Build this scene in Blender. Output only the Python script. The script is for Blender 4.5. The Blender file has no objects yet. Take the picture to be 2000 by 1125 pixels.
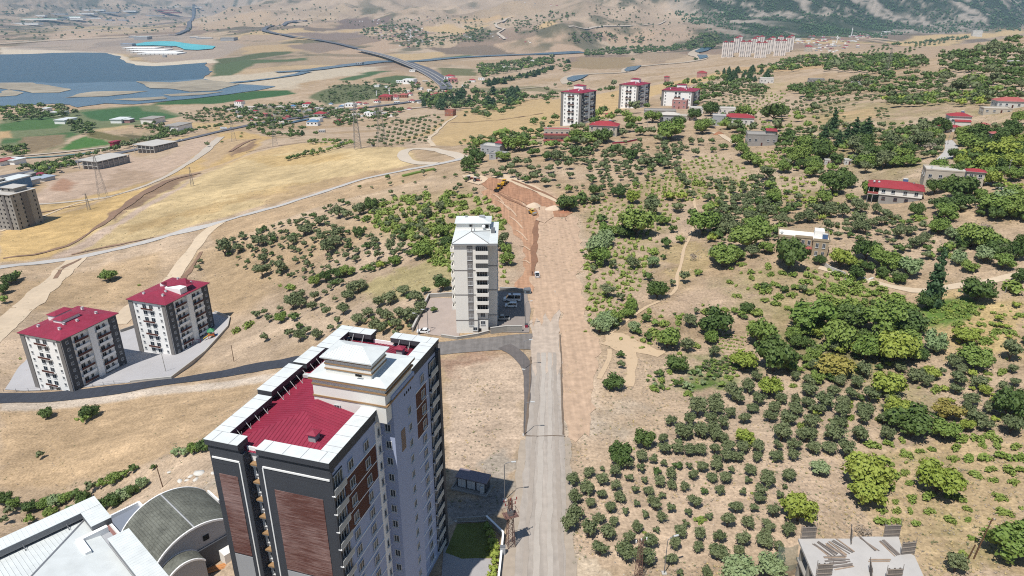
import bpy, bmesh, math, random
import numpy as np
from mathutils import Vector, Matrix, geometry
random.seed(7)
RNG = np.random.default_rng(11)
R = math.radians
scene = bpy.context.scene
COL = scene.collection
# ------------------------------------------------------------------ camera
CAMZ, PITCH, FPX = 100.0, 22.4, 1333.0           # metres above the road, degrees below the horizon, focal length in px of a 2000 px frame
cam_d = bpy.data.cameras.new('drone_camera')
cam_d.sensor_width = 36.0
cam_d.lens = 36.0 * FPX / 2000.0
cam_d.clip_start = 1.0
cam_d.clip_end = 40000.0
cam = bpy.data.objects.new('drone_camera', cam_d)
cam.location = (0, 0, CAMZ)
cam.rotation_euler = (R(90 - PITCH), 0, 0)
COL.objects.link(cam)
scene.camera = cam
# ------------------------------------------------------------------ sky, sun, exposure
SUN_DIR = Vector((-2.9, -4.2, 10.0)).normalized()
SUN_ELEV = math.asin(SUN_DIR.z)
w = bpy.data.worlds.new('World')
scene.world = w
w.use_nodes = True
nt = w.node_tree
nt.nodes.clear()
sky = nt.nodes.new('ShaderNodeTexSky')
sky.sky_type = 'NISHITA'
sky.sun_disc = False
sky.sun_elevation = SUN_ELEV
sky.sun_rotation = math.atan2(SUN_DIR.x, SUN_DIR.y)
sky.altitude = 600
sky.air_density = 1.25
sky.dust_density = 0.35
sky.ozone_density = 2.0
bg = nt.nodes.new('ShaderNodeBackground')
bg.inputs['Strength'].default_value = 0.075
wo = nt.nodes.new('ShaderNodeOutputWorld')
nt.links.new(sky.outputs[0], bg.inputs[0])
nt.links.new(bg.outputs[0], wo.inputs[0])
sun_d = bpy.data.lights.new('sun', 'SUN')
sun_d.energy = 5.0
sun_d.angle = R(0.53)
sun_d.color = (1.0, 0.955, 0.88)
sun = bpy.data.objects.new('sun', sun_d)
sun.rotation_euler = SUN_DIR.to_track_quat('Z', 'Y').to_euler()
sun.location = (-200, -200, 600)
COL.objects.link(sun)
scene.view_settings.view_transform = 'Standard'
scene.view_settings.look = 'None'
scene.view_settings.gamma = 1.0
scene.view_settings.exposure = 0.24
scene.view_settings.use_curve_mapping = False
try:
 scene.cycles.max_bounces = 6
 scene.cycles.diffuse_bounces = 3
 scene.cycles.glossy_bounces = 2
 scene.cycles.transparent_max_bounces = 8
 scene.cycles.volume_bounces = 0
 scene.cycles.volume_step_rate = 4
 scene.cycles.use_denoising = False
 scene.cycles.pixel_filter_type = 'BLACKMAN_HARRIS'
 scene.cycles.filter_width = 1.1
 scene.cycles.sample_clamp_indirect = 4
except Exception:
 pass
# ------------------------------------------------------------------ helpers
def alb(r, g, b, k=1.5):
 """base colour of a surface from its sunlit look (0-255)"""
 f = lambda c: (c / 12.92 if c <= 0.04045 else ((c + 0.055) / 1.055) ** 2.4)
 return tuple(min(0.85, f(c / 255.0) / k) for c in (r, g, b))
def link(o, parent=None):
 COL.objects.link(o)
 if parent is not None:
  o.parent = parent
 return o
def tag(o, label=None, cat=None, group=None, kind=None):
 if label: o['label'] = label
 if cat: o['category'] = cat
 if group: o['group'] = group
 if kind: o['kind'] = kind
 return o
def empty(name, loc=(0, 0, 0), rz=0.0, label=None, cat=None, group=None):
 o = bpy.data.objects.new(name, None)
 o.empty_display_size = 1.0
 o.location = loc
 o.rotation_euler = (0, 0, rz)
 link(o)
 return tag(o, label, cat, group)
def mesh_np(name, verts, faces, mats=(), midx=None, smooth=False):
 verts = np.asarray(verts, np.float32)
 faces = np.asarray(faces, np.int32)
 me = bpy.data.meshes.new(name)
 n, k = faces.shape
 me.vertices.add(len(verts))
 me.vertices.foreach_set('co', verts.ravel())
 me.loops.add(n * k)
 me.loops.foreach_set('vertex_index', faces.ravel())
 me.polygons.add(n)
 me.polygons.foreach_set('loop_start', np.arange(0, n * k, k, dtype=np.int32))
 for m in mats: me.materials.append(m)
 if midx is not None:
  me.polygons.foreach_set('material_index', np.asarray(midx, np.int32))
 if smooth:
  me.polygons.foreach_set('use_smooth', np.ones(n, bool))
 me.update(calc_edges=True)
 return me
# ------------------------------------------------------------------ noise
def _hash(ix, iy, seed):
 h = (ix.astype(np.int64) * 374761393 + iy.astype(np.int64) * 668265263 + seed * 974711) & 0x7fffffff
 h = ((h ^ (h >> 13)) * 1274126177) & 0x7fffffff
 return ((h ^ (h >> 16)) & 0xffff) / 65535.0
def vnoise(x, y, seed=0):
 xi, yi = np.floor(x), np.floor(y)
 fx, fy = x - xi, y - yi
 fx = fx * fx * (3 - 2 * fx); fy = fy * fy * (3 - 2 * fy)
 a = _hash(xi, yi, seed); b = _hash(xi + 1, yi, seed)
 c = _hash(xi, yi + 1, seed); d = _hash(xi + 1, yi + 1, seed)
 return (a * (1 - fx) + b * fx) * (1 - fy) + (c * (1 - fx) + d * fx) * fy
def fbm(x, y, octv=4, seed=0):
 s, a, t = 0.0, 0.5, 0.0
 for o in range(octv):
  s = s + a * vnoise(x * 2 ** o + 17.3 * o, y * 2 ** o - 9.1 * o, seed + o)
  t += a
  a *= 0.5
 return s / t
def ridged(x, y, octv=4, seed=0):
 s, a, t = 0.0, 0.5, 0.0
 for o in range(octv):
  n = 1 - np.abs(2 * vnoise(x * 2 ** o + 5.7 * o, y * 2 ** o + 3.3 * o, seed + o) - 1)
  s = s + a * n * n
  t += a
  a *= 0.5
 return s / t
def sstep(a, b, x):
 t = np.clip((x - a) / (b - a), 0, 1)
 return t * t * (3 - 2 * t)
# ------------------------------------------------------------------ rays of the camera (only used to survey where things stand)
CP, SP = math.cos(R(PITCH)), math.sin(R(PITCH))
def ray(px, py):
 """direction scaled to unit Y: (X/Y, dZ/Y)"""
 a = (px - 1000.0) / FPX
 b = (py - 562.5) / FPX
 dy = CP - b * SP
 dz = -SP - b * CP
 return a / dy, dz / dy
def onplane(px, py, z):
 u, s = ray(px, py)
 Y = (z - CAMZ) / s
 return (u * Y, Y, z)
# ------------------------------------------------------------------ terrain
CTRL = [  # px, py, ground height
 (1055,1125,0),(1065,850,0),(1066,700,0),(1068,600,0),(1085,500,0),(1070,430,0),(1000,380,1),(930,350,2),
 (1180,1000,0),(1300,1050,0),(1500,900,1),(1700,1000,0),(1900,1080,0),(1990,900,2),(1300,700,0),(1500,700,0),(1750,700,2),(1990,700,5),
 (1300,560,3),(1577,500,10),(1800,560,8),(1990,560,12),(1250,450,2),(1400,400,6),(1600,400,12),(1760,395,15),(1900,400,22),(1995,380,25),
 (1150,330,6),(1130,250,11),(1240,212,8),(1400,240,14),(1340,330,9),(1520,275,16),(1650,255,21),(1700,330,18),(1850,300,27),(1990,200,38),(1900,250,30),
 (1500,200,9),(1700,200,23),(1800,150,29),(1990,150,44),(1990,72,50),(1850,100,32),(1700,120,19),(1600,150,10),(1450,150,-6),(1480,112,-32),
 (1350,120,-60),(1250,130,-72),(1130,150,-80),(1050,200,-70),(950,250,-28),(1080,215,-8),(1200,180,-12),(1300,160,-20),
 (850,262,-32),(900,320,0),(850,300,-8),(800,287,-12),(700,292,-16),(600,330,-28),(500,272,-46),(400,290,-57),(400,350,-40),(200,400,-46),(50,500,-48),(20,525,-46),
 (420,440,-30),(600,385,-19),(750,345,-10),(75,750,-42),(350,690,-42),(215,700,-42),(250,530,-43),(500,520,-30),(500,640,-30),(400,560,-40),
 (700,470,-13),(700,600,-13),(820,520,-4),(820,640,-2),(600,700,-20),(300,745,-35),(0,775,-41),(0,900,-40),(200,880,-34),(400,850,-22),
 (100,985,-38),(0,1010,-38),(300,950,-24),(440,1100,-6),(330,1000,-14),(400,900,-16),(930,800,0),(900,1000,0),(930,690,-0.3),
 (0,330,-66),(200,325,-66),(330,290,-66),(470,246,-70),(560,250,-70),(700,230,-75),(300,220,-85),(100,240,-85),(600,190,-85),
 (0,105,-90),(0,205,-90),(200,150,-90),(400,150,-90),(400,195,-90),(600,125,-90),(800,170,-82),(1000,150,-85),(870,130,-90),(1100,108,-90),(1200,104,-88),
 (0,60,-75),(300,92,-85),(0,48,-55),(200,40,-55),(700,50,-25),(900,32,35),(600,80,-65),(450,60,-50),(780,85,-78),(560,62,-42),(1000,95,-80),
 (1250,86,-78),(1300,40,25),(1370,62,-20),(1560,76,-27),(1650,88,-22),(1500,40,25),(1800,30,45),(1990,20,75),(1130,60,-10),(450,30,-20),
 (1420,80,-55),(1150,90,-80)]
CTRL_XY = [(-70,70,-6),(-60,50,-4),(-30,60,-1),(0,40,0),(60,40,0),(120,60,0),(-120,60,-25),(-200,120,-42),(200,120,3),(-20,90,0),
 (-6000,9000,160),(-3000,9000,190),(0,9000,260),(3000,9000,280),(6000,9000,330),(-1000,5800,20),(800,5200,160),(2200,5600,175),(3600,5600,220),
 (-7000,12500,650),(-3500,12500,650),(0,12500,700),(3500,12500,720),(7000,12500,720),(-3500,5600,-70),(-400,420,-50),(-600,600,-70),(500,420,45),(900,700,70),(1600,1500,80),
 (-2200,2400,-90),(-1500,1300,-84),(-300,300,-48)]
KU = 1.6
_cu, _cz = [], []
for px, py, z in CTRL:
 x, y, _ = onplane(px, py, z)
 _cu.append((x / y * KU, math.log(y))); _cz.append(z)
for x, y, z in CTRL_XY:
 _cu.append((x / y * KU, math.log(y))); _cz.append(z)
_cu = np.array(_cu); _cz = np.array(_cz, float)
def _phi(r2):
 return 0.5 * r2 * np.log(r2 + 1e-12)
_n = len(_cu)
_A = _phi(((_cu[:, None] - _cu[None]) ** 2).sum(-1)) + np.eye(_n) * 1e-3
_Pm = np.hstack([np.ones((_n, 1)), _cu])
_S = np.block([[_A, _Pm], [_Pm.T, np.zeros((3, 3))]])
_sol = np.linalg.solve(_S, np.concatenate([_cz, np.zeros(3)]))
_wt, _af = _sol[:_n], _sol[_n:]
UU = np.concatenate([np.linspace(-1.7, -1.0, 50, endpoint=False), np.arange(-1.0, 1.0, 0.0031), np.linspace(1.0, 1.7, 50)])
VV = np.concatenate([np.arange(math.log(38.0), math.log(900), 0.0056), np.arange(math.log(900), math.log(13000), 0.0085)])
NU, NV = len(UU), len(VV)
_cu0 = np.linspace(-1.7, 1.7, 160); _cv0 = np.linspace(VV[0], VV[-1], 220)
_gu, _gv = np.meshgrid(_cu0 * KU, _cv0)
_q = np.stack([_gu.ravel(), _gv.ravel()], 1)
_zc = np.zeros(len(_q))
for i in range(_n):
 _zc += _wt[i] * _phi(((_q - _cu[i]) ** 2).sum(-1))
_zc += _af[0] + _q @ _af[1:]
_zc = _zc.reshape(len(_cv0), len(_cu0))
def _cubic_up(z, xs, xn, axis):
 """smooth (Catmull-Rom) resampling along one axis"""
 z = np.moveaxis(z, axis, 0)
 t = (xn - xs[0]) / (xs[1] - xs[0])
 i = np.clip(np.floor(t).astype(int), 0, len(xs) - 2)
 f = (t - i)[:, None]
 g = lambda k: z[np.clip(i + k, 0, len(xs) - 1)]
 p0, p1, p2, p3 = g(-1), g(0), g(1), g(2)
 out = 0.5 * ((2 * p1) + (-p0 + p2) * f + (2 * p0 - 5 * p1 + 4 * p2 - p3) * f ** 2 + (-p0 + 3 * p1 - 3 * p2 + p3) * f ** 3)
 return np.moveaxis(out, 0, axis)
ZB = _cubic_up(_cubic_up(_zc, _cv0, VV, 0), _cu0, UU, 1)
GU, GV = np.meshgrid(UU, VV)
GY = np.exp(GV); GX = GU * GY
# valley floor and relief
ZB = np.where((GY > 900), np.maximum(ZB, -91.0), ZB)
_far = sstep(2600, 5200, GY) * sstep(-86, 30, ZB)
ZB = ZB + _far * (ridged(GX / 900, GY / 1100, 5, 3) - 0.45) * np.minimum(190, 0.042 * GY)
_mid = sstep(1400, 2600, GY) * sstep(-84, -40, ZB)
ZB = ZB + _mid * (fbm(GX / 260, GY / 260, 4, 21) - 0.5) * 22
_near = 1 - sstep(1500, 2500, GY)
ZB = ZB + sstep(-45, -75, GX) * (1 - sstep(380, 600, GY)) * sstep(90, 130, GY) * (ridged(GX / 48, GY / 40, 3, 41) - 0.42) * 2.6 * (1 - np.exp(-(((GX + 165) / 55) ** 2 + ((GY - 265) / 50) ** 2) ** 2 * 0.5))
ZB = ZB + _near * ((fbm(GX / 22, GY / 22, 3, 31) - 0.5) * 0.9 + (fbm(GX / 90, GY / 90, 2, 37) - 0.5) * 2.0 * sstep(150, 500, GY))
def H(x, y):
 """ground height by bilinear lookup in the terrain grid"""
 x = np.atleast_1d(np.asarray(x, float)); y = np.maximum(np.atleast_1d(np.asarray(y, float)), 38.5)
 u = np.clip(x / y, -1.69, 1.69); v = np.clip(np.log(y), VV[0], VV[-1] - 1e-6)
 iu = np.clip(np.searchsorted(UU, u) - 1, 0, NU - 2); iv = np.clip(np.searchsorted(VV, v) - 1, 0, NV - 2)
 fu = (u - UU[iu]) / (UU[iu + 1] - UU[iu]); fv = (v - VV[iv]) / (VV[iv + 1] - VV[iv])
 z = (ZB[iv, iu] * (1 - fu) + ZB[iv, iu + 1] * fu) * (1 - fv) + (ZB[iv + 1, iu] * (1 - fu) + ZB[iv + 1, iu + 1] * fu) * fv
 return z
def h1(x, y):
 return float(H(x, y)[0])
def ground(px, py, far=False):
 """where the line of sight through a photo pixel meets the ground -> (x, y, z)"""
 u, s = ray(px, py)
 u = max(-1.69, min(1.69, u))
 iu = int(np.clip(np.searchsorted(UU, u) - 1, 0, NU - 2))
 fu = (u - UU[iu]) / (UU[iu + 1] - UU[iu])
 prof = ZB[:, iu] * (1 - fu) + ZB[:, iu + 1] * fu
 Yv = np.exp(VV)
 d = CAMZ + s * Yv - prof
 k = np.nonzero(d <= 0)[0]
 if len(k) == 0:
  i = int(np.argmin(d))
  return (u * Yv[i], Yv[i], prof[i])
 i = int(k[0])
 if i == 0:
  return (u * Yv[0], Yv[0], prof[0])
 t = d[i - 1] / (d[i - 1] - d[i])
 Y = Yv[i - 1] + (Yv[i] - Yv[i - 1]) * t
 return (u * Y, Y, CAMZ + s * Y)
def mpp(px, py):
 """metres per photo pixel at that ground point, and the point"""
 p = ground(px, py)
 return (p[1] * CP + (CAMZ - p[2]) * SP) / FPX, p
# ------------------------------------------------------------------ materials
def new_mat(name):
 m = bpy.data.materials.new(name)
 m.use_nodes = True
 n = m.node_tree.nodes
 b = n.get('Principled BSDF')
 return m, m.node_tree, b
MATS = {}
def mat(name, rgb, rough=0.8, var=0.12, scale=1.5, metal=0.0, spec=0.3, bump=0.0, stretch=None, objrand=0.0, albedo=None):
 """procedural colour with two octaves of soft variation in world space"""
 if name in MATS: return MATS[name]
 m, t, b = new_mat(name)
 c = albedo if albedo else alb(*rgb)
 geo = t.nodes.new('ShaderNodeNewGeometry')
 mp = t.nodes.new('ShaderNodeMapping')
 if stretch: mp.inputs['Scale'].default_value = stretch
 t.links.new(geo.outputs['Position'], mp.inputs['Vector'])
 n1 = t.nodes.new('ShaderNodeTexNoise'); n1.inputs['Scale'].default_value = scale; n1.inputs['Detail'].default_value = 5.0
 n2 = t.nodes.new('ShaderNodeTexNoise'); n2.inputs['Scale'].default_value = scale * 0.13; n2.inputs['Detail'].default_value = 3.0
 t.links.new(mp.outputs[0], n1.inputs['Vector']); t.links.new(mp.outputs[0], n2.inputs['Vector'])
 add = t.nodes.new('ShaderNodeMath'); add.operation = 'ADD'
 t.links.new(n1.outputs['Fac'], add.inputs[0]); t.links.new(n2.outputs['Fac'], add.inputs[1])
 mr = t.nodes.new('ShaderNodeMapRange')
 mr.inputs['From Min'].default_value = 0.6; mr.inputs['From Max'].default_value = 1.4
 mr.inputs['To Min'].default_value = 1 - var; mr.inputs['To Max'].default_value = 1 + var
 t.links.new(add.outputs[0], mr.inputs['Value'])
 mul = t.nodes.new('ShaderNodeVectorMath'); mul.operation = 'SCALE'
 mul.inputs[0].default_value = c
 last = mr.outputs[0]
 if objrand:
  oi = t.nodes.new('ShaderNodeObjectInfo')
  r = t.nodes.new('ShaderNodeMapRange')
  r.inputs['To Min'].default_value = 1 - objrand; r.inputs['To Max'].default_value = 1 + objrand
  t.links.new(oi.outputs['Random'], r.inputs['Value'])
  mm = t.nodes.new('ShaderNodeMath'); mm.operation = 'MULTIPLY'
  t.links.new(last, mm.inputs[0]); t.links.new(r.outputs[0], mm.inputs[1])
  last = mm.outputs[0]
 t.links.new(last, mul.inputs['Scale'])
 t.links.new(mul.outputs[0], b.inputs['Base Color'])
 b.inputs['Roughness'].default_value = rough
 b.inputs['Metallic'].default_value = metal
 b.inputs['Specular IOR Level'].default_value = spec
 if bump:
  bp = t.nodes.new('ShaderNodeBump'); bp.inputs['Strength'].default_value = bump; bp.inputs['Distance'].default_value = 0.1
  t.links.new(n1.outputs['Fac'], bp.inputs['Height']); t.links.new(bp.outputs[0], b.inputs['Normal'])
 MATS[name] = m
 return m
def mat_glass(name, rgb=(0.02, 0.03, 0.045), rough=0.12):
 if name in MATS: return MATS[name]
 m, t, b = new_mat(name)
 oi = t.nodes.new('ShaderNodeObjectInfo')
 cr = t.nodes.new('ShaderNodeValToRGB')
 cr.color_ramp.elements[0].color = (*rgb, 1); cr.color_ramp.elements[1].color = (0.09, 0.095, 0.10, 1)
 cr.color_ramp.elements[0].position = 0.45
 t.links.new(oi.outputs['Random'], cr.inputs[0]); t.links.new(cr.outputs[0], b.inputs['Base Color'])
 b.inputs['Roughness'].default_value = rough
 b.inputs['Specular IOR Level'].default_value = 0.35
 MATS[name] = m
 return m
def mat_leaf(name, c1, c2, trans=0.0):
 """leaf colour: varies between two tones from tree to tree and from clump to clump"""
 if name in MATS: return MATS[name]
 m, t, b = new_mat(name)
 oi = t.nodes.new('ShaderNodeObjectInfo')
 geo = t.nodes.new('ShaderNodeNewGeometry')
 n1 = t.nodes.new('ShaderNodeTexNoise'); n1.inputs['Scale'].default_value = 0.9; n1.inputs['Detail'].default_value = 4
 t.links.new(geo.outputs['Position'], n1.inputs['Vector'])
 a = t.nodes.new('ShaderNodeMath'); a.operation = 'MULTIPLY_ADD'
 a.inputs[1].default_value = 0.6
 t.links.new(oi.outputs['Random'], a.inputs[0])
 s = t.nodes.new('ShaderNodeMapRange'); s.inputs['From Min'].default_value = 0.3; s.inputs['From Max'].default_value = 0.7
 s.inputs['To Min'].default_value = 0.0; s.inputs['To Max'].default_value = 0.4
 t.links.new(n1.outputs['Fac'], s.inputs['Value']); t.links.new(s.outputs[0], a.inputs[2])
 mx = t.nodes.new('ShaderNodeMix'); mx.data_type = 'RGBA'
 mx.inputs['A'].default_value = (*c1, 1); mx.inputs['B'].default_value = (*c2, 1)
 t.links.new(a.outputs[0], mx.inputs['Factor'])
 t.links.new(mx.outputs['Result'], b.inputs['Base Color'])
 b.inputs['Roughness'].default_value = 0.6
 b.inputs['Specular IOR Level'].default_value = 0.25
 MATS[name] = m
 return m
# ------------------------------------------------------------------ polygons on the ground, in (X/Y, ln Y)
def to_uv(px, py):
 x, y, z = ground(px, py)
 return (x / y, math.log(y))
def sdist(poly, u, v):
 """signed distance (inside positive) to a polygon, vectorised"""
 P = np.asarray(poly, float)
 Q = np.roll(P, -1, 0)
 d2 = np.full(u.shape, 1e9)
 ins = np.zeros(u.shape, bool)
 for (x0, y0), (x1, y1) in zip(P, Q):
  ex, ey = x1 - x0, y1 - y0
  L = ex * ex + ey * ey + 1e-18
  t = np.clip(((u - x0) * ex + (v - y0) * ey) / L, 0, 1)
  dx, dy = u - x0 - t * ex, v - y0 - t * ey
  d2 = np.minimum(d2, dx * dx + dy * dy)
  c = ((y0 > v) != (y1 > v)) & (u < (x1 - x0) * (v - y0) / (y1 - y0 + 1e-18) + x0)
  ins ^= c
 d = np.sqrt(d2)
 return np.where(ins, d, -d)
# ------------------------------------------------------------------ ground colours (the fields' own colours)
def A3(c): return np.array(alb(*c))
SOIL = (204, 178, 149)
n_big = fbm(GX / 70, GY / 70, 4, 51); n_mid = fbm(GX / 14, GY / 14, 4, 52); n_fine = fbm(GX / 3.2, GY / 3.2, 3, 53)
_t = np.clip((n_big - 0.35) * 2.2, 0, 1)[..., None]
GC = A3(SOIL) * (1 - _t) + A3((190, 160, 120)) * _t
_t = (np.clip((n_mid - 0.52) * 3.5, 0, 1) * 0.6)[..., None]
GC = GC * (1 - _t) + A3((172, 146, 110)) * _t
_t = (np.clip((n_fine - 0.56) * 5, 0, 1) * np.clip((n_big - 0.38) * 4, 0, 1) * (0.15 + 0.4 * sstep(-0.05, 0.1, GU)))[..., None]
GC = GC * (1 - _t) + A3((150, 128, 98)) * _t
# far country: patchwork of stubble, fallow and ploughed fields
def voronoi_cells(x, y, seed):
 xi, yi = np.floor(x), np.floor(y)
 best = np.full(x.shape, 1e9); cid = np.zeros(x.shape)
 for a in (-1, 0, 1):
  for b in (-1, 0, 1):
   cx, cy = xi + a, yi + b
   jx, jy = cx + _hash(cx, cy, seed), cy + _hash(cx, cy, seed + 1)
   d = np.abs(x - jx) + np.abs(y - jy) * 0.9
   m = d < best
   best = np.where(m, d, best); cid = np.where(m, _hash(cx, cy, seed + 2), cid)
 return cid
_wx = GX + (fbm(GX / 400, GY / 400, 3, 61) - 0.5) * 350; _wy = GY + (fbm(GX / 400, GY / 400, 3, 62) - 0.5) * 350
_id = voronoi_cells(_wx / 330, _wy / 520, 63)
_pal = np.array([A3(c) for c in [(198, 172, 140), (206, 176, 128), (186, 160, 134), (160, 136, 116), (196, 166, 136), (180, 156, 126), (140, 122, 104), (202, 178, 150)]])
_pc = _pal[np.minimum((_id * 8).astype(int), 7)]
_fm = (sstep(1900, 2700, GY))[..., None]
GC = GC * (1 - _fm) + _pc * _fm
# bare hills and scrubby gullies
_hm = (sstep(2600, 3600, GY) * sstep(-35, 25, ZB))[..., None] * 0.85
_rk = ridged(GX / 420, GY / 600, 4, 3)
GC = GC * (1 - _hm) + (A3((196, 172, 146)) * (0.66 + 0.58 * _rk[..., None])) * _hm  # shading of the folds put into the hill colour: ridges lighter, hollows darker
_sc = (np.clip((fbm(GX / 120, GY / 190, 4, 71) - 0.56) * 8, 0, 1) * sstep(1900, 2600, GY) * np.clip((0.62 - fbm(GX / 900, GY / 900, 2, 72)) * 6, 0, 1))[..., None] * 0.75
GC = GC * (1 - _sc) + A3((84, 92, 66)) * _sc
def paint(pts, col, soft=0.006, jit=0.004, op=1.0, nz=0.0, seed=5):
 """a field or patch of ground with its own colour; edges wander a little"""
 global GC
 P = np.array([to_uv(*p) for p in pts])
 m = soft + jit * 2
 su = np.searchsorted(UU, [P[:, 0].min() - m, P[:, 0].max() + m]); sv = np.searchsorted(VV, [P[:, 1].min() - m, P[:, 1].max() + m])
 s = (slice(max(0, sv[0] - 1), sv[1] + 1), slice(max(0, su[0] - 1), su[1] + 1))
 if GC[s].size == 0: return
 u = GU[s] + (vnoise(GU[s] / 0.03, GV[s] / 0.03, seed) - 0.5) * jit * 2 + (vnoise(GU[s] / 0.008, GV[s] / 0.008, seed + 1) - 0.5) * jit
 v = GV[s] + (vnoise(GU[s] / 0.03, GV[s] / 0.03, seed + 2) - 0.5) * jit * 2 + (vnoise(GU[s] / 0.008, GV[s] / 0.008, seed + 3) - 0.5) * jit
 a = sstep(-soft, soft, sdist(P, u, v)) * op
 if nz:
  a = a * np.clip(0.5 + (n_mid[s] - 0.5) * nz * 2 + (n_fine[s] - 0.5) * nz, 0, 1)
 a = a[..., None]
 GC[s] = GC[s] * (1 - a) + A3(col) * a
WHEAT = (214, 187, 134)
for pts, col in [
 ([(120,482),(170,440),(270,385),(385,345),(480,305),(620,287),(700,290),(790,287),(815,318),(700,348),(600,378),(420,430),(300,462),(140,495)], WHEAT),
 ([(0,452),(80,430),(180,400),(240,378),(392,338),(300,375),(235,405),(190,450),(100,500),(0,512)], (214,178,112)),
 ([(325,345),(400,290),(430,262),(470,256),(530,268),(490,298),(440,318),(380,338)], (212,176,112)),
 ([(392,338),(500,298),(580,280),(690,276),(620,290),(480,310)], (212,180,124)),
 ([(60,395),(225,372),(330,345),(225,382),(90,425)], (210,176,116)),
 ([(840,282),(858,258),(880,240),(960,215),(1080,196),(1100,190),(1098,246),(1050,262),(950,276),(880,286)], (208,176,122)),
 ([(1098,196),(1280,167),(1420,137),(1440,142),(1280,186),(1170,235),(1100,235)], (214,180,124)),
 ([(770,285),(900,215),(1000,195),(1080,190),(1085,196),(960,216),(860,256)], (206,174,122)),
 ([(400,440),(520,410),(640,378),(780,340),(850,328),(830,350),(640,400),(500,450),(420,480)], (194,164,126)),
 ]:
 paint(pts, col, 0.005, 0.004)
# darker weedy bands in the stubble
paint([(480,392),(560,368),(680,342),(790,326),(780,334),(640,372),(520,402)], (184,152,112), 0.012, 0.02, 0.7)
paint([(250,440),(420,395),(560,360),(640,345),(560,372),(400,415),(250,455)], (196,162,104), 0.01, 0.02, 0.6)
paint([(500,305),(600,298),(700,305),(640,318),(520,322)], (204,168,100), 0.01, 0.02, 0.6)
paint([(0,560),(60,548),(200,520),(320,490),(300,560),(210,600),(100,600),(0,620)], (192,162,122), 0.01, 0.01, 0.8)
paint([(380,500),(480,470),(560,520),(500,600),(420,640),(400,560)], (196,166,124), 0.02, 0.01, 0.7)
paint([(0,800),(150,790),(300,770),(480,745),(520,740),(420,850),(300,900),(150,940),(0,955)], (200,168,126), 0.01, 0.01, 0.8)
paint([(0,785),(200,772),(380,750),(540,728),(520,745),(380,765),(200,788),(0,802)], (214,198,180), 0.006, 0.004, 0.9)
# bare construction ground on the left
paint([(50,405),(110,345),(150,335),(250,302),(300,312),(330,300),(380,268),(425,266),(400,292),(330,340),(225,372),(100,398)], (204,176,152), 0.008, 0.006)
paint([(95,368),(125,348),(152,358),(128,376)], (176,128,98), 0.006, 0.006, 0.8)
paint([(200,370),(235,330),(300,335),(290,355)], (178,150,122), 0.008, 0.008, 0.7)
paint([(392,296),(440,272),(510,272),(450,300),(400,330)], (190,164,142), 0.008, 0.006, 0.5)
# erosion scarps between the stubble fields
for pts in ([(215,418),(270,385),(330,350),(392,337),(345,360),(280,398),(220,432)], [(448,296),(480,282),(510,272),(490,290),(455,306)]):
 paint(pts, (150, 120, 98), 0.004, 0.008, 0.9)
paint([(100,500),(150,480),(215,440),(260,412),(330,375),(392,340),(340,378),(260,425),(180,480),(120,510)], (206,180,158), 0.004, 0.004)
# irrigated crops by the lake
GREEN = (84, 124, 66)
paint([(0,234),(130,222),(165,213),(300,205),(352,226),(310,240),(220,250),(150,262),(100,290),(0,292)], (104,128,82), 0.006, 0.008, 0.85)
paint([(0,296),(60,288),(160,276),(250,262),(330,248),(300,270),(180,292),(60,304),(0,306)], (112,124,80), 0.006, 0.008, 0.6, nz=1.2)
paint([(470,214),(560,204),(640,206),(700,214),(640,228),(520,236)], (126,124,92), 0.008, 0.008, 0.7)
for pts, col in [
 ([(0,243),(60,232),(100,228),(128,242),(110,250),(0,256)], GREEN), ([(160,220),(216,212),(270,209),(280,217),(312,219),(348,229),(312,233),(190,237),(170,228)], (72,118,70)),
 ([(0,273),(146,257),(144,265),(112,273),(0,281)], (84,122,70)), ([(140,276),(166,266),(226,280),(136,294),(116,292)], (82,132,58)),
 ([(166,261),(190,256),(240,266),(268,272),(240,280),(172,267)], (122,116,70)), ([(290,204),(340,195),(380,190),(500,178),(560,176),(578,183),(530,190),(410,203),(380,203)], (66,112,62)),
 ([(664,156),(720,140),(764,138),(690,157)], (84,116,72)), ([(726,154),(772,147),(815,150),(772,164),(740,162)], (92,114,70)),
 ([(850,132),(926,135),(934,148),(864,148)], (124,124,82)), ([(845,114),(920,107),(925,110),(850,117)], (82,120,84)),
 ([(40,268),(130,262),(120,282),(60,300),(40,285)], (150,130,98)), ([(240,262),(310,268),(330,275),(260,276)], (116,108,76)),
 ([(300,276),(370,266),(420,258),(400,252),(330,238),(430,240),(480,246),(380,270),(310,282)], (206,176,122)),
 ([(180,254),(260,243),(250,250),(195,258)], (204,176,128)), ([(0,258),(20,255),(22,268),(0,270)], (208,172,120)),
 ([(410,172),(420,118),(560,116),(600,112),(600,118),(500,124)], (96,116,76)), ([(410,118),(560,97),(575,104),(520,112),(420,126)], (98,110,72)),
 ([(600,190),(660,165),(760,165),(760,190),(640,205)], (116,124,84)),
 ([(1180,175),(1030,178),(930,180),(930,172),(1040,168)], (150,140,104)),
 ]:
 paint(pts, col, 0.004, 0.004)
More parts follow.
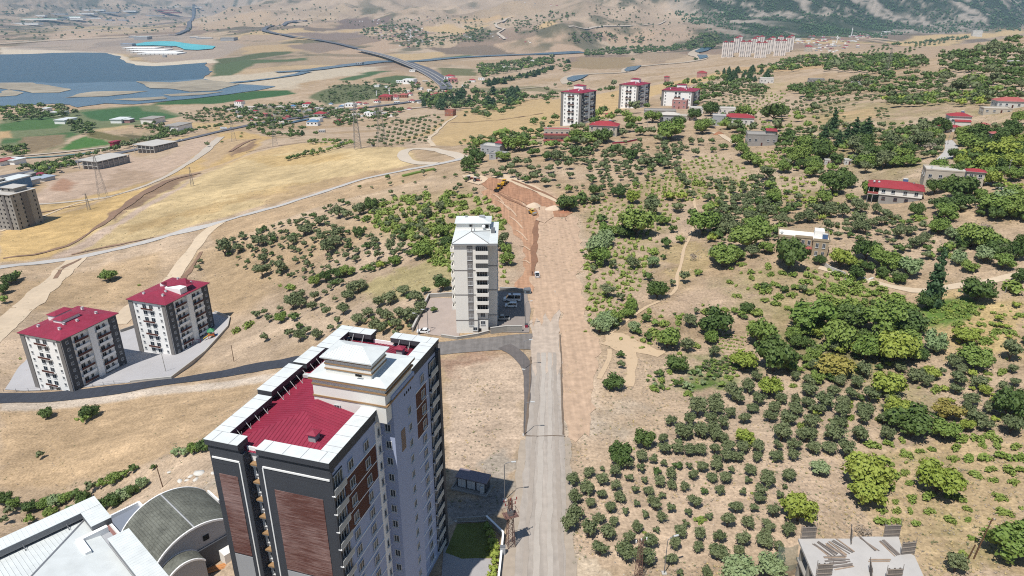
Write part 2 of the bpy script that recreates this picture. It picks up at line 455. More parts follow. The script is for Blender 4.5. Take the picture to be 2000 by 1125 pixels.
# fields beyond the river
for pts, col in [
 ([(832,54),(880,46),(972,46),(940,56),(900,68),(836,60)], (210,178,128)), ([(660,40),(760,32),(752,46),(660,57)], (136,116,106)), ([(690,20),(800,18),(790,30),(680,34)], (190,164,136)),
 ([(880,36),(970,30),(1000,34),(960,42),(900,42)], (206,172,126)), ([(660,60),(740,47),(745,52),(670,66)], (208,176,128)), ([(560,66),(700,62),(720,72),(640,80)], (150,130,118)),
 ([(1046,52),(1090,38),(1086,46),(1056,56)], (214,180,126)), ([(1100,130),(1140,112),(1230,112),(1240,130),(1160,136)], (166,142,104)),
 ([(1225,110),(1260,100),(1330,103),(1340,112),(1270,122)], (176,152,124)), ([(380,45),(520,20),(540,40),(470,52),(400,58)], (196,168,136)),
 ([(850,122),(1000,115),(1050,112),(930,132)], (190,162,128)), ([(600,140),(700,136),(740,132),(680,142)], (214,196,172)), ([(470,92),(590,84),(600,98),(480,106)], (198,168,124)),
 ([(560,90),(660,80),(690,92),(620,104)], (158,136,118))]:
 paint(pts, col, 0.004, 0.006)
# forested mountain: rock with pine woods
def forest(pts, op, seed, col=(58, 78, 56), th=0.45, gain=9, sc=130.0):
 global GC
 P = np.array([to_uv(*p) for p in pts])
 su = np.searchsorted(UU, [P[:, 0].min() - .05, P[:, 0].max() + .05]); sv = np.searchsorted(VV, [P[:, 1].min() - .1, P[:, 1].max() + .1])
 s = (slice(max(0, sv[0]), sv[1] + 1), slice(max(0, su[0]), su[1] + 1))
 e = sstep(-0.03, 0.03, sdist(P, GU[s], GV[s]) + (fbm(GX[s] / 300, GY[s] / 300, 3, seed) - 0.5) * 0.08)
 f = np.clip((fbm(GX[s] / sc, GY[s] / (sc * 1.6), 5, seed + 4) * 0.75 + vnoise(GX[s] / 26, GY[s] / 40, seed + 9) * 0.25 - th) * gain, 0, 1) * e * op
 f = f[..., None]
 GC[s] = GC[s] * (1 - f) + A3(col) * f
_mt = [(1290,-8),(1340,12),(1390,52),(1440,76),(1560,72),(1700,70),(1760,62),(1830,63),(2000,56),(2200,40),(2200,-8)]
paint(_mt, (176, 164, 150), 0.02, 0.02)
forest(_mt, 0.97, 81, col=(50, 70, 50), th=0.36)
forest([(1430,70),(1560,40),(1700,45),(1760,60),(1700,70),(1560,74)], 0.9, 85, th=0.30)
paint([(1400,70),(1330,10),(1360,5),(1450,60),(1480,76)], (184,170,154), 0.02, 0.03, 0.55, nz=1.5)
paint([(1760,62),(1780,40),(1850,30),(1900,50),(1940,58),(1850,64)], (186,174,160), 0.02, 0.03, 0.7, nz=1.8)
forest([(1090,20),(1130,5),(1180,-5),(1300,-5),(1150,10),(1120,24)], 0.8, 88, th=0.42)
forest([(0,-5),(0,30),(120,18),(260,5),(300,-5)], 0.75, 90, col=(84,92,74), th=0.44)
forest([(0,45),(0,82),(60,84),(110,60),(130,46)], 0.8, 91, col=(92,96,74), th=0.42)
paint([(90,80),(140,55),(210,66),(190,76)], (206,176,148), 0.01, 0.01, 0.7)
forest([(1340,100),(1390,60),(1420,75),(1400,95)], 0.9, 93, th=0.35)
# right-hand hillside
paint([(1690,108),(1780,90),(1890,82),(1890,104),(1800,116)], (190,164,136), 0.01, 0.006)
paint([(1728,82),(1790,70),(2000,60),(2000,66),(1890,78),(1760,90)], (212,180,124), 0.006, 0.004)
paint([(1600,226),(1708,209),(1711,230),(1640,238),(1590,246)], (202,170,124), 0.004, 0.004)
paint([(1728,211),(1838,201),(1842,217),(1742,234)], (188,162,132), 0.004, 0.004)
paint([(1490,172),(1560,150),(1590,152),(1510,182)], (204,176,140), 0.006, 0.006)
paint([(1440,178),(1510,155),(1540,165),(1440,215),(1380,225)], (172,160,96), 0.01, 0.01, 0.6, nz=1.2)
paint([(1420,132),(1640,124),(1650,130),(1450,146)], (206,170,122), 0.006, 0.004)
for pts in ([(1560,160),(1800,140),(2000,110),(2000,200),(1850,190),(1640,205)], [(1600,330),(1800,280),(2000,260),(2000,330),(1850,370),(1650,380)]):
 paint(pts, (150,136,98), 0.03, 0.03, 0.6, nz=1.4)
paint([(1790,640),(1830,560),(2000,575),(2000,690),(1880,690)], (206,178,112), 0.02, 0.02, 0.75)
paint([(1250,765),(1330,760),(1360,790),(1260,800)], (164,132,100), 0.02, 0.02, 0.5, nz=1.4)
paint([(1430,560),(1700,560),(1800,640),(1700,760),(1480,740)], (168,150,100), 0.03, 0.03, 0.55, nz=1.3)
paint([(1640,900),(1800,860),(2000,850),(2000,1110),(1800,1110),(1700,1010)], (202,174,124), 0.02, 0.02, 0.75)
for pts in ([(1700,900),(1850,880),(1840,910),(1720,920)], [(1780,980),(1900,1000),(1880,1060),(1800,1040)], [(1820,1080),(1960,1060),(1960,1110),(1820,1110)]):
 paint(pts, (160,150,88), 0.02, 0.03, 0.6, nz=1.5)
paint([(1090,1010),(1130,860),(1250,840),(1620,860),(1640,960),(1560,1080),(1300,1100),(1110,1100)], (212,184,154), 0.02, 0.01, 0.8)
paint([(1100,760),(1180,700),(1260,760),(1330,820),(1240,830),(1110,830)], (206,178,146), 0.02, 0.02, 0.8)
paint([(1150,400),(1300,380),(1400,420),(1330,480),(1250,600),(1150,610)], (202,174,146), 0.02, 0.02, 0.7)
paint([(1300,480),(1350,470),(1400,500),(1360,540),(1320,560)], (190,166,112), 0.01, 0.02, 0.7)
paint([(1250,605),(1380,550),(1500,560),(1520,620),(1330,630)], (198,170,142), 0.02, 0.02, 0.8)
for pts in ([(1150,400),(1230,385),(1310,395),(1320,470),(1250,560),(1160,600),(1140,500)], [(1220,370),(1330,320),(1460,320),(1480,370),(1400,395),(1290,392)], [(1500,340),(1640,365),(1640,425),(1540,420)], [(1380,560),(1560,510),(1780,575),(1780,620),(1600,640),(1440,610)], [(1560,700),(1800,740),(1980,690),(1990,830),(1700,830)], [(700,400),(960,368),(985,440),(880,470),(760,470)], [(1560,200),(1860,180),(1990,200),(1990,330),(1800,330),(1650,330),(1540,270)]):
 paint(pts, (164,154,100), 0.02, 0.02, 0.55, nz=1.5)
paint([(1320,700),(1400,684),(1480,715),(1450,752),(1340,766),(1245,752),(1290,728)], (104,132,56), 0.01, 0.012, 1.0, nz=1.3)
paint([(1800,608),(1850,578),(1935,586),(1900,626),(1806,640)], (108,142,52), 0.01, 0.012, 1.0)
paint([(1480,640),(1700,640),(1780,700),(1640,740),(1500,720)], (128,134,76), 0.02, 0.02, 0.6, nz=1.3)
_g = ridged(GX / 48, GY / 40, 3, 41); GC = GC * (1 + (sstep(-30, -60, GX) * (1 - sstep(500, 800, GY)) * (_g - 0.45) * 0.5 + sstep(0.4, 0.9, np.abs(GU)) * 0)[..., None])  # gully relief on the left slope shaded into the ground colour, hollows darker
# ground round the near buildings
paint([(865,698),(1010,694),(1026,730),(1020,840),(1005,930),(880,950)], (212,186,160), 0.008, 0.01, 0.9)
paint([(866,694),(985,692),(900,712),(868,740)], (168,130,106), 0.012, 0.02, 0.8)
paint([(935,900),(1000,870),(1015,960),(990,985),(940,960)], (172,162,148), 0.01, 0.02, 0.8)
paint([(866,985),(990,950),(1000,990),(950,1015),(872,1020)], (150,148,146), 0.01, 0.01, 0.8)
paint([(1105,1080),(1180,1090),(1190,1125),(1110,1125)], (220,200,172), 0.01, 0.02, 0.8)
paint([(330,960),(420,890),(440,960),(380,990)], (206,194,178), 0.01, 0.02, 0.7, nz=1.5)
paint([(690,560),(780,530),(885,485),(885,560),(760,600)], (176,164,102), 0.015, 0.02, 0.75)
paint([(640,405),(760,372),(830,378),(950,365),(985,430),(880,450),(800,470),(700,440)], (196,170,132), 0.02, 0.02, 0.6)
paint([(650,640),(800,610),(835,590),(810,650),(720,660)], (192,158,104), 0.015, 0.02, 0.6)
# dust and spill round the roadworks, the paths and the yards
paint([(1040,600),(1040,540),(1046,440),(1080,408),(1130,420),(1146,500),(1140,545),(1160,650),(1172,760),(1172,862),(1090,862),(1096,700)], (214,188,160), 0.016, 0.006, 0.9)
paint([(930,345),(985,338),(1060,366),(1120,410),(1060,430),(1050,500),(1030,580),(1010,575),(1012,500),(985,430),(930,372)], (206,172,144), 0.014, 0.008, 0.9)
paint([(1000,1130),(1016,950),(1026,850),(1040,690),(1096,690),(1104,850),(1116,950),(1122,1130)], (196,182,166), 0.016, 0.006, 0.9)
paint([(1110,860),(1240,850),(1230,820),(1300,790),(1240,770),(1165,790)], (204,190,170), 0.02, 0.02, 0.6, nz=1.2)
# gravel shore and mud round the lake
paint([(0,92),(60,95),(200,101),(238,107),(258,119),(300,123),(420,114),(425,122),(330,131),(270,131),(240,120),(205,106),(100,107),(0,110)], (222,206,182), 0.004, 0.003)
paint([(380,150),(420,150),(500,142),(640,135),(760,128),(700,146),(600,160),(560,176),(480,172),(400,165)], (208,192,166), 0.01, 0.01)
paint([(0,96),(70,82),(200,74),(360,66),(480,90),(420,115),(300,122),(240,105),(100,98)], (178,162,150), 0.006, 0.006, 0.7)
GC = GC * 1.04
GC = GC * 0.80 + GC.mean(-1, keepdims=True) * np.array([1.10, 0.99, 0.88]) * 0.20
_v = np.stack([GX, GY, ZB], -1).reshape(-1, 3)
_i = np.arange(NU * NV).reshape(NV, NU)
_f = np.stack([_i[:-1, :-1], _i[:-1, 1:], _i[1:, 1:], _i[1:, :-1]], -1).reshape(-1, 4)
def ground_mat():
 m, t, b = new_mat('dry_ground')
 at = t.nodes.new('ShaderNodeAttribute'); at.attribute_name = 'Col'
 geo = t.nodes.new('ShaderNodeNewGeometry')
 def noise(sc, det, lo, hi, f0=0.3, f1=0.7, stretch=None):
  n = t.nodes.new('ShaderNodeTexNoise'); n.inputs['Scale'].default_value = sc; n.inputs['Detail'].default_value = det
  n.inputs['Roughness'].default_value = 0.65
  src = geo.outputs['Position']
  if stretch:
   mp = t.nodes.new('ShaderNodeMapping'); mp.inputs['Scale'].default_value = stretch[:3]; mp.inputs['Rotation'].default_value = (0, 0, stretch[3])
   t.links.new(src, mp.inputs['Vector']); src = mp.outputs[0]
  t.links.new(src, n.inputs['Vector'])
  r = t.nodes.new('ShaderNodeMapRange')
  r.inputs['From Min'].default_value = f0; r.inputs['From Max'].default_value = f1
  r.inputs['To Min'].default_value = lo; r.inputs['To Max'].default_value = hi
  t.links.new(n.outputs['Fac'], r.inputs['Value'])
  return r.outputs[0], n.outputs['Fac']
 a, fa = noise(1.4, 8, 0.62, 1.30)
 c, _ = noise(0.12, 5, 0.80, 1.16)
 d, _ = noise(0.42, 4, 0.84, 1.13, stretch=(0.18, 1.0, 1.0, 0.45))
 m1 = t.nodes.new('ShaderNodeMath'); m1.operation = 'MULTIPLY'; t.links.new(a, m1.inputs[0]); t.links.new(c, m1.inputs[1])
 m2 = t.nodes.new('ShaderNodeMath'); m2.operation = 'MULTIPLY'; t.links.new(m1.outputs[0], m2.inputs[0]); t.links.new(d, m2.inputs[1])
 mul = t.nodes.new('ShaderNodeVectorMath'); mul.operation = 'SCALE'
 t.links.new(at.outputs['Color'], mul.inputs[0]); t.links.new(m2.outputs[0], mul.inputs['Scale'])
 t.links.new(mul.outputs[0], b.inputs['Base Color'])
 b.inputs['Roughness'].default_value = 0.95
 b.inputs['Specular IOR Level'].default_value = 0.1
 bp = t.nodes.new('ShaderNodeBump'); bp.inputs['Strength'].default_value = 0.55; bp.inputs['Distance'].default_value = 0.35
 t.links.new(fa, bp.inputs['Height']); t.links.new(bp.outputs[0], b.inputs['Normal'])
 return m
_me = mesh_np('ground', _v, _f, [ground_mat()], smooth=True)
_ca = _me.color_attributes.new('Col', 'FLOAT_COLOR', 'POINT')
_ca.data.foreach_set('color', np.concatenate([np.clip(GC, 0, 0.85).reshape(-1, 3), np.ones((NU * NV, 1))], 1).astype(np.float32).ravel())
GROUND = link(bpy.data.objects.new('ground', _me)); GROUND['kind'] = 'structure'
# ------------------------------------------------------------------ sheets on the ground: roads, paths, pads, water
def zoff(y, k=1.0):
 return k * (0.05 + 0.0005 * max(0.0, y - 60))
def catmull(P, step):
 P = [np.array(p, float) for p in P]
 out = []
 Q = [2 * P[0] - P[1]] + P + [2 * P[-1] - P[-2]]
 for i in range(1, len(Q) - 2):
  p0, p1, p2, p3 = Q[i - 1], Q[i], Q[i + 1], Q[i + 2]
  n = max(2, int(np.linalg.norm(p2 - p1) / step))
  for k in range(n):
   f = k / n
   out.append(0.5 * ((2 * p1) + (-p0 + p2) * f + (2 * p0 - 5 * p1 + 4 * p2 - p3) * f * f + (-p0 + 3 * p1 - 3 * p2 + p3) * f ** 3))
 out.append(P[-1])
 return np.array(out)
def ribbon(name, pts, width, m, layer=1.0, step=None, xy=False, across=4, ragged=0.0, z0=None, kind='structure'):
 """a road or path laid on the ground along points seen in the photo"""
 g = pts if xy else [ground(*p[:2])[:2] for p in pts]
 ym = np.mean([p[1] for p in g])
 C = catmull([p[:2] for p in g], step or max(1.5, ym * 0.012))
 T = np.gradient(C, axis=0); T /= np.linalg.norm(T, axis=1)[:, None] + 1e-9
 N = np.stack([-T[:, 1], T[:, 0]], 1)
 W = np.interp(np.linspace(0, 1, len(C)), np.linspace(0, 1, len(width)), width) if hasattr(width, '__len__') else np.full(len(C), width)
 k = np.linspace(-0.5, 0.5, across + 1)
 rg = np.zeros((len(C), across + 1))
 if ragged:
  s = np.arange(len(C)) * 0.45
  rg[:, 0] = -(vnoise(s, s * 0 + 3.3, 7) + 0.5 * vnoise(s * 2.7, s * 0 + 1.3, 8) - 0.75) * ragged
  rg[:, -1] = (vnoise(s, s * 0 + 9.1, 9) + 0.5 * vnoise(s * 2.7, s * 0 + 5.3, 10) - 0.75) * ragged
 off = k[None] * W[:, None] + rg
 XY = C[:, None, :] + N[:, None, :] * off[..., None]
 Z = H(XY[..., 0].ravel(), XY[..., 1].ravel()).reshape(off.shape)
 if z0 is not None: Z = np.full(off.shape, z0)
 Z = Z + np.array([zoff(y) for y in XY[..., 1].ravel()]).reshape(off.shape) * layer
 V = np.concatenate([XY, Z[..., None]], -1).reshape(-1, 3)
 idx = np.arange(len(V)).reshape(len(C), across + 1)
 F = np.stack([idx[:-1, 1:], idx[:-1, :-1], idx[1:, :-1], idx[1:, 1:]], -1).reshape(-1, 4)
 o = link(bpy.data.objects.new(name, mesh_np(name, V, F, [m], smooth=True)))
 if kind: o['kind'] = kind
 return o
def sheet(name, pts, m, layer=1.0, cell=None, xy=False, z=None, jit=0.0, kind='structure', seed=1, sub=None):
 """a patch of ground cover with a clean outline, draped on the terrain"""
 g = [p[:2] for p in pts] if xy else [ground(*p)[:2] for p in pts]
 P = np.array(g, float)
 ym = P[:, 1].mean()
 sub = sub or max(1.0, ym * 0.012)
 B = []
 for a, b in zip(P, np.roll(P, -1, 0)):
  n = max(1, int(np.linalg.norm(b - a) / sub))
  for k in range(n): B.append(a + (b - a) * k / n)
 B = np.array(B)
 if jit:
  B = B + np.stack([vnoise(B[:, 0] / (sub * 1.1), B[:, 1] / (sub * 1.1), seed + 2) - 0.5, vnoise(B[:, 0] / (sub * 1.1), B[:, 1] / (sub * 1.1), seed + 7) - 0.5], 1) * jit
  B = B + np.stack([vnoise(B[:, 0] / (sub * 3), B[:, 1] / (sub * 3), seed) - 0.5, vnoise(B[:, 0] / (sub * 3), B[:, 1] / (sub * 3), seed + 5) - 0.5], 1) * jit * 2
 cell = cell or max(2.0, ym * 0.02)
 inner = []
 if z is None:
  xs = np.arange(B[:, 0].min() + cell / 2, B[:, 0].max(), cell); ys = np.arange(B[:, 1].min() + cell / 2, B[:, 1].max(), cell)
  gx, gy = np.meshgrid(xs, ys); gx, gy = gx.ravel(), gy.ravel()
  if len(gx):
   d = sdist(B, gx, gy); k = d > cell * 0.35
   inner = np.stack([gx[k], gy[k]], 1)
 A = np.concatenate([B, inner]) if len(inner) else B
 nb = len(B)
 r = geometry.delaunay_2d_cdt([Vector(p) for p in A], [(i, (i + 1) % nb) for i in range(nb)], [list(range(nb))], 1, 1e-6)
 X = np.array([tuple(p) for p in r[0]])
 Z = H(X[:, 0], X[:, 1]) if z is None else np.full(len(X), z)
 Z = Z + (np.array([zoff(y) for y in X[:, 1]]) * layer if z is None else 0)
 F = np.array([f for f in r[2] if len(f) == 3], np.int32)
 c = (X[F[:, 1]] - X[F[:, 0]]); e = (X[F[:, 2]] - X[F[:, 0]])
 flip = c[:, 0] * e[:, 1] - c[:, 1] * e[:, 0] < 0
 F[flip] = F[flip][:, ::-1]
 o = link(bpy.data.objects.new(name, mesh_np(name, np.column_stack([X, Z]), F, [m], smooth=True)))
 if kind: o['kind'] = kind
 return o
# ------------------------------------------------------------------ water
def water_mat(name, rgb, rough=0.12):
 m, t, b = new_mat(name)
 geo = t.nodes.new('ShaderNodeNewGeometry')
 n = t.nodes.new('ShaderNodeTexNoise'); n.inputs['Scale'].default_value = 0.02; n.inputs['Detail'].default_value = 4
 t.links.new(geo.outputs['Position'], n.inputs['Vector'])
 mr = t.nodes.new('ShaderNodeMapRange'); mr.inputs['To Min'].default_value = 0.75; mr.inputs['To Max'].default_value = 1.25
 t.links.new(n.outputs['Fac'], mr.inputs['Value'])
 mul = t.nodes.new('ShaderNodeVectorMath'); mul.operation = 'SCALE'; mul.inputs[0].default_value = rgb
 t.links.new(mr.outputs[0], mul.inputs['Scale']); t.links.new(mul.outputs[0], b.inputs['Base Color'])
 b.inputs['Roughness'].default_value = rough
 b.inputs['IOR'].default_value = 1.33; b.inputs['Specular IOR Level'].default_value = 0.22
 n2 = t.nodes.new('ShaderNodeTexNoise'); n2.inputs['Scale'].default_value = 0.35; n2.inputs['Detail'].default_value = 3
 t.links.new(geo.outputs['Position'], n2.inputs['Vector'])
 bp = t.nodes.new('ShaderNodeBump'); bp.inputs['Strength'].default_value = 0.8; bp.inputs['Distance'].default_value = 0.5
 t.links.new(n2.outputs['Fac'], bp.inputs['Height']); t.links.new(bp.outputs[0], b.inputs['Normal'])
 return m
W_LAKE = water_mat('lake_water', (0.024, 0.062, 0.10), 0.25)
W_SHALLOW = water_mat('shallow_water', (0.075, 0.125, 0.175), 0.25)
W_RIVER = water_mat('river_water', (0.05, 0.10, 0.15), 0.2)
W_POOL = water_mat('pool_water', (0.08, 0.40, 0.44), 0.3)
MUD = mat('mud', (170, 160, 142), 0.9, 0.35, 0.03)
sheet('lake', [(-420,104),(-200,106),(0,107),(60,106),(100,104),(150,103),(205,104),(230,110),(246,121),(268,128),(300,130),(340,128),(400,123),(412,140),(396,154),(340,158),(280,160),(240,160),(120,164),(60,161),(0,161),(-420,160)], W_LAKE, 1.0, jit=8)
sheet('lake_shallows', [(-420,160),(0,161),(60,161),(120,164),(240,160),(280,160),(340,158),(396,154),(430,162),(540,169),(500,177),(400,191),(300,201),(260,204),(200,203),(150,211),(138,205),(100,203),(50,206),(0,209),(-420,210)], W_SHALLOW, 1.3, jit=5)
for k, pts in enumerate([[(0,163),(60,163),(100,169),(144,176),(120,182),(64,183),(40,178),(0,173)], [(155,184),(182,180),(288,179),(262,184),(205,190),(128,192)], [(0,180),(20,176),(45,183),(30,188),(0,190)], [(270,160),(330,163),(400,156),(470,166),(420,178),(372,180),(330,174),(290,174)],
       [(225,196),(270,193),(320,190),(330,193),(270,198)], [(320,186),(370,183),(440,180),(400,186),(340,189)], [(-200,172),(-160,170),(-160,184)]]):
 sheet('mudflat', pts, MUD, 2.2, jit=6, seed=k + 3)
ribbon('river', [(540,142),(600,138),(650,132),(700,126),(745,121),(790,121),(830,119),(860,116),(920,112),(980,109),(1040,107),(1090,105),(1140,103)], [40,55,60,70,75,70,60,50,45,60,60,70,70], W_RIVER, 2.0, ragged=10)
ribbon('river_channel', [(380,166),(430,164),(500,158),(560,150),(600,141)], [25,28,25,30,30], W_RIVER, 2.0, ragged=10)
BANK = mat('canal_bank', (202, 186, 166), 0.9, 0.12, 0.05)
for pts, wd in (([(1255,128),(1225,134),(1218,142),(1170,144),(1120,148),(1104,156),(1108,164)], 26), ([(1400,90),(1365,97),(1354,106),(1372,114),(1340,122),(1290,126),(1250,130)], 40)):
 ribbon('canal_bank', pts, wd, BANK, 1.2)
for pts in ([(1107,154),(1120,149.5),(1150,147),(1138,154),(1121,160),(1109,158.5)], [(1219,138),(1225,132.5),(1253,129),(1241,138),(1223,141)], [(1356,101),(1369,95),(1396,91),(1382,100),(1365,104)], [(1361,108.5),(1380,108.5),(1383,113),(1367,117)]):
 sheet('canal', pts, W_RIVER, 2.6)
ribbon('irrigation_canal', [(546,246),(570,240),(600,234),(640,229)], 14, W_RIVER, 2.4)
ribbon('irrigation_canal', [(0,312),(60,309),(120,305),(190,298)], 8, water_mat('canal_water', (0.05, 0.16, 0.17)), 2.4)
sheet('swimming_lagoon', [(262,87.5),(285,83.5),(315,82),(340,82.5),(362,86),(400,89.5),(421,91.5),(416,96.5),(385,99),(360,98),(352,94),(345,91.5),(300,90),(268,90.5)], W_POOL, 2.2, jit=3)
# ------------------------------------------------------------------ roads and paths
def road_mat(name, rgb, var=0.10, streak=0.12, direction=0.0):
 """asphalt or gravel with wheel tracks running along the road (direction: heading in radians)"""
 if name in MATS: return MATS[name]
 m, t, b = new_mat(name)
 geo = t.nodes.new('ShaderNodeNewGeometry')
 mp = t.nodes.new('ShaderNodeMapping'); mp.inputs['Rotation'].default_value = (0, 0, direction); mp.inputs['Scale'].default_value = (0.9, 0.02, 1)
 t.links.new(geo.outputs['Position'], mp.inputs['Vector'])
 n1 = t.nodes.new('ShaderNodeTexNoise'); n1.inputs['Scale'].default_value = 1.0; n1.inputs['Detail'].default_value = 5
 t.links.new(mp.outputs[0], n1.inputs['Vector'])
 n2 = t.nodes.new('ShaderNodeTexNoise'); n2.inputs['Scale'].default_value = 0.5; n2.inputs['Detail'].default_value = 7
 t.links.new(geo.outputs['Position'], n2.inputs['Vector'])
 def rng(o, a):
  r = t.nodes.new('ShaderNodeMapRange'); r.inputs['From Min'].default_value = 0.3; r.inputs['From Max'].default_value = 0.7
  r.inputs['To Min'].default_value = 1 - a; r.inputs['To Max'].default_value = 1 + a
  t.links.new(o, r.inputs['Value']); return r.outputs[0]
 mm = t.nodes.new('ShaderNodeMath'); mm.operation = 'MULTIPLY'
 t.links.new(rng(n1.outputs['Fac'], streak), mm.inputs[0]); t.links.new(rng(n2.outputs['Fac'], var), mm.inputs[1])
 mul = t.nodes.new('ShaderNodeVectorMath'); mul.operation = 'SCALE'; mul.inputs[0].default_value = alb(*rgb)
 t.links.new(mm.outputs[0], mul.inputs['Scale']); t.links.new(mul.outputs[0], b.inputs['Base Color'])
 b.inputs['Roughness'].default_value = 0.9; b.inputs['Specular IOR Level'].default_value = 0.2
 MATS[name] = m
 return m
ASPH = road_mat('fresh_asphalt', (70, 74, 84), 0.10, 0.10, R(-80))
ASPH_G = road_mat('worn_asphalt', (134, 129, 126), 0.14, 0.16, R(-88))
ASPH_H = road_mat('highway_asphalt', (110, 112, 120), 0.08, 0.05)
GRAVEL = road_mat('road_gravel', (188, 178, 168), 0.10, 0.12)
ROAD_L = road_mat('pale_road', (202, 198, 194), 0.06, 0.03, R(-65))
TRACK = mat('dirt_track', (220, 200, 174), 0.95, 0.12, 0.4)
GRADED = road_mat('graded_earth', (206, 177, 151), 0.16, 0.10)
RED_E = road_mat('red_earth', (180, 136, 108), 0.16, 0.20, R(40))
CUT_E = road_mat('cut_earth', (194, 152, 122), 0.16, 0.22, R(65))
PALE_E = mat('pale_earth', (222, 198, 170), 0.95, 0.15, 0.6)
# earthworks beyond the paved part of the road
sheet('cut_slope', [(955,366),(990,380),(1040,408),(1062,424),(1052,445),(1048,470),(1046,520),(1040,560),(1034,575),(1018,570),(1012,560),(1022,520),(1020,480),(1004,450),(985,425),(958,395),(940,375)], CUT_E, 0.7, jit=2.0)
sheet('dirt_road', [(1036,600),(1042,560),(1044,520),(1049,470),(1048,440),(1060,424),(1072,428),(1082,418),(1094,428),(1106,414),(1124,424),(1134,455),(1138,500),(1133,540),(1146,600),(1156,650),(1163,740),(1158,820),(1150,852),(1138,846),(1126,862),(1112,856),(1103,866),(1096,760),(1092,690),(1092,600),(1086,602)], GRADED, 1.1, jit=2.0)
sheet('graded_strip', [(928,352),(962,348),(1000,356),(1040,372),(1090,396),(1118,416),(1100,424),(1062,424),(1040,408),(990,380),(955,368)], RED_E, 1.6, jit=1.6)
sheet('cut_bank', [(962,346),(985,340),(1010,348),(1050,366),(1090,390),(1110,404),(1090,397),(1040,373),(1000,357)], PALE_E, 1.9, jit=1.6)
sheet('spoil_patch', [(1040,404),(1062,408),(1078,424),(1066,436),(1052,428)], GRADED, 2.4, jit=3.0, seed=20)
SCR = mat('scraped_earth', (216, 186, 158), 0.95, 0.2, 0.8)
for (x0, y0, x1, y1) in ((962,380,985,398),(972,392,996,412),(985,400,1010,424),(996,424,1022,448),(1008,450,1030,470),(1014,480,1036,490),(1020,510,1036,516),(1010,396,1036,414)): ribbon('scraped_streak', [(x0, y0), ((x0 + x1) / 2, (y0 + y1) / 2 - 3), (x1, y1)], [0.5, 1.2, 0.4], SCR, 1.9, ragged=0.9, across=2)
sheet('spoil_patch', [(905,344),(930,340),(958,350),(940,362),(915,356)], PALE_E, 1.9, jit=2)
ribbon('road', [(1053,1150),(1056,1060),(1062,950),(1065,850),(1067,760),(1067,690),(1067,640),(1068,600),(1070,575)], [9.8,9.8,9.6,9.4,8.6,8.6,8.2,8.0,7.0], GRAVEL, 1.6, across=6, ragged=0.6)
SHOULDER = mat('road_shoulder', (186, 172, 156), 0.95, 0.16, 0.8)
ribbon('road_shoulder', [(1112,1150),(1112,1060),(1108,950),(1108,855)], [2.5,2.5,2.2,1.8], SHOULDER, 1.2, ragged=1.0)
ribbon('road_shoulder', [(985,1150),(1002,1060),(1016,950),(1024,860)], [3.5,3.0,2.5,1.8], SHOULDER, 1.2, ragged=1.2)
ribbon('asphalt_road', [(1046,668),(1010,668),(960,672),(900,677),(850,682),(790,687),(720,692),(640,700)], [12,9,8.5,8.5,8.5,8.5,8.5,8.5], ASPH_G, 1.3, across=5)
ribbon('asphalt_road', [(640,700),(560,709),(480,722),(380,739),(260,757),(140,772),(60,777),(-30,779),(-160,778)], 8.2, ASPH, 1.35, across=5)
ribbon('asphalt_strip', [(985,676),(1008,690),(1026,712),(1032,745),(1031,800),(1029,850)], [5,4,3.0,2.2,2.0,1.6], road_mat('dark_strip', (118,112,110), 0.12, 0.1), 1.45, across=3, ragged=0.3)
ribbon('road', [(-60,534),(60,516),(150,503),(300,469),(420,437),(520,409),(620,379),(700,353),(780,335),(850,322),(906,310)], [7,7,7,7,6.5,6,6,6,6,7,9], ROAD_L, 1.2, ragged=0.7)
ribbon('dirt_track', [(906,310),(880,300),(840,292),(800,292),(788,302),(800,316),(850,320)], [10,9,9,9,9,8,8], mat('pale_gravel', (214,200,182), 0.95, 0.08, 0.3), 1.0, ragged=2)
ribbon('dirt_track', [(436,432),(400,458),(362,508),(322,560),(262,600),(226,634)], [9,9,9,9,10,10], TRACK, 1.0, ragged=1.5)
ribbon('dirt_track', [(152,505),(108,546),(60,592),(0,642),(-40,680)], [12,12,12,13,13], TRACK, 1.0, ragged=2)
ribbon('dirt_track', [(60,400),(140,394),(220,383),(290,360),(345,333),(395,300),(432,268)], [5,5,6,8,12,12,10], mat('grey_track', (204,192,178), 0.95, 0.08, 0.2), 1.0, ragged=2)
ribbon('dirt_track', [(0,452),(80,424),(150,398),(220,384)], 3.5, TRACK, 1.0, ragged=1)
ribbon('dirt_track', [(846,286),(840,268),(868,242),(892,226)], 4.5, TRACK, 1.0, ragged=1)
ribbon('dirt_track', [(1900,346),(1945,362),(2000,384),(2080,410)], 4.0, ROAD_L, 1.2)
ribbon('lane', [(1842,312),(1858,292),(1852,275)], [7,6,4], ROAD_L, 1.2)
ribbon('lane', [(1600,522),(1660,540),(1740,560),(1800,568),(1860,560),(1920,551),(1990,537),(2060,525)], 3.2, TRACK, 1.2, ragged=0.8)
ribbon('lane', [(1440,283),(1420,272),(1404,262),(1380,258)], [5,4,4,4], TRACK, 1.2, ragged=1.2)
FP = mat('footpath', (216, 190, 158), 0.95, 0.06, 0.5)
ribbon('footpath', [(1090+x/4, 380+y/4) for x, y in [(1055,0),(1070,100),(1090,170),(1030,330),(985,420),(962,540),(930,640),(920,740),(830,815),(700,875),(600,940),(500,1010),(400,1090)]], 1.3, FP, 1.2, ragged=0.3)
ribbon('footpath', [(1360+x, y) for x, y in [(-8,375),(-28,345),(-45,325)]], 1.5, FP, 1.2)
ribbon('dirt_track', [(1185,665),(1222,680),(1232,710),(1230,755)], [6,5,3.5,2.5], FP, 1.2, ragged=1.2)
ribbon('footpath', [(1190,682),(1190,700),(1170,740)], 1.4, FP, 1.2)
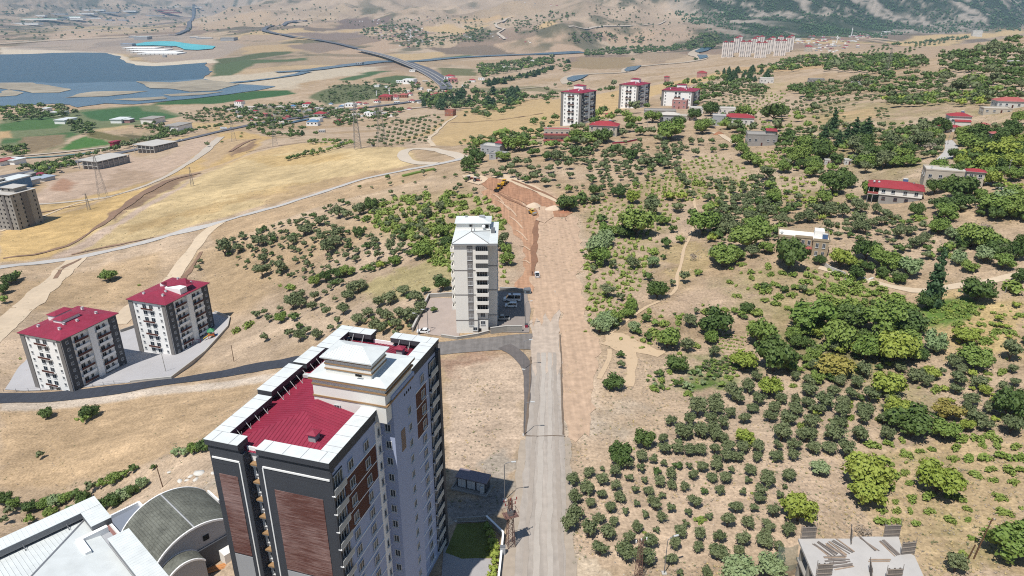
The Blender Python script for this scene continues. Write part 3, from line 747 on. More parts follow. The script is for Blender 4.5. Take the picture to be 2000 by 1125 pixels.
sheet('dirt_yard', [(1183,648),(1215,650),(1260,675),(1300,692),(1290,700),(1240,690),(1200,685),(1185,672)], FP, 1.0, jit=1.5)
DUSTY = road_mat('dusty_road', (203, 186, 170), 0.14, 0.08)
sheet('dusty_road', [(1040,712),(1050,735),(1058,706),(1068,742),(1076,712),(1088,738),(1096,700),(1094,640),(1092,596),(1080,570),(1064,566),(1048,580),(1042,610),(1038,650)], DUSTY, 2.0, jit=1.0)
sheet('dirt_road', [(1043,640),(1052,622),(1060,636),(1068,612),(1078,630),(1094,606),(1092,580),(1072,560),(1050,566),(1042,596)], GRADED, 2.4, jit=1.0)
EDGE = mat('road_edge_earth', (128, 112, 98), 0.95, 0.2, 1.0)
ribbon('road_edge', [(1094,655),(1096,700),(1098,780),(1100,850)], 0.45, EDGE, 2.6, ragged=0.25, across=2)
ribbon('road_edge', [(1037,698),(1034,760),(1030,815),(1026,852)], 0.5, EDGE, 2.6, ragged=0.25, across=2)
ribbon('road_edge', [(1026,852),(1050,853),(1080,852),(1104,853)], 0.3, EDGE, 2.6, ragged=0.15, across=2)
RUT = mat('wheel_ruts', (180, 169, 158), 0.95, 0.12, 0.6); RUTL = mat('pale_wheel_ruts', (197, 188, 178), 0.95, 0.10, 0.6)
for dx, wd, mm in ((-18,1.0,RUT),(-6,1.3,RUTL),(9,1.1,RUTL),(21,0.9,RUT)):
 ribbon('wheel_track', [(1057+dx*1.9,1140),(1060+dx*1.5,1000),(1064+dx*1.15,860),(1066+dx*.9,760),(1067+dx*.8,690)], wd, mm, 2.3, ragged=0.5, across=2)
ribbon('cut_edge_shade', [(1050,432),(1046,455),(1044,500),(1042,540)], [2.0,3.0,2.6,1.2], mat('shaded_cut_earth', (152, 114, 90), 0.95, 0.2, 0.6), 2.0, ragged=1.4, across=3)  # flat brown strips: shade along the edge of the cut painted as darker earth
ribbon('cut_edge_shade', [(1000,352),(1040,368),(1090,392),(1116,412)], [1.5,2.5,2.0,1.0], MATS['shaded_cut_earth'], 2.3, ragged=1.5, across=3)
ribbon('cut_edge_shade', [(965,372),(1000,392),(1040,412)], [1.0,2.2,1.2], MATS['shaded_cut_earth'], 2.0, ragged=1.5, across=3)
BNK = mat('eroded_bank', (150, 122, 102), 0.95, 0.3, 0.25)
for pts, wd in (([(5,505),(90,492),(150,472),(212,428),(268,386),(332,352),(392,338)], [3,4,5,7,9,10,4]), ([(448,297),(468,284),(500,272),(512,271)], [4,8,7,3]), ([(140,497),(220,480),(300,464)], [2,2.5,2]), ([(395,492),(350,556),(322,590)], [2,4,2]), ([(105,545),(128,520),(160,506)], [2,3,2]), ([(0,428),(100,412),(168,400)], [1.5,2.5,1.5]), ([(480,298),(600,278),(690,272)], [2,2,2]), ([(880,240),(960,236),(1060,222)], [3,3,2])):
 ribbon('eroded_bank', pts, wd, BNK, 1.5, ragged=3.0, across=3)
# valley roads
ribbon('highway', [(-80,362),(60,336),(130,321),(200,306),(300,286),(380,269),(440,255),(490,245),(540,237),(620,225),(700,213),(780,203),(850,192)], 15, ASPH_H, 2.0)
for dx in (0,):
 ribbon('service_road', [(-60,318),(0,309),(90,301),(160,294),(230,286)], 8, mat('service_road', (208,194,178), 0.9, 0.06, 0.1), 2.0)
ribbon('service_road', [(700,221),(760,216),(820,211),(870,205)], 12, MATS['service_road'], 2.0)
ribbon('highway', [(872,176),(866,160),(850,146),(822,132),(800,124)], [30,30,30,30,30], ASPH_H, 3.0)
ribbon('highway', [(700,97),(660,87),(610,78),(560,71),(524,64),(516,59),(530,52),(560,46),(600,42)], 30, ASPH_H, 3.5)
ribbon('highway', [(330,70),(358,64),(370,45),(378,28),(388,18)], 34, ASPH_H, 3.5)
ribbon('valley_road', [(-80,92),(0,87),(120,79),(240,74),(330,70)], 30, mat('valley_road', (206,192,176), 0.9, 0.05, 0.05), 3.0)
ribbon('valley_road', [(1000,34),(980,44),(968,50),(985,58),(972,66),(986,78)], 14, MATS['valley_road'], 3.0)
ribbon('valley_road', [(920,182),(990,176),(1062,170)], 7, MATS['valley_road'], 2.2)
ribbon('valley_road', [(1110,53),(1180,52),(1260,50),(1300,42)], 10, MATS['valley_road'], 2.2)
# ------------------------------------------------------------------ mesh builder
class MB:
 def __init__(s):
  s.v, s.f, s.m, s.mats = [], [], [], []
 def mi(s, m):
  if m not in s.mats: s.mats.append(m)
  return s.mats.index(m)
 def face(s, pts, m):
  b = len(s.v); s.v += [tuple(p) for p in pts]; s.f.append(tuple(range(b, b + len(pts)))); s.m.append(s.mi(m)); return s
 def box(s, x0, x1, y0, y1, z0, z1, m, top=None, bottom=True):
  b = len(s.v)
  s.v += [(x0,y0,z0),(x1,y0,z0),(x1,y1,z0),(x0,y1,z0),(x0,y0,z1),(x1,y0,z1),(x1,y1,z1),(x0,y1,z1)]
  fs = [(0,1,5,4),(1,2,6,5),(2,3,7,6),(3,0,4,7)]
  i = s.mi(m)
  for f in fs: s.f.append(tuple(b + k for k in f)); s.m.append(i)
  s.f.append((b+4,b+5,b+6,b+7)); s.m.append(s.mi(top or m))
  if bottom: s.f.append((b+3,b+2,b+1,b)); s.m.append(i)
  return s
 def obox(s, c, ax, ay, hx, hy, z0, z1, m, top=None):
  """box with a rotated footprint: centre, unit axes, half sizes"""
  P = [(c[0]+sx*hx*ax[0]+sy*hy*ay[0], c[1]+sx*hx*ax[1]+sy*hy*ay[1]) for sx, sy in ((-1,-1),(1,-1),(1,1),(-1,1))]
  return s.prism(P, z0, z1, m, top)
 def prism(s, P, z0, z1, m, top=None):
  n = len(P); b = len(s.v)
  z0 = z0 if hasattr(z0, '__len__') else [z0] * n; z1 = z1 if hasattr(z1, '__len__') else [z1] * n
  s.v += [(p[0], p[1], z) for p, z in zip(P, z0)] + [(p[0], p[1], z) for p, z in zip(P, z1)]
  i = s.mi(m)
  for k in range(n):
   q = (k + 1) % n
   s.f.append((b + k, b + q, b + n + q, b + n + k)); s.m.append(i)
  s.f.append(tuple(b + n + k for k in range(n))); s.m.append(s.mi(top or m))
  s.f.append(tuple(b + k for k in reversed(range(n)))); s.m.append(i)
  return s
 def bar(s, p, q, r, m, n=4, r2=None):
  p, q = Vector(p), Vector(q); d = (q - p)
  if d.length < 1e-6: return s
  d.normalize()
  a = d.orthogonal().normalized(); c = d.cross(a)
  r2 = r if r2 is None else r2
  b = len(s.v)
  for pt, rr in ((p, r), (q, r2)):
   for k in range(n):
    t = 2 * math.pi * (k + 0.5) / n
    s.v.append(tuple(pt + (a * math.cos(t) + c * math.sin(t)) * rr))
  i = s.mi(m)
  for k in range(n):
   l = (k + 1) % n
   s.f.append((b + k, b + l, b + n + l, b + n + k)); s.m.append(i)
  s.f.append(tuple(b + k for k in reversed(range(n)))); s.m.append(i)
  s.f.append(tuple(b + n + k for k in range(n))); s.m.append(i)
  return s
 def hip(s, x0, x1, y0, y1, z, h, m, ridge='y', inset=None, th=0.18, edge=None):
  """hipped roof with an eave board"""
  if th: s.box(x0, x1, y0, y1, z - th, z, edge or m)
  cx, cy = (x0 + x1) / 2, (y0 + y1) / 2
  if ridge == 'y':
   k = (x1 - x0) / 2 if inset is None else inset
   a, b_ = (cx, y0 + k, z + h), (cx, y1 - k, z + h)
   s.face([(x0,y0,z),(x1,y0,z),a], m); s.face([(x1,y0,z),(x1,y1,z),b_,a], m)
   s.face([(x1,y1,z),(x0,y1,z),b_], m); s.face([(x0,y1,z),(x0,y0,z),a,b_], m)
  else:
   k = (y1 - y0) / 2 if inset is None else inset
   a, b_ = (x0 + k, cy, z + h), (x1 - k, cy, z + h)
   s.face([(x0,y0,z),(x1,y0,z),b_,a], m); s.face([(x1,y0,z),(x1,y1,z),b_], m)
   s.face([(x1,y1,z),(x0,y1,z),a,b_], m); s.face([(x0,y1,z),(x0,y0,z),a], m)
  return s
 def ball(s, c, r, m, n=8, k=5):
  b = len(s.v); i = s.mi(m)
  for a in range(k + 1):
   t = math.pi * a / k
   for q in range(n):
    p = 2 * math.pi * q / n
    s.v.append((c[0] + r * math.sin(t) * math.cos(p), c[1] + r * math.sin(t) * math.sin(p), c[2] + r * math.cos(t)))
  for a in range(k):
   for q in range(n):
    w_ = (q + 1) % n
    s.f.append((b+a*n+q, b+(a+1)*n+q, b+(a+1)*n+w_, b+a*n+w_)); s.m.append(i)
  return s
 def mesh(s, name):
  me = bpy.data.meshes.new(name)
  me.from_pydata(s.v, [], s.f)
  for m in s.mats: me.materials.append(m)
  me.polygons.foreach_set('material_index', s.m)
  me.update()
  return me
 def build(s, name, parent=None, loc=None, rz=0.0):
  o = bpy.data.objects.new(name, s.mesh(name))
  if loc: o.location = loc
  o.rotation_euler = (0, 0, rz)
  return link(o, parent)
def inst(me, name, parent, loc, rz=0.0, sc=None):
 o = bpy.data.objects.new(name, me)
 o.location = loc; o.rotation_euler = (0, 0, rz)
 if sc: o.scale = sc
 return link(o, parent)
# ------------------------------------------------------------------ building materials
M_WHITE = mat('white_render', None, 0.8, 0.03, 0.4, albedo=(0.78, 0.78, 0.77))
M_CREAM = mat('cream_render', None, 0.85, 0.04, 0.3, albedo=(0.70, 0.68, 0.64))
M_GREYW = mat('grey_render', (188, 190, 194), 0.85, 0.04, 0.3)
M_BLUEW = mat('pale_grey_render', (188, 200, 232), 0.85, 0.04, 0.3)
M_DARK = mat('charcoal_cladding', (80, 83, 90), 0.6, 0.08, 0.6)
M_TAUPE = mat('taupe_render', (142, 138, 136), 0.85, 0.05, 0.4)
M_BROWN = mat('brown_cladding', (98, 56, 46), 0.7, 0.16, 1.2)
def _boards():
 m, t, b = new_mat('weathered_brown_boards')
 geo = t.nodes.new('ShaderNodeNewGeometry')
 fac = []
 for sc, st in ((1.6, (0.3, 0.3, 4.0)), (0.16, (1, 1, 0.8))):
  mp = t.nodes.new('ShaderNodeMapping'); mp.inputs['Scale'].default_value = st; t.links.new(geo.outputs['Position'], mp.inputs['Vector'])
  n = t.nodes.new('ShaderNodeTexNoise'); n.inputs['Scale'].default_value = sc; n.inputs['Detail'].default_value = 6; t.links.new(mp.outputs[0], n.inputs['Vector']); fac.append(n.outputs['Fac'])
 ad = t.nodes.new('ShaderNodeMath'); ad.operation = 'ADD'; t.links.new(fac[0], ad.inputs[0]); t.links.new(fac[1], ad.inputs[1])
 mr = t.nodes.new('ShaderNodeMapRange'); mr.inputs['From Min'].default_value = 0.82; mr.inputs['From Max'].default_value = 1.28; t.links.new(ad.outputs[0], mr.inputs['Value'])
 mx = t.nodes.new('ShaderNodeMix'); mx.data_type = 'RGBA'; mx.inputs['A'].default_value = (*alb(116, 74, 66), 1); mx.inputs['B'].default_value = (*alb(182, 152, 146), 1)
 t.links.new(mr.outputs[0], mx.inputs['Factor']); t.links.new(mx.outputs['Result'], b.inputs['Base Color']); b.inputs['Roughness'].default_value = 0.7
 return m
M_WOODB = _boards()
M_RED = mat('red_metal_roof', (160, 54, 78), 0.55, 0.22, 0.5)
M_REDH = mat('red_roof_tiles', (168, 62, 70), 0.75, 0.16, 0.5)
M_WROOF = mat('white_metal_roof', None, 0.5, 0.12, 0.7, albedo=(0.57, 0.60, 0.60))
M_CONC = mat('raw_concrete', (170, 166, 160), 0.9, 0.16, 0.5)
M_CONCL = mat('pale_concrete', (206, 202, 196), 0.9, 0.10, 0.5)
M_TAN = mat('tan_cornice', (176, 142, 104), 0.8, 0.06, 0.5)
M_STEEL = mat('grey_steel', (140, 142, 146), 0.5, 0.08, 1.0, metal=0.3)
M_WSTEEL = mat('white_steel', (220, 222, 222), 0.5, 0.04, 1.0)
M_FRAME = mat('white_window_frame', (228, 230, 232), 0.5, 0.02, 1.0)
M_GLASS = mat_glass('window_glass')
M_DGLASS = mat_glass('dark_window_glass', (0.012, 0.014, 0.018))
M_BLACK = mat('dark_opening', (34, 33, 34), 0.9, 0.1, 1.0)
M_RAILG = mat('balcony_rail_panel', (206, 208, 206), 0.5, 0.04, 1.0)
M_PINK = mat('pink_render', (200, 150, 146), 0.85, 0.08, 0.4)
M_BEIGE = mat('beige_stone', (194, 174, 146), 0.85, 0.12, 0.8)
M_ROUGHW = mat('grey_blockwork', (168, 164, 160), 0.9, 0.14, 0.8)
def window_mesh(w, h, fr=0.09, glass=None, depth=0.10, mull=1, frame=None, sill=True):
 """a framed window whose face looks along -y, origin in the middle of the wall plane; proud of the wall by `depth`"""
 key = (round(w, 2), round(h, 2), mull, glass.name if glass else '', frame.name if frame else '', sill)
 if key in window_mesh.c: return window_mesh.c[key]
 g = glass or M_GLASS; f = frame or M_FRAME
 a = MB()
 x0, x1, z0, z1 = -w / 2, w / 2, -h / 2, h / 2
 a.box(x0, x1, -depth, 0.02, z0, z0 + fr, f); a.box(x0, x1, -depth, 0.02, z1 - fr, z1, f)
 a.box(x0, x0 + fr, -depth, 0.02, z0 + fr, z1 - fr, f); a.box(x1 - fr, x1, -depth, 0.02, z0 + fr, z1 - fr, f)
 for k in range(mull):
  xm = x0 + w * (k + 1) / (mull + 1)
  a.box(xm - fr * 0.4, xm + fr * 0.4, -depth, 0.02, z0 + fr, z1 - fr, f)
 if sill: a.box(x0 - 0.08, x1 + 0.08, -depth - 0.12, 0.02, z0 - 0.08, z0 - 0.002, f)
 me_f = a.mesh('window')
 p = MB(); p.face([(x0 + fr, -0.035, z0 + fr), (x1 - fr, -0.035, z0 + fr), (x1 - fr, -0.035, z1 - fr), (x0 + fr, -0.035, z1 - fr)], g)
 me_p = p.mesh('pane')
 window_mesh.c[key] = (me_f, me_p)
 return window_mesh.c[key]
window_mesh.c = {}
def add_window(parent, loc, w, h, rz=0.0, glass=None, mull=1, frame=None, name='window', sill=True):
 f, p = window_mesh(w, h, glass=glass, mull=mull, frame=frame, sill=sill)
 o = inst(f, name, parent, loc, rz)
 inst(p, 'pane', o, (0, 0, 0))
 return o
# ------------------------------------------------------------------ the tall tower in front
def build_tower():
 a = R(-16.5)
 T = empty('apartment_tower', (-27.3, 92.7, 0), a, 'tall grey and charcoal tower with dark red roof and white parapet frames by the road', 'apartment tower')
 X, Y, Z = 9.2, 18.2, 44.0
 b = MB()
 # footprint with a recess at the front and the stair core standing out on the right
 b.prism([(-X,-Y),(-3.9,-Y),(-3.9,-Y+1.6),(-1.8,-Y+1.6),(-1.8,-Y),(X,-Y),(X,-3.7),(X,4.2),(X,Y),(1.0,Y),(1.0,Y-1.2),(-3.0,Y-1.2),(-3.0,Y),(-X,Y)], -8, Z, M_BLUEW)
 b.build('wall', T)
 c = MB(); c.box(X - 0.3, 11.3, -3.7, 4.2, -6, 47.4, M_BLUEW); c.build('stair_core', T)
 # charcoal cladding of the front: rows of panels with open joints
 def clad(x0, x1, name, y=-Y):
  z = 44.8; rows = 22
  me = MB(); me.box(0, 1, -0.12, 0.0, 0, 1, M_DARK)
  m = me.mesh('cladding_panel')
  zz = 44.3
  while zz > -4:
   hh = 2.25
   for (p0, p1) in ((x0, x1),):
    inst(m, 'cladding_panel', T, (p0, y, zz - hh + 0.05), 0, (p1 - p0, 1, hh - 0.05))
   zz -= hh
 clad(-X - 0.05, -4.0, 'l'); clad(-1.7, X + 0.05, 'r')
 # left-hand faces of the charcoal fronts seen past the recess
 d = MB(); d.box(-1.86, -1.70, -Y - 0.10, -Y + 1.6, -6, 44.2, M_DARK); d.box(-4.06, -3.9, -Y - 0.1, -Y + 1.6, -6, 44.2, M_DARK); d.build('recess_side', T)
 # weathered boarded inset panels: boards one by one
 bm_ = MB(); bm_.box(0, 1, -0.05, 0, 0, 1, M_WOODB); board = bm_.mesh('board')
 for (x0, x1, zt, zb) in ((-8.3, -5.3, 40.4, 26.2), (0.4, 7.8, 39.6, 25.4)):
  z = zt
  k = 0
  while z - 0.4 > zb:
   inst(board, 'board', T, (x0, -Y - 0.125 - 0.012 * (k % 3), z - 0.38), 0, (x1 - x0, 1, 0.36)); z -= 0.4; k += 1
  g = MB(); g.box(x0, x1, -Y - 0.17, -Y - 0.115, -6, zb - 0.05, M_GREYW); g.build('grey_panel', T)
 t = MB()
 for (x0, x1) in ((-8.9, -4.55), (-0.9, 9.2)):
  xv = x1 if x0 < -5 else x0
  t.box(x0, x1, -Y - 0.24, -Y - 0.12, 42.9, 43.15, M_WHITE)
  t.box(xv - 0.09, xv + 0.09, -Y - 0.24, -Y - 0.12, -6, 42.9, M_WHITE)
 t.build('white_trim', T)
 # recess strip: white wall, windows and small ledges
 w_ = MB(); w_.box(-3.85, -1.9, -Y + 1.45, -Y + 1.62, -6, 44.6, M_WHITE); w_.build('recess_wall', T)
 ledge = MB(); ledge.box(-0.85, 0.85, -0.75, 0, 0, 0.25, M_TAN); ledge.box(-0.8, 0.8, -0.62, 0, -0.25, 0, M_WHITE); lm = ledge.mesh('ledge')
 for k in range(15):
  z = 42.0 - 3.0 * k
  add_window(T, (-2.85, -Y + 1.45, z - 1.1), 1.1, 1.5)
  inst(lm, 'ledge', T, (-2.85, -Y + 1.45, z + 0.1))
 # right-hand face: windows, brown panels, corner balconies
 for (y0, y1, nfl) in ((-15.1, -6.1, 3), (4.4, 12.6, 3)):
  for k in range(nfl):
   z1 = 40.4 - 3.0 * k
   br = MB(); br.box(X, X + 0.08, y0, y1 - (1.5 * k if y0 < 0 and k == 2 else 0), z1 - 2.86, z1, M_BROWN); br.build('brown_panel', T)
 pass
 ln = MB()
 for k in range(14):
  z = 40.5 - 3.0 * k
  ln = MB(); ln.box(X, X + 0.12, -15.2, -3.75, z - 0.07, z + 0.07, M_WHITE); ln.build('floor_line', T)
  ln = MB(); ln.box(X, X + 0.12, 4.25, 13.2, z - 0.07, z + 0.07, M_WHITE); ln.build('floor_line', T)
 st = MB(); st.box(X, X + 0.10, -5.9, -4.2, -5, 43.6, M_WHITE); st.build('white_strip', T)
 bal = MB(); bal.box(0, 0.55, -1.55, 1.55, -0.12, 0.0, M_WHITE); bal.box(0.5, 0.56, -1.55, 1.55, 0.0, 1.0, M_RAILG); bm2 = bal.mesh('balcony')
 rec = MB(); rec.box(-0.02, 0.05, -1.5, 1.5, 0.05, 2.75, M_BLACK); rm = rec.mesh('balcony_opening')
 for k in range(14):
  z = 40.5 - 3.0 * k
  for y in ((-13.2, -8.7) if k < 14 else ()):
   add_window(T, (X + (0.08 if k in (1, 2, 3) or True else 0), y, z + 1.45), 1.35, 1.55, R(90))
  add_window(T, (X + 0.1, -5.0, z + 1.3), 0.7, 1.3, R(90), mull=0)
  for y in (6.6, 11.2):
   add_window(T, (X + 0.08, y, z + 1.45), 1.35, 1.55, R(90))
  for y in (-16.8, 15.6):
   inst(rm, 'balcony_opening', T, (X, y, z))
   add_window(T, (X + 0.06, y, z + 1.55), 2.6, 2.1, R(90), glass=M_DGLASS, mull=3, sill=False)
   inst(bm2, 'balcony', T, (X + 0.02, y, z))
  add_window(T, (10.25, -3.7, z + 1.4), 0.95, 1.35, 0)
  add_window(T, (11.3, 1.6, z + 1.4), 1.0, 1.35, R(90))
 cb = MB(); cb.box(X - 0.02, X + 0.62, 17.3, 18.26, -6, 44.2, M_DARK); cb.build('corner_pier', T); cb = MB(); cb.box(X - 0.02, X + 0.3, -18.3, -18.05, -6, 44.2, M_DARK); cb.build('corner_pier', T)
 lv = MB()
 for k in range(10): lv.box(11.3, 11.37, -1.7, -0.3, 36.4 + 0.38 * k, 36.62 + 0.38 * k, M_TAN)
 lv.build('louvre', T)
 vh = MB()
 for k in range(4): vh.box(11.3, 11.33, 0.2 + 0.7 * k, 0.6 + 0.7 * k, 45.2, 45.6, M_BLACK)
 vh.build('vent_hole', T)
 # roof
 r = MB(); r.hip(-8.6, 8.6, -17.2, 17.2, 44.05, 2.0, M_RED, th=0.0)
 roof = r.build('roof', T)
 rib = MB()
 for k in range(58):
  y = -17 + 34 * k / 57
  for sx in (-1, 1):
   inset = max(0.0, 8.6 - (17.2 - abs(y)))
   zt = 44.05 + 2.0 * (1 - inset / 8.6)
   rib.bar((sx * 8.6, y, 44.08), (sx * inset, y, zt + 0.03), 0.05, M_RED, 3)
 for k in range(29):
  x = -8.4 + 16.8 * k / 28
  for sy in (-1, 1):
   zt = 44.05 + 2.0 * (1 - abs(x) / 8.6)
   rib.bar((x, sy * 17.2, 44.08), (x, sy * (17.2 - (8.6 - abs(x))), zt + 0.03), 0.05, M_RED, 3)
 rib.build('roof_rib', roof)
 ch = MB(); ch.box(-0.55, 0.55, -0.55, 0.55, -0.4, 0.9, M_GREYW); ch.hip(-0.8, 0.8, -0.8, 0.8, 1.0, 0.35, M_RED, th=0.1)
 cm = ch.mesh('chimney')
 inst(cm, 'chimney', roof, (4.0, -13.2, 45.1)); inst(cm, 'chimney', roof, (4.6, 13.2, 45.1))
 hatch = MB(); hatch.box(-0.7, 0.7, -0.35, 0.35, 0, 0.5, M_WSTEEL); hatch.build('roof_hatch', roof, (-6.5, 2.0, 44.7))
 # white parapet frames
 def frame(x0, x1, y0, y1, z=46.0):
  q = MB(); q.box(x0, x1, y0, y1, z - 0.95, z - 0.06, M_DARK); q.box(x0 - 0.05, x1 + 0.05, y0 - 0.05, y1 + 0.05, z - 0.06, z, M_WROOF)
  o = q.build('parapet_frame', T)
  q = MB(); L = max(x1 - x0, y1 - y0); n = max(1, int(L / 2.4))
  for k in range(1, n + 1):
   t = (k - .5) / n * L
   if x1 - x0 > y1 - y0: q.box(x0 + t - .04, x0 + t + .04, y0 - .03, y1 + .03, z + .001, z + .03, M_GREYW)
   else: q.box(x0 - .03, x1 + .03, y0 + t - .04, y0 + t + .04, z + .001, z + .03, M_GREYW)
  q.build('cap_seam', o)['kind'] = 'stuff'
 W = 2.1
 frame(-X - 0.3, -X + W, -Y + W - 0.3, -6.7); frame(-X - 1.0, -X + W - 0.6, -5.8, 2.6, 46.3); frame(-X - 0.8, -X + W - 0.5, 3.6, 9.2, 46.15); frame(-X - 0.3, -X + W, 9.8, Y + 0.3)
 frame(-X - 0.3, -4.2, -Y - 0.4, -Y + W - 0.36); frame(-1.4, X + 0.3, -Y - 0.4, -Y + W - 0.36)
 frame(-X + W + 0.06, -2.6, Y - W + 0.3, Y + 0.3); frame(1.2, X + 0.3, Y - W + 0.3, Y + 0.3)
 frame(X - W, X + 0.3, -Y + W - 0.3, -3.9); frame(X - W, X + 0.3, 4.3, Y - W + 0.24)
 up = MB()
 for (x, y0, y1) in ((-X + 0.4, -17, -7), (-X + 0.2, -5.5, 9), (-X + 0.4, 10, 18), (X - 0.5, -18, -4), (X - 0.5, 5, 18)):
  up.box(x - 0.5, x + 0.5, y0, y1, 43.9, 45.04, M_DARK)
 up.box(-9.4, -4.3, -18.3, -17.3, 43.9, 45.04, M_DARK); up.box(-1.3, 9.4, -18.3, -17.3, 43.9, 45.04, M_DARK)
 up.box(-7.5, -2.7, 17.4, 18.3, 43.9, 45.04, M_DARK); up.box(1.3, 9.4, 17.4, 18.3, 43.9, 45.04, M_DARK)
 up.box(-4.2, -1.4, -16.9, -16.7, 43.5, 44.7, M_WHITE); up.box(-2.6, 1.2, 17.2, 17.4, 43.5, 44.7, M_WHITE)
 up.build('parapet_wall', T)
 s = MB(); s.bar((0, 0, 0), (-1.0, 0, 1.35), 0.05, M_WSTEEL, 4); s.bar((0, 0, 0), (0, 0, 0.9), 0.04, M_WSTEEL, 4); sm = s.mesh('strut')
 for y in (-15, -13, -11, -9, -5, -3.4, -1.6, 0.2, 2, 4.2, 6, 8, 10.5, 12.5, 14.5):
  inst(sm, 'strut', T, (-6.3, y, 44.5))
 for x in (-6, -4, 3, 5, 7): inst(sm, 'strut', T, (x, 15.3, 44.4), R(-90))
 # penthouse over the stair core, two tiers with tan cornices
 p = MB(); p.box(-0.6, 11.1, -5.4, 3.7, 43.8, 49.6, M_CREAM); p.build('penthouse', T)
 q = MB()
 for z in (46.6, 48.6): q.box(-0.72, 11.42, -5.52, 3.82, z, z + 0.25, M_TAN)
 q.box(-1.0, 11.6, -5.8, 4.1, 49.6, 49.95, M_TAN); q.build('cornice', T)
 q = MB(); q.hip(-1.05, 11.65, -5.85, 4.15, 50.05, 0.9, M_WROOF, ridge='x', th=0.09); q.build('penthouse_roof', T)
 q = MB(); q.box(1.3, 8.7, -4.5, 0.2, 50.1, 52.9, M_CREAM)
 q.build('upper_penthouse', T)
 q = MB()
 for z in (51.0, 51.8, 52.5): q.box(1.18, 8.82, -4.62, 0.32, z, z + 0.18, M_TAN)
 q.build('cornice', T)
 q = MB(); q.hip(0.8, 9.2, -5.0, 0.7, 53.1, 1.1, M_WROOF, ridge='x', th=0.2); q.build('upper_roof', T)
 rb = MB()
 for k in range(20):
  x = 1.2 + 7.6 * k / 19
  ins = max(0, 2.85 - min(x - 0.8, 9.2 - x)); rb.bar((x, -4.98, 53.12), (x, -2.15 - ins, 53.12 + 1.1 * (1 - ins / 2.85)), 0.02, M_WROOF, 3)
 rb.build('roof_rib', T)
 add_window(T, (3.2, -5.52, 45.4), 1.0, 0.7)
 hole = MB(); hole.box(6.4, 7.4, -5.0, -4.9, 50.75, 51.1, M_BLACK); hole.build('vent_hole', T)
build_tower()
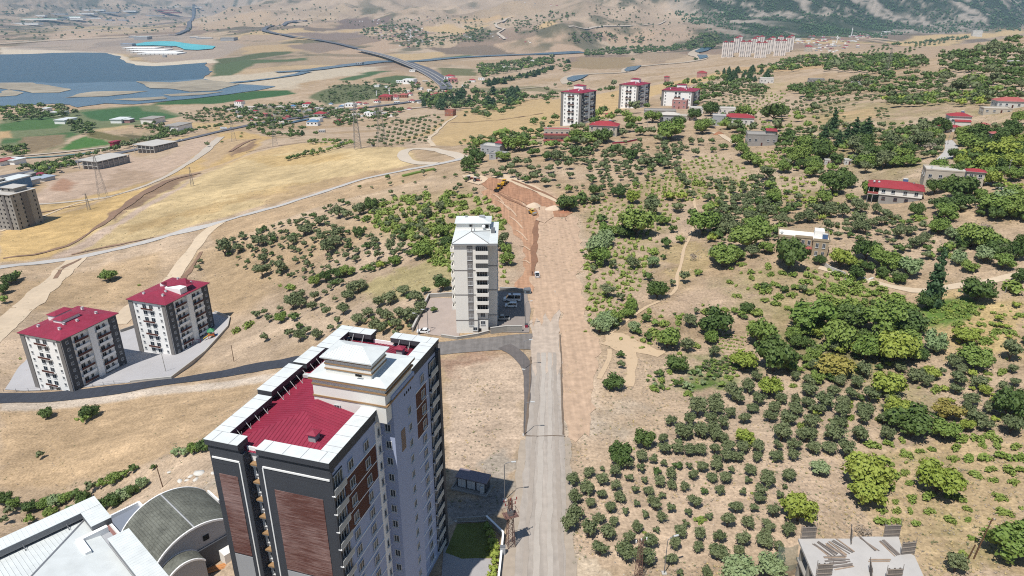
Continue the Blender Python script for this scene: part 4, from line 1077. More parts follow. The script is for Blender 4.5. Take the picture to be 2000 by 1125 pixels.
# ------------------------------------------------------------------ the slim cream block at the bend of the road
def build_slim():
 T = empty('apartment_block', (-11.8, 215.2, 0), 0, 'slim cream apartment block with white metal roof beside the brown dirt road', 'apartment block')
 b = MB(); b.prism([(-6.6,-11),(0.5,-11),(0.5,-10.2),(3.9,-10.2),(3.9,-6.8),(6.8,-6.8),(6.8,11),(-6.6,11)], -2, 30.6, M_CREAM); b.build('wall', T)
 e = MB()
 for z in (4.2, 13.3, 21.8): e.prism([(-6.68,-11.08),(0.58,-11.08),(0.58,-10.28),(3.98,-10.28),(3.98,-6.88),(6.88,-6.88),(6.88,11.08),(-6.68,11.08)], z, z + 0.28, M_TAUPE)
 e.build('string_course', T)
 d = MB(); d.box(-7.1, 7.2, -11.7, 11.4, 30.6, 31.15, M_GREYW); d.build('eave', T)
 r = MB(); r.hip(-7.2, 4.6, -11.8, 1.5, 31.2, 1.9, M_WROOF, ridge='y', inset=6.6, th=0.05); r.build('roof', T)
 r = MB(); r.box(4.6, 7.3, -11.8, 11.5, 31.15, 31.3, M_WROOF); r.box(-7.2, 4.6, 1.5, 11.5, 31.15, 31.24, M_WROOF); r.build('flat_roof', T)
 p = MB(); p.box(-6.8, 4.4, 3.0, 10.6, 31.2, 33.4, M_CREAM); p.build('roof_storey', T)
 p = MB(); p.hip(-7.3, 4.9, 2.4, 11.2, 33.5, 1.2, M_WROOF, ridge='x', th=0.12); p.build('upper_roof', T)
 q = MB()
 for pts in (((-7.2,-11.8,31.25),(-1.3,-5.2,33.12)), ((4.6,-11.8,31.25),(-1.3,-5.2,33.12)), ((-1.3,-5.2,33.12),(4.6,1.5,31.25)), ((-1.3,-5.2,33.12),(-1.3,3.0,33.3))):
  q.bar(pts[0], pts[1], 0.14, M_TAUPE, 4)
 q.build('roof_ridge', T)
 q = MB(); q.box(0.8, 2.6, 6.0, 7.4, 34.0, 35.0, M_GREYW); q.box(-3.9, -3.2, 6, 6.7, 34, 35, M_GREYW); q.build('chimney', T)
 q = MB(); q.box(4.9, 6.2, -1.5, 1.0, 31.4, 32.6, M_STEEL); q.build('solar_heater', T)
 q = MB(); q.ball((2.4, 2.6, 32.4), 0.6, M_WHITE); q.box(2.9, 4.0, 2.9, 2.98, 31.7, 32.9, M_BLACK); q.box(-2.4, -1.6, 2.9, 2.98, 32.2, 32.9, M_BLACK); q.build('roof_fitting', T)
 bal = MB(); bal.box(-2.05, 2.05, -1.35, 0, -0.2, 0.0, M_CREAM); bal.box(-2.05, 2.05, -1.35, -1.2, 0.0, 1.0, M_CREAM); bal.box(-2.05, -1.92, -1.2, 0, 0, 1, M_CREAM); bal.box(1.92, 2.05, -1.2, 0, 0, 1, M_CREAM)
 bmsh = bal.mesh('balcony')
 rl = MB(); rl.box(-2.05, 2.05, -1.35, -1.3, 0.0, 1.05, M_RAILG); rl.box(-2.05, 2.05, -1.35, 0, -0.2, 0, M_CREAM); rmsh = rl.mesh('balcony')
 for k in range(10):
  z = 28.6 - 2.88 * k
  add_window(T, (-1.6, -11.0, z + 0.35), 1.5, 1.45, mull=2)
  if k < 8:
   gl = MB()
   if k < 3:
    inst(bmsh, 'balcony', T, (2.2, -10.2, z - 1.0)); add_window(T, (2.2, -11.38, z + 0.75), 3.9, 1.45, glass=M_DGLASS, mull=5, frame=M_STEEL, sill=False)
   else:
    inst(bmsh, 'balcony', T, (2.2, -10.2, z - 1.0)); add_window(T, (2.2, -10.25, z + 0.4), 3.4, 2.2, glass=M_DGLASS, mull=3, sill=False)
   # balconies on the far left side
   inst(bmsh, 'balcony', T, (-6.6, -6.8, z - 1.0), R(-90)); add_window(T, (-6.65, -6.8, z + 0.4), 3.0, 2.0, R(-90), glass=M_DGLASS, mull=2, sill=False)
   inst(bmsh, 'balcony', T, (-6.6, 2.0, z - 1.0), R(-90))
  else:
   add_window(T, (2.2, -10.2, z + 0.35), 1.5, 1.45, mull=2)
  for y in (-3, 3, 8): add_window(T, (6.8, y, z + 0.35), 1.2, 1.4, R(90))
 sp = MB(); sp.box(-2.5, -0.7, -11.06, -11.0, 2.5, 30.3, M_TAUPE); sp.build('window_strip', T)
 add_window(T, (-0.4, -11.0, 1.2), 1.4, 1.3)
 dr = MB(); dr.box(0.7, 1.6, -10.28, -10.2, -1.2, 1.0, M_BLACK); dr.build('door', T)
build_slim()
# ------------------------------------------------------------------ white and charcoal blocks of flats with red roofs
def flats(x, y, z, yaw, W, D, floors, label, group=None, pent=1, base=4.0, fh=3.0):
 T = empty('apartment_block', (x, y, z), R(yaw), label, 'apartment block', group)
 X, Y, Hh = W / 2 - 0.5, D / 2 - 0.5, floors * fh + 0.5
 b = MB(); b.box(-X, X, -Y, Y, -base, Hh, M_WHITE); b.build('wall', T)
 pl = MB(); pl.box(-X - 0.35, -X + 1.9, -Y - 0.3, -Y, -base, Hh - 0.02, M_TAUPE); pl.box(X - 1.9, X - 0.05, -Y - 0.3, -Y, -base, Hh - 0.02, M_TAUPE)
 pl.box(-X - 0.3, -X, -Y, -Y + 2, -base, Hh - 0.02, M_TAUPE)
 pl.build('pilaster', T)
 dk = MB(); s = Y / 12.5
 dk.box(X, X + 0.25, -Y + 0.25, -8.3 * s, -base, Hh - 0.02, M_DARK); dk.build('charcoal_panel', T); dk = MB(); dk.box(X, X + 0.25, 8.6 * s, Y - 0.2, -base, Hh - 0.02, M_DARK); dk.build('charcoal_panel', T)
 wp = MB(); wp.box(X, X + 1.1, -1.4 * s, 1.2 * s, -base, Hh - 0.02, M_WHITE); wp.build('pier', T)
 L = 6.0 * s
 bw = MB(); bw.box(0, 1.1, -L / 2, L / 2, -0.12, 0, M_WHITE); bw.box(1.02, 1.1, -L / 2, L / 2, 0, 0.95, M_WHITE); me_w = bw.mesh('balcony')
 bb = MB(); bb.box(0, 1.1, -L / 2, L / 2, -0.12, 0, M_WHITE); bb.box(1.02, 1.1, -L / 2, L / 2, 0, 0.95, M_BROWN); me_b = bb.mesh('balcony')
 fb = MB(); fb.box(-3.2, 3.2, -0.9, 0, -0.12, 0, M_WHITE); fb.box(-3.2, 3.2, -0.9, -0.82, 0, 0.8, M_BROWN); me_f = fb.mesh('balcony')
 for k in range(floors):
  zz = k * fh
  for sx in (-1, 1):
   add_window(T, (sx * (X - 3.6), -Y, zz + 1.6), 1.1, 1.25)
   add_window(T, (sx * 1.8, -Y, zz + 1.35), 2.1, 2.0, glass=M_GLASS, mull=1)
  if k % 2 == 1: inst(me_f, 'balcony', T, (0, -Y, zz + 0.1))
  for yy in (-4.9 * s, 4.9 * s):
   inst(me_b if (k + (yy > 0)) % 2 else me_w, 'balcony', T, (X, yy, zz + 0.1))
   add_window(T, (X, yy - 1.4, zz + 1.3), 1.9, 2.0, R(90), glass=M_DGLASS, sill=False); add_window(T, (X, yy + 1.3, zz + 1.4), 1.2, 1.6, R(90), glass=M_DGLASS, sill=False)
  add_window(T, (X + 0.25, -10.4 * s, zz + 1.6), 1.1, 1.25, R(90)); add_window(T, (X + 0.25, 10.6 * s, zz + 1.6), 1.1, 1.25, R(90))
 ev = MB(); ev.box(-W / 2 - 0.3, W / 2 + 0.5, -D / 2 - 0.3, D / 2 + 0.3, Hh, Hh + 0.3, M_TAUPE); ev.build('eave', T)
 r = MB(); r.hip(-W / 2 - 0.4, W / 2 + 0.6, -D / 2 - 0.4, D / 2 + 0.4, Hh + 0.34, 2.2, M_RED, th=0.04); roof = r.build('roof', T)
 if pent == 1:
  q = MB(); q.box(-8.2, -4.2, -2.0, 5.5, Hh + 0.2, Hh + 3.4, M_WHITE); q.hip(-8.6, -3.8, -2.4, 5.9, Hh + 3.5, 0.7, M_RED, th=0.1); q.build('stair_house', T)
  q = MB(); q.box(-2.2, 2.2, -4.5, 3.5, Hh + 1, Hh + 3.4, M_WHITE); q.hip(-2.6, 2.6, -4.9, 3.9, Hh + 3.5, 0.7, M_RED, th=0.1); q.build('stair_house', T)
 elif pent == 2:
  q = MB(); q.box(1.0, X - 0.5, -2.8, 1.2, Hh + 0.1, Hh + 3.2, M_WHITE); q.box(-5, 1.0, 0.6, 2.6, Hh + 0.1, Hh + 2.9, M_WHITE); q.hip(-5.2, X - 0.2, 1.0, 5.0, Hh + 2.95, 0.6, M_RED, th=0.05); q.build('stair_house', T)
 else:
  q = MB(); q.box(-4.5, 4.5, -1.0, 4.0, Hh + 0.3, Hh + 4.6, M_WHITE); q.hip(-4.9, 4.9, -1.4, 4.4, Hh + 4.7, 0.8, M_RED, ridge='x', th=0.1); q.build('stair_house', T)
 c = MB(); c.box(-0.4, 0.4, -0.4, 0.4, -0.2, 0.8, M_WHITE); c.box(-0.5, 0.5, -0.5, 0.5, 0.8, 0.92, M_GREYW); cm = c.mesh('chimney')
 for (cx, cy) in ((-5.5, -8.5), (4.5, -8.0), (5.0, 8.5), (-3.0, 9.5), (4.5, 0.0), (3.0, -4.6)):
  inst(cm, 'chimney', roof, (cx * W / 20.5, cy * D / 27, Hh + 0.34 + 2.2 * (1 - abs(cx) / 10.4) - 0.1))
 return T
GR1 = None
flats(-153.2, 281.2, -42, -18.0, 20.5, 26.5, 8, 'white and charcoal block of flats with red roof, beside the playground', pent=2)
flats(-177.8, 248.0, -42, -18.5, 21.5, 26.5, 8, 'white and charcoal block of flats with two red roof houses, nearest the dark curving road', pent=1)
def at_ground(px, py):
 p = ground(px, py); return p
p = onplane(1133, 244, 11); flats(p[0] - 0.3, p[1] + 17, 11, -37, 20, 24, 8, 'white block of flats with red roof on the hilltop, standing alone left of the others', pent=3)
p = onplane(1230, 213, 8); flats(p[0] + 7, p[1] + 20, 8, -34, 21, 28, 7, 'white block of flats with red roof on the hilltop, the middle one of three', pent=3)
p = onplane(1322, 212, 8); flats(p[0] + 8, p[1] + 22, 8, -26, 32, 30, 5, 'wide low white block of flats with red roof behind the pink house', pent=3)
# ------------------------------------------------------------------ paved yards
PAVE = mat('concrete_paving', (196, 194, 196), 0.85, 0.07, 0.25)
PAVER = mat('reddish_pavers', (188, 172, 162), 0.9, 0.12, 0.3)
YARD_A = mat('yard_asphalt', (158, 148, 142), 0.9, 0.14, 0.4)
sheet('paved_yard', [(8,762),(38,715),(60,692),(200,652),(258,642),(320,618),(420,610),(449,622),(444,640),(400,688),(335,738),(250,748),(110,762)], PAVE, 1.3, jit=0.3)
sheet('paved_yard', [(838,583),(886,583),(899,650),(893,664),(840,654),(815,650),(813,640)], PAVER, 1.2)
sheet('parking_yard', [(975,570),(1030,573),(1036,600),(1034,650),(972,650),(968,610)], YARD_A, 1.5, jit=0.3)
sheet('paved_yard', [(868,1050),(905,1090),(962,1092),(955,1160),(860,1160)], mat('yard_pavers', (186, 182, 182), 0.85, 0.08, 0.8), 1.4)
LAWN = mat('lawn_grass', (118, 124, 62), 0.95, 0.25, 1.2, bump=0.3)
sheet('lawn', [(893,1024),(948,1021),(963,1090),(902,1092),(870,1080)], LAWN, 1.6, sub=0.8)
sheet('kerb_strip', [(886,1018),(950,1017),(950,1020),(890,1022)], M_CONCL, 3.0)
def wall_line(name, pts, th, h, m, label, base=1.5, cap=None, cat='wall', zrel=True, group=None):
 """a free-standing wall following points seen in the photo; pieces butt at the corners"""
 g = [ground(*p) for p in pts]
 T = empty(name, (g[0][0], g[0][1], g[0][2]), 0, label, cat, group)
 o = g[0]
 b = MB(); c = MB()
 n = len(g)
 dirs = []
 for i in range(n - 1):
  d = Vector((g[i+1][0]-g[i][0], g[i+1][1]-g[i][1], 0)); d.normalize(); dirs.append(d)
 off = []
 for i in range(n):
  d = dirs[0] if i == 0 else dirs[-1] if i == n - 1 else (dirs[i-1] + dirs[i]).normalized()
  off.append(Vector((-d.y, d.x, 0)) * th / 2)
 for i in range(n - 1):
  p, q = Vector(g[i]) - Vector(o), Vector(g[i+1]) - Vector(o)
  P = [p - off[i], q - off[i+1], q + off[i+1], p + off[i]]
  b.prism([(v.x, v.y) for v in P], [v.z - base for v in P], [v.z + h for v in P], m)
  if cap:
   P2 = [p - off[i]*1.35, q - off[i+1]*1.35, q + off[i+1]*1.35, p + off[i]*1.35]
   c.prism([(v.x, v.y) for v in P2], [v.z + h + 0.003 for v in P], [v.z + h + 0.13 for v in P], cap)
 b.build('wall_face', T)
 if cap: c.build('coping', T)
 return T
wall_line('retaining_wall', [(862,658),(893,663),(934,656),(956,650)], 0.4, 0.9, M_CONC, 'low grey concrete wall in front of the slim cream block along the side road', cap=M_CONCL)
wall_line('retaining_wall', [(958,652),(990,648),(1020,648)], 0.4, 2.2, M_CONC, 'higher grey concrete wall below the parking yard of the slim cream block', cap=M_CONCL)
wall_line('boundary_wall', [(806,648),(822,615),(838,582),(886,579)], 0.5, 1.6, M_CONC, 'grey boundary wall round the paver yard left of the slim cream block', cap=M_CONCL)
wall_line('boundary_wall', [(976,567),(1005,568),(1026,571)], 0.35, 1.2, M_CONC, 'short grey wall behind the parked white minibus', cap=M_CONCL)
wall_line('boundary_wall', [(255,748),(335,740),(400,690),(445,640),(449,622),(420,611)], 0.4, 1.0, M_CONCL, 'pale wall round the paved yard and playground of the twin blocks', cap=M_CONCL)
wall_line('boundary_wall', [(236,650),(262,641),(300,625)], 0.35, 1.6, M_CONC, 'grey wall behind the yard of the twin blocks', cap=None)
wall_line('boundary_wall', [(950,1016),(968,1033),(983,1048),(979,1090),(974,1135)], 0.3, 1.1, M_CONCL, 'white wall beside the hedge and the lattice mast', cap=M_WHITE)
wall_line('boundary_wall', [(893,1020),(930,1018),(949,1016)], 0.3, 1.2, M_CONC, 'shaded wall at the back of the lawn beside the tall tower', cap=None)
wall_line('garden_wall', [(1606,517),(1620,528),(1650,540)], 0.4, 1.6, M_CONCL, 'grey garden wall under the vine arbour below the beige stone house', cap=None)
wall_line('garden_wall', [(1196,281),(1222,279),(1245,274)], 0.3, 1.2, M_RED, 'dark red garden wall below the red roofed house with a terrace', cap=M_CONCL)
def fence(pts, label):
 g = [ground(*p) for p in pts]
 T = empty('yard_fence', g[0], 0, label, 'fence')
 o = Vector(g[0])
 pm = MB(); pm.box(-0.06, 0.06, -0.06, 0.06, -0.3, 1.5, M_STEEL); pm = pm.mesh('fence_post')
 for a, b in zip(g[:-1], g[1:]):
  a, b = Vector(a), Vector(b); n = max(1, int((b - a).length / 4))
  for k in range(n):
   p = a + (b - a) * k / n; p.z = h1(p.x, p.y); inst(pm, 'fence_post', T, p - o)
   q = a + (b - a) * (k + 1) / n; q.z = h1(q.x, q.y)
   for z in (0.5, 1.35):
    r = MB(); r.bar(p - o + Vector((0, 0, z)), q - o + Vector((0, 0, z)), 0.035, M_STEEL, 4); r.build('fence_rail', T)
fence([(8,766),(80,764),(160,757),(245,748)], 'thin metal fence between the dark road and the yard of the twin blocks')
# ------------------------------------------------------------------ white roofed tower at the lower left and the vaulted hall
def build_white_tower():
 T = empty('apartment_tower', (-58.2, 76.4, 0), R(-42), 'tower with white ribbed metal roof and white parapet frames at the lower left corner', 'apartment tower')
 b = MB(); b.box(0.4, 26, -32, -0.4, -12, 35.4, M_GREYW); b.build('wall', T)
 r = MB(); r.hip(1.5, 25.5, -31, -1.5, 35.5, 2.2, M_WROOF, ridge='y', th=0.1); roof = r.build('roof', T)
 rb = MB()
 for k in range(62):
  y = -31 + 29.5 * k / 61; ins = max(0.0, 12 - min(y + 31, -1.5 - y))
  for sx in (-1, 1):
   x0 = 13.5 + sx * 12; x1 = 13.5 + sx * ins
   rb.bar((x0, y, 35.53), (x1, y, 35.53 + 2.2 * (1 - ins / 12)), 0.025, M_WROOF, 3)
 rb.build('roof_rib', roof)
 rr = MB()
 for p, q in (((1.5,-1.5,35.55),(13.5,-13.5,37.72)), ((25.5,-1.5,35.55),(13.5,-13.5,37.72)), ((13.5,-13.5,37.72),(13.5,-19,37.72))): rr.bar(p, q, 0.13, M_GREYW, 4)
 rr.build('ridge_cap', roof)
 c = MB(); c.box(-1.1, 1.1, -0.6, 0.6, -0.5, 1.0, M_GREYW); c.box(-1.5, 1.5, -0.9, 0.9, 1.1, 1.25, M_WROOF); c.box(-1.0, 1.0, -0.5, 0.5, 1.0, 1.1, M_BLACK); c.build('chimney', roof, (14.5, -12.0, 37.0))
 def frame(x0, x1, y0, y1, z=37.0):
  q = MB(); q.box(x0, x1, y0, y1, z - 1.0, z - 0.06, M_STEEL); q.box(x0 - 0.05, x1 + 0.05, y0 - 0.05, y1 + 0.05, z - 0.06, z, M_WROOF); o = q.build('parapet_frame', T)
  q = MB()
  L = x1 - x0 if x1 - x0 > y1 - y0 else y1 - y0
  n = int(L / 0.5)
  for k in range(n):
   t = (k + 0.5) / n
   if x1 - x0 > y1 - y0: q.bar((x0 + L * t, y0, z + 0.01), (x0 + L * t, y1, z + 0.01), 0.02, M_WROOF, 3)
   else: q.bar((x0, y0 + L * t, z + 0.01), (x1, y0 + L * t, z + 0.01), 0.02, M_WROOF, 3)
  q.build('parapet_rib', o)
 frame(-0.3, 2.1, -32, 0.3); frame(2.15, 6.0, -2.1, 0.3); frame(10.0, 26, -1.5, 1.0)
 q = MB(); q.box(0.2, 1.0, -31, -1, 35.3, 36.04, M_STEEL); q.box(2.3, 5.8, -1.2, -0.5, 35.3, 36.04, M_STEEL); q.box(10.2, 25.8, -0.8, -0.1, 35.3, 36.04, M_GREYW); q.build('parapet_wall', T)
 q = MB(); q.box(6.1, 6.7, -4.2, -0.5, 35.3, 36.3, M_WHITE); q.box(6.75, 9.7, -4.2, -3.5, 35.3, 36.3, M_WHITE); q.build('light_well_wall', T)
 s = MB(); s.bar((0, 0, 0), (-1.0, 0, 0.9), 0.05, M_STEEL, 4); s.bar((0, 0, 0), (0, 0, 0.7), 0.04, M_STEEL, 4); sm = s.mesh('strut')
 for y in (-4, -9, -14, -19): inst(sm, 'strut', T, (2.9, y, 35.7))
build_white_tower()
SLATE = mat('mossy_slate_shingles', (116, 118, 110), 0.9, 0.5, 2.2)
DECK = mat('blue_grey_roof_membrane', (142, 150, 164), 0.8, 0.1, 0.3)
def vault(T, x0, x1, y0, y1, z0, rise, m, n=18, name='vault_roof', rim=True, gable=None, gz=None):
 span = y1 - y0; Rr = (span * span / 4 + rise * rise) / (2 * rise); a0 = math.asin(span / 2 / Rr)
 pts = [((y0 + y1) / 2 + Rr * math.sin(-a0 + 2 * a0 * k / n), z0 + rise - Rr + Rr * math.cos(-a0 + 2 * a0 * k / n)) for k in range(n + 1)]
 b = MB()
 for (ya, za), (yb, zb) in zip(pts[:-1], pts[1:]):
  b.face([(x0, ya, za), (x1, ya, za), (x1, yb, zb), (x0, yb, zb)], m)
  b.face([(x0, yb, zb - .25), (x1, yb, zb - .25), (x1, ya, za - .25), (x0, ya, za - .25)], M_GREYW)
 o = b.build(name, T)
 # courses of shingles, each lapping the one below
 if rim:
  for xe in (x0, x1):
   q = MB()
   for (ya, za), (yb, zb) in zip(pts[:-1], pts[1:]):
    s = 0.28
    q.prism([(xe - s / 2, ya), (xe + s / 2, ya), (xe + s / 2, yb), (xe - s / 2, yb)], [za - .3, za - .3, zb - .3, zb - .3], [za + .12, za + .12, zb + .12, zb + .12], M_WHITE)
   q.build('roof_rim', T)
 if gable:
  for xe in (x0 + 0.35, x1 - 0.35):
   q = MB(); q.face([(xe, y0, gz)] + [(xe, y, z - 0.26) for y, z in pts] + [(xe, y1, gz)], gable); q.build('gable_wall', T)
 return pts
def build_hall():
 T = empty('vaulted_hall', (-80.2, 110, 0), R(-41), 'low hall with a curved mossy grey vaulted roof and white rims beside the tall tower', 'hall')
 pts = vault(T, 0, 15.2, 0, 18, 0, 4.7, SLATE, gable=M_GREYW, gz=-12)
 sh = MB(); sh.box(0, 1, -0.5, 0.5, 0, 0.05, SLATE); shm = sh.mesh('shingle_course')
 q = MB()
 for (ya, za), (yb, zb) in zip(pts[:-1], pts[1:]):
  for f in (0.0, 0.5):
   y, z = ya + (yb - ya) * f, za + (zb - za) * f
   q.bar((0.2, y, z + 0.02), (15.0, y, z + 0.02), 0.05, SLATE, 3)
 q.build('shingle_course', T)
 q = MB(); q.bar((0.1, 9, 4.72), (15.1, 9, 4.72), 0.16, M_GREYW, 4); q.build('roof_ridge', T)
 w = MB(); w.box(0.5, 14.8, 0.1, 0.4, -12, 0, M_GREYW); w.box(0.5, 14.8, 17.6, 17.9, -12, 0.2, M_GREYW); w.build('side_wall', T)
 w = MB(); w.box(14.9, 15.0, 10.2, 11.4, 0.2, 1.4, M_BLACK); w.build('gable_window', T)
 w = MB(); w.box(14.85, 15.35, 5.0, 17.9, -6.0, -1.2, M_DARK); w.build('charcoal_band', T)
 w = MB(); w.box(15.0, 17.6, 12.5, 18.2, -10, -3.6, M_CREAM); w.build('porch_block', T)
 vault(T, 14.9, 18.4, 1.0, 8.6, -1.2, 1.9, SLATE, n=10, name='porch_roof', gable=M_GREYW, gz=-8)
 w = MB(); w.box(10.2, 14.7, 18.0, 18.6, -8, 1.0, M_WHITE); w.box(1, 6.0, 17.95, 18.3, -8, 0.7, M_WHITE); w.build('parapet', T)
 w = MB(); w.box(7.4, 8.6, 17.6, 18.6, 0.2, 1.4, M_DARK); w.build('vent_box', T)
 A = empty('annex', (-80.2, 110, 0), R(-41), 'flat annex with blue grey deck and white parapet behind the vaulted hall', 'annex')
 a = MB(); a.box(-9.2, -0.4, 0.2, 7.2, -14, -1.9, M_PINK, top=DECK); a.build('wall', A)
 q = MB()
 for (x0, x1, y0, y1) in ((-9.3, -8.9, 0.15, 7.25), (-8.9, -0.4, 6.85, 7.25), (-8.9, -0.4, 0.15, 0.5)): q.box(x0, x1, y0, y1, -1.9, -1.0, M_WHITE)
 q.build('parapet', A)
build_hall()
# plank stack in the court of the hall
p = onplane(430, 1108, -6)
T = empty('timber_stack', (p[0], p[1], h1(p[0], p[1])), R(25), 'small stack of fresh timber planks in the court below the vaulted hall', 'timber stack')
pm = MB(); pm.box(-2.2, 2.2, -0.14, 0.14, 0, 0.09, mat('fresh_timber', (214, 150, 96), 0.8, 0.15, 1.0)); pm = pm.mesh('plank')
for k in range(9): inst(pm, 'plank', T, (random.uniform(-.4, .4), (k % 5) * 0.32 - 0.6, 0.1 + 0.1 * (k // 5)), random.uniform(-.06, .06))
# ------------------------------------------------------------------ building under construction at the lower right
def build_site():
 z = 9.0
 c = onplane(1680, 1095, z)
 T = empty('unfinished_building', (c[0], c[1], 0), R(0), 'unfinished concrete building with an open top slab and timber column forms', 'unfinished building')
 SLAB = mat('fresh_slab', (206, 202, 198), 0.9, 0.10, 0.5)
 def L(px, py, zz=z): q = onplane(px, py, zz); return (q[0] - c[0], q[1] - c[1])
 out = [L(1559,1052), L(1665,1052), L(1668,1048), L(1755,1048), L(1763,1075), L(1786,1085), L(1815,1150), L(1600,1150)][::-1]
 b = MB(); b.prism(out, z - 0.5, z, SLAB); b.build('top_slab', T)
 b = MB()
 P = [(x * 0.97, y * 0.985 - 0.1) for x, y in out]
 b.prism(P, 4.4, 4.8, M_CONC); b.build('floor_slab', T)
 cm = MB(); cm.box(-0.3, 0.3, -0.3, 0.3, 0, z - 0.5, M_CONC); cm = cm.mesh('column')
 for (px, py) in ((1566,1056),(1600,1056),(1640,1056),(1680,1054),(1720,1054),(1752,1054),(1578,1095),(1592,1125),(1780,1090),(1795,1120)):
  q = L(px, py); inst(cm, 'column', T, (q[0] + 0.3, q[1] - 0.4, -0.0))
 WB = mat('grey_form_boards', (136, 128, 122), 0.9, 0.22, 1.2)
 brd = MB(); brd.box(-0.15, 0.15, -0.03, 0.03, 0, 2.7, WB); brd = brd.mesh('form_board')
 rail = MB(); rail.box(-1.5, 1.5, -0.12, -0.03, 0, 0.14, mat('form_battens', (170, 158, 146), 0.9, 0.2, 1.2)); rail = rail.mesh('batten')
 for (px, py, wd, rz) in ((1578,1052,2.8,2),(1662,1058,1.7,68),(1741,1048,3.0,2),(1773,1082,2.7,8),(1609,1125,2.8,4),(1700,1128,2.6,70),(1745,1135,2.8,3)):
  q = L(px, py)
  F = bpy.data.objects.new('column_form', None); link(F, T); F.location = (q[0], q[1], z); F.rotation_euler = (R(-6), 0, R(rz))
  n = int(wd / 0.32)
  for k in range(n): inst(brd, 'form_board', F, ((k - (n - 1) / 2) * 0.32, 0, -0.2 if k % 3 else 0.0))
  for zz in (0.5, 1.4, 2.3): inst(rail, 'batten', F, (0, 0, zz), 0, (wd / 3.0, 1, 1))
  for sx in (-1, 1):
   k = MB(); k.bar((sx * wd * 0.5, 0.05, -0.2), (sx * wd * 0.5, 0.05, 3.3), 0.06, WB, 4); k.build('form_post', F)
 wood = [mat('site_timber', (178, 156, 136), 0.9, 0.25, 1.0), WB, mat('dark_timber', (140, 130, 124), 0.9, 0.2, 1.0)]
 pms = []
 for m in wood:
  a = MB(); a.box(-1.9, 1.9, -0.11, 0.11, 0, 0.09, m); pms.append(a.mesh('plank'))
 random.seed(3)
 def planks(px, py, n, rz, name_label):
  q = onplane(px, py, z)
  S = empty('plank_pile', (q[0], q[1], z + 0.01), 0, name_label, 'plank pile')
  for k in range(n):
   inst(random.choice(pms), 'plank', S, (random.uniform(-.5, .5) + math.cos(R(rz + 90)) * (k - n / 2) * 0.34, math.sin(R(rz + 90)) * (k - n / 2) * 0.34, 0.1 * (k % 2)), R(rz + random.uniform(-7, 7)))
 planks(1613, 1073, 6, -58, 'dark planks lying on the concrete slab, leftmost of the long bundles')
 planks(1640, 1070, 8, -55, 'loose brown and grey planks in the middle of the concrete slab')
 planks(1740, 1070, 5, -72, 'thin pile of brown planks near the right edge of the concrete slab')
 planks(1636, 1097, 9, 5, 'mixed heap of short boards near the front of the concrete slab')
 planks(1720, 1094, 2, -1, 'two long planks laid straight across the concrete slab')
 planks(1698, 1062, 3, -66, 'few thin battens at the back of the concrete slab')
 # green safety net hanging on poles at the left edge
 N = empty('safety_net', (0, 0, 0), 0, 'torn green safety net hanging at the left edge of the concrete slab', 'net')
 NM, nt_, nb_ = new_mat('green_netting')
 tr = nt_.nodes.new('ShaderNodeBsdfTransparent'); mixn = nt_.nodes.new('ShaderNodeMixShader'); mixn.inputs[0].default_value = 0.5
 nb_.inputs['Base Color'].default_value = (0.16, 0.20, 0.16, 1); nb_.inputs['Roughness'].default_value = 0.9
 nt_.links.new(tr.outputs[0], mixn.inputs[1]); nt_.links.new(nb_.outputs[0], mixn.inputs[2]); nt_.links.new(mixn.outputs[0], nt_.nodes['Material Output'].inputs['Surface'])
 a, b_ = Vector(onplane(1522, 1066, 8.6)), Vector(onplane(1560, 1062, 8.6))
 V, F = [], []
 nu, nv = 10, 8
 for j in range(nv + 1):
  for i in range(nu + 1):
   t = i / nu; s = j / nv
   p_ = a.lerp(b_, t); sag = math.sin(math.pi * t) * (0.5 + s)
   V.append((p_.x + 0.3 * s, p_.y - 0.4 * s - 0.3 * sag, p_.z - 5.5 * s - (1 - s) * sag))
 for j in range(nv):
  for i in range(nu): k = j * (nu + 1) + i; F.append((k, k + 1, k + nu + 2, k + nu + 1))
 link(bpy.data.objects.new('net_sheet', mesh_np('net_sheet', V, F, [NM], smooth=True)), N)
 q = MB(); q.bar((a.x, a.y, 0), (a.x, a.y, 9), 0.05, M_STEEL, 4); q.build('net_pole', N)
build_site()
# ------------------------------------------------------------------ street furniture near the road
def lamp(px, py, h=9.6, arm=(1.7, 0), label='', group='street lamps along the grey road'):
 g = ground(px, py)
 T = empty('street_lamp', g, 0, label, 'street lamp', group)
 b = MB(); b.bar((0, 0, -0.3), (0, 0, h - 0.8), 0.11, M_STEEL, 6, 0.08)
 prev = Vector((0, 0, h - 0.8))
 for k in range(1, 6):
  t = k / 5; q = Vector((arm[0] * (1 - math.cos(t * 1.5)), arm[1] * (1 - math.cos(t * 1.5)), h - 0.8 + 0.9 * math.sin(t * 1.5))); b.bar(prev, q, 0.07, M_STEEL, 5); prev = q
 b.build('pole', T)
 q = MB(); d = Vector((arm[0], arm[1], 0)).normalized()
 q.obox((prev.x + d.x * 0.4, prev.y + d.y * 0.4), (d.x, d.y), (-d.y, d.x), 0.5, 0.17, prev.z - 0.09, prev.z + 0.08, M_WSTEEL); q.build('lamp_head', T)
 q = MB(); q.box(-0.45, 0.45, -0.45, 0.45, -0.4, 0.22, M_CONCL); q.build('footing', T)
lamp(985.5, 977, 10, (1.7, 0.1), 'tall grey street lamp beside the transformer kiosk')
lamp(1023, 722, 9.8, (1.7, 0.1), 'tall grey street lamp at the curve where the side road joins')
lamp(1024, 850, 9.6, (1.7, 0.1), 'tall grey street lamp midway along the left edge of the road')
lamp(1026.5, 640, 9.6, (1.5, 0.3), 'tall grey street lamp beside the small red box')
lamp(836.5, 651, 8.6, (-1.3, 0.2), 'grey street lamp in the paver yard beside the white car')
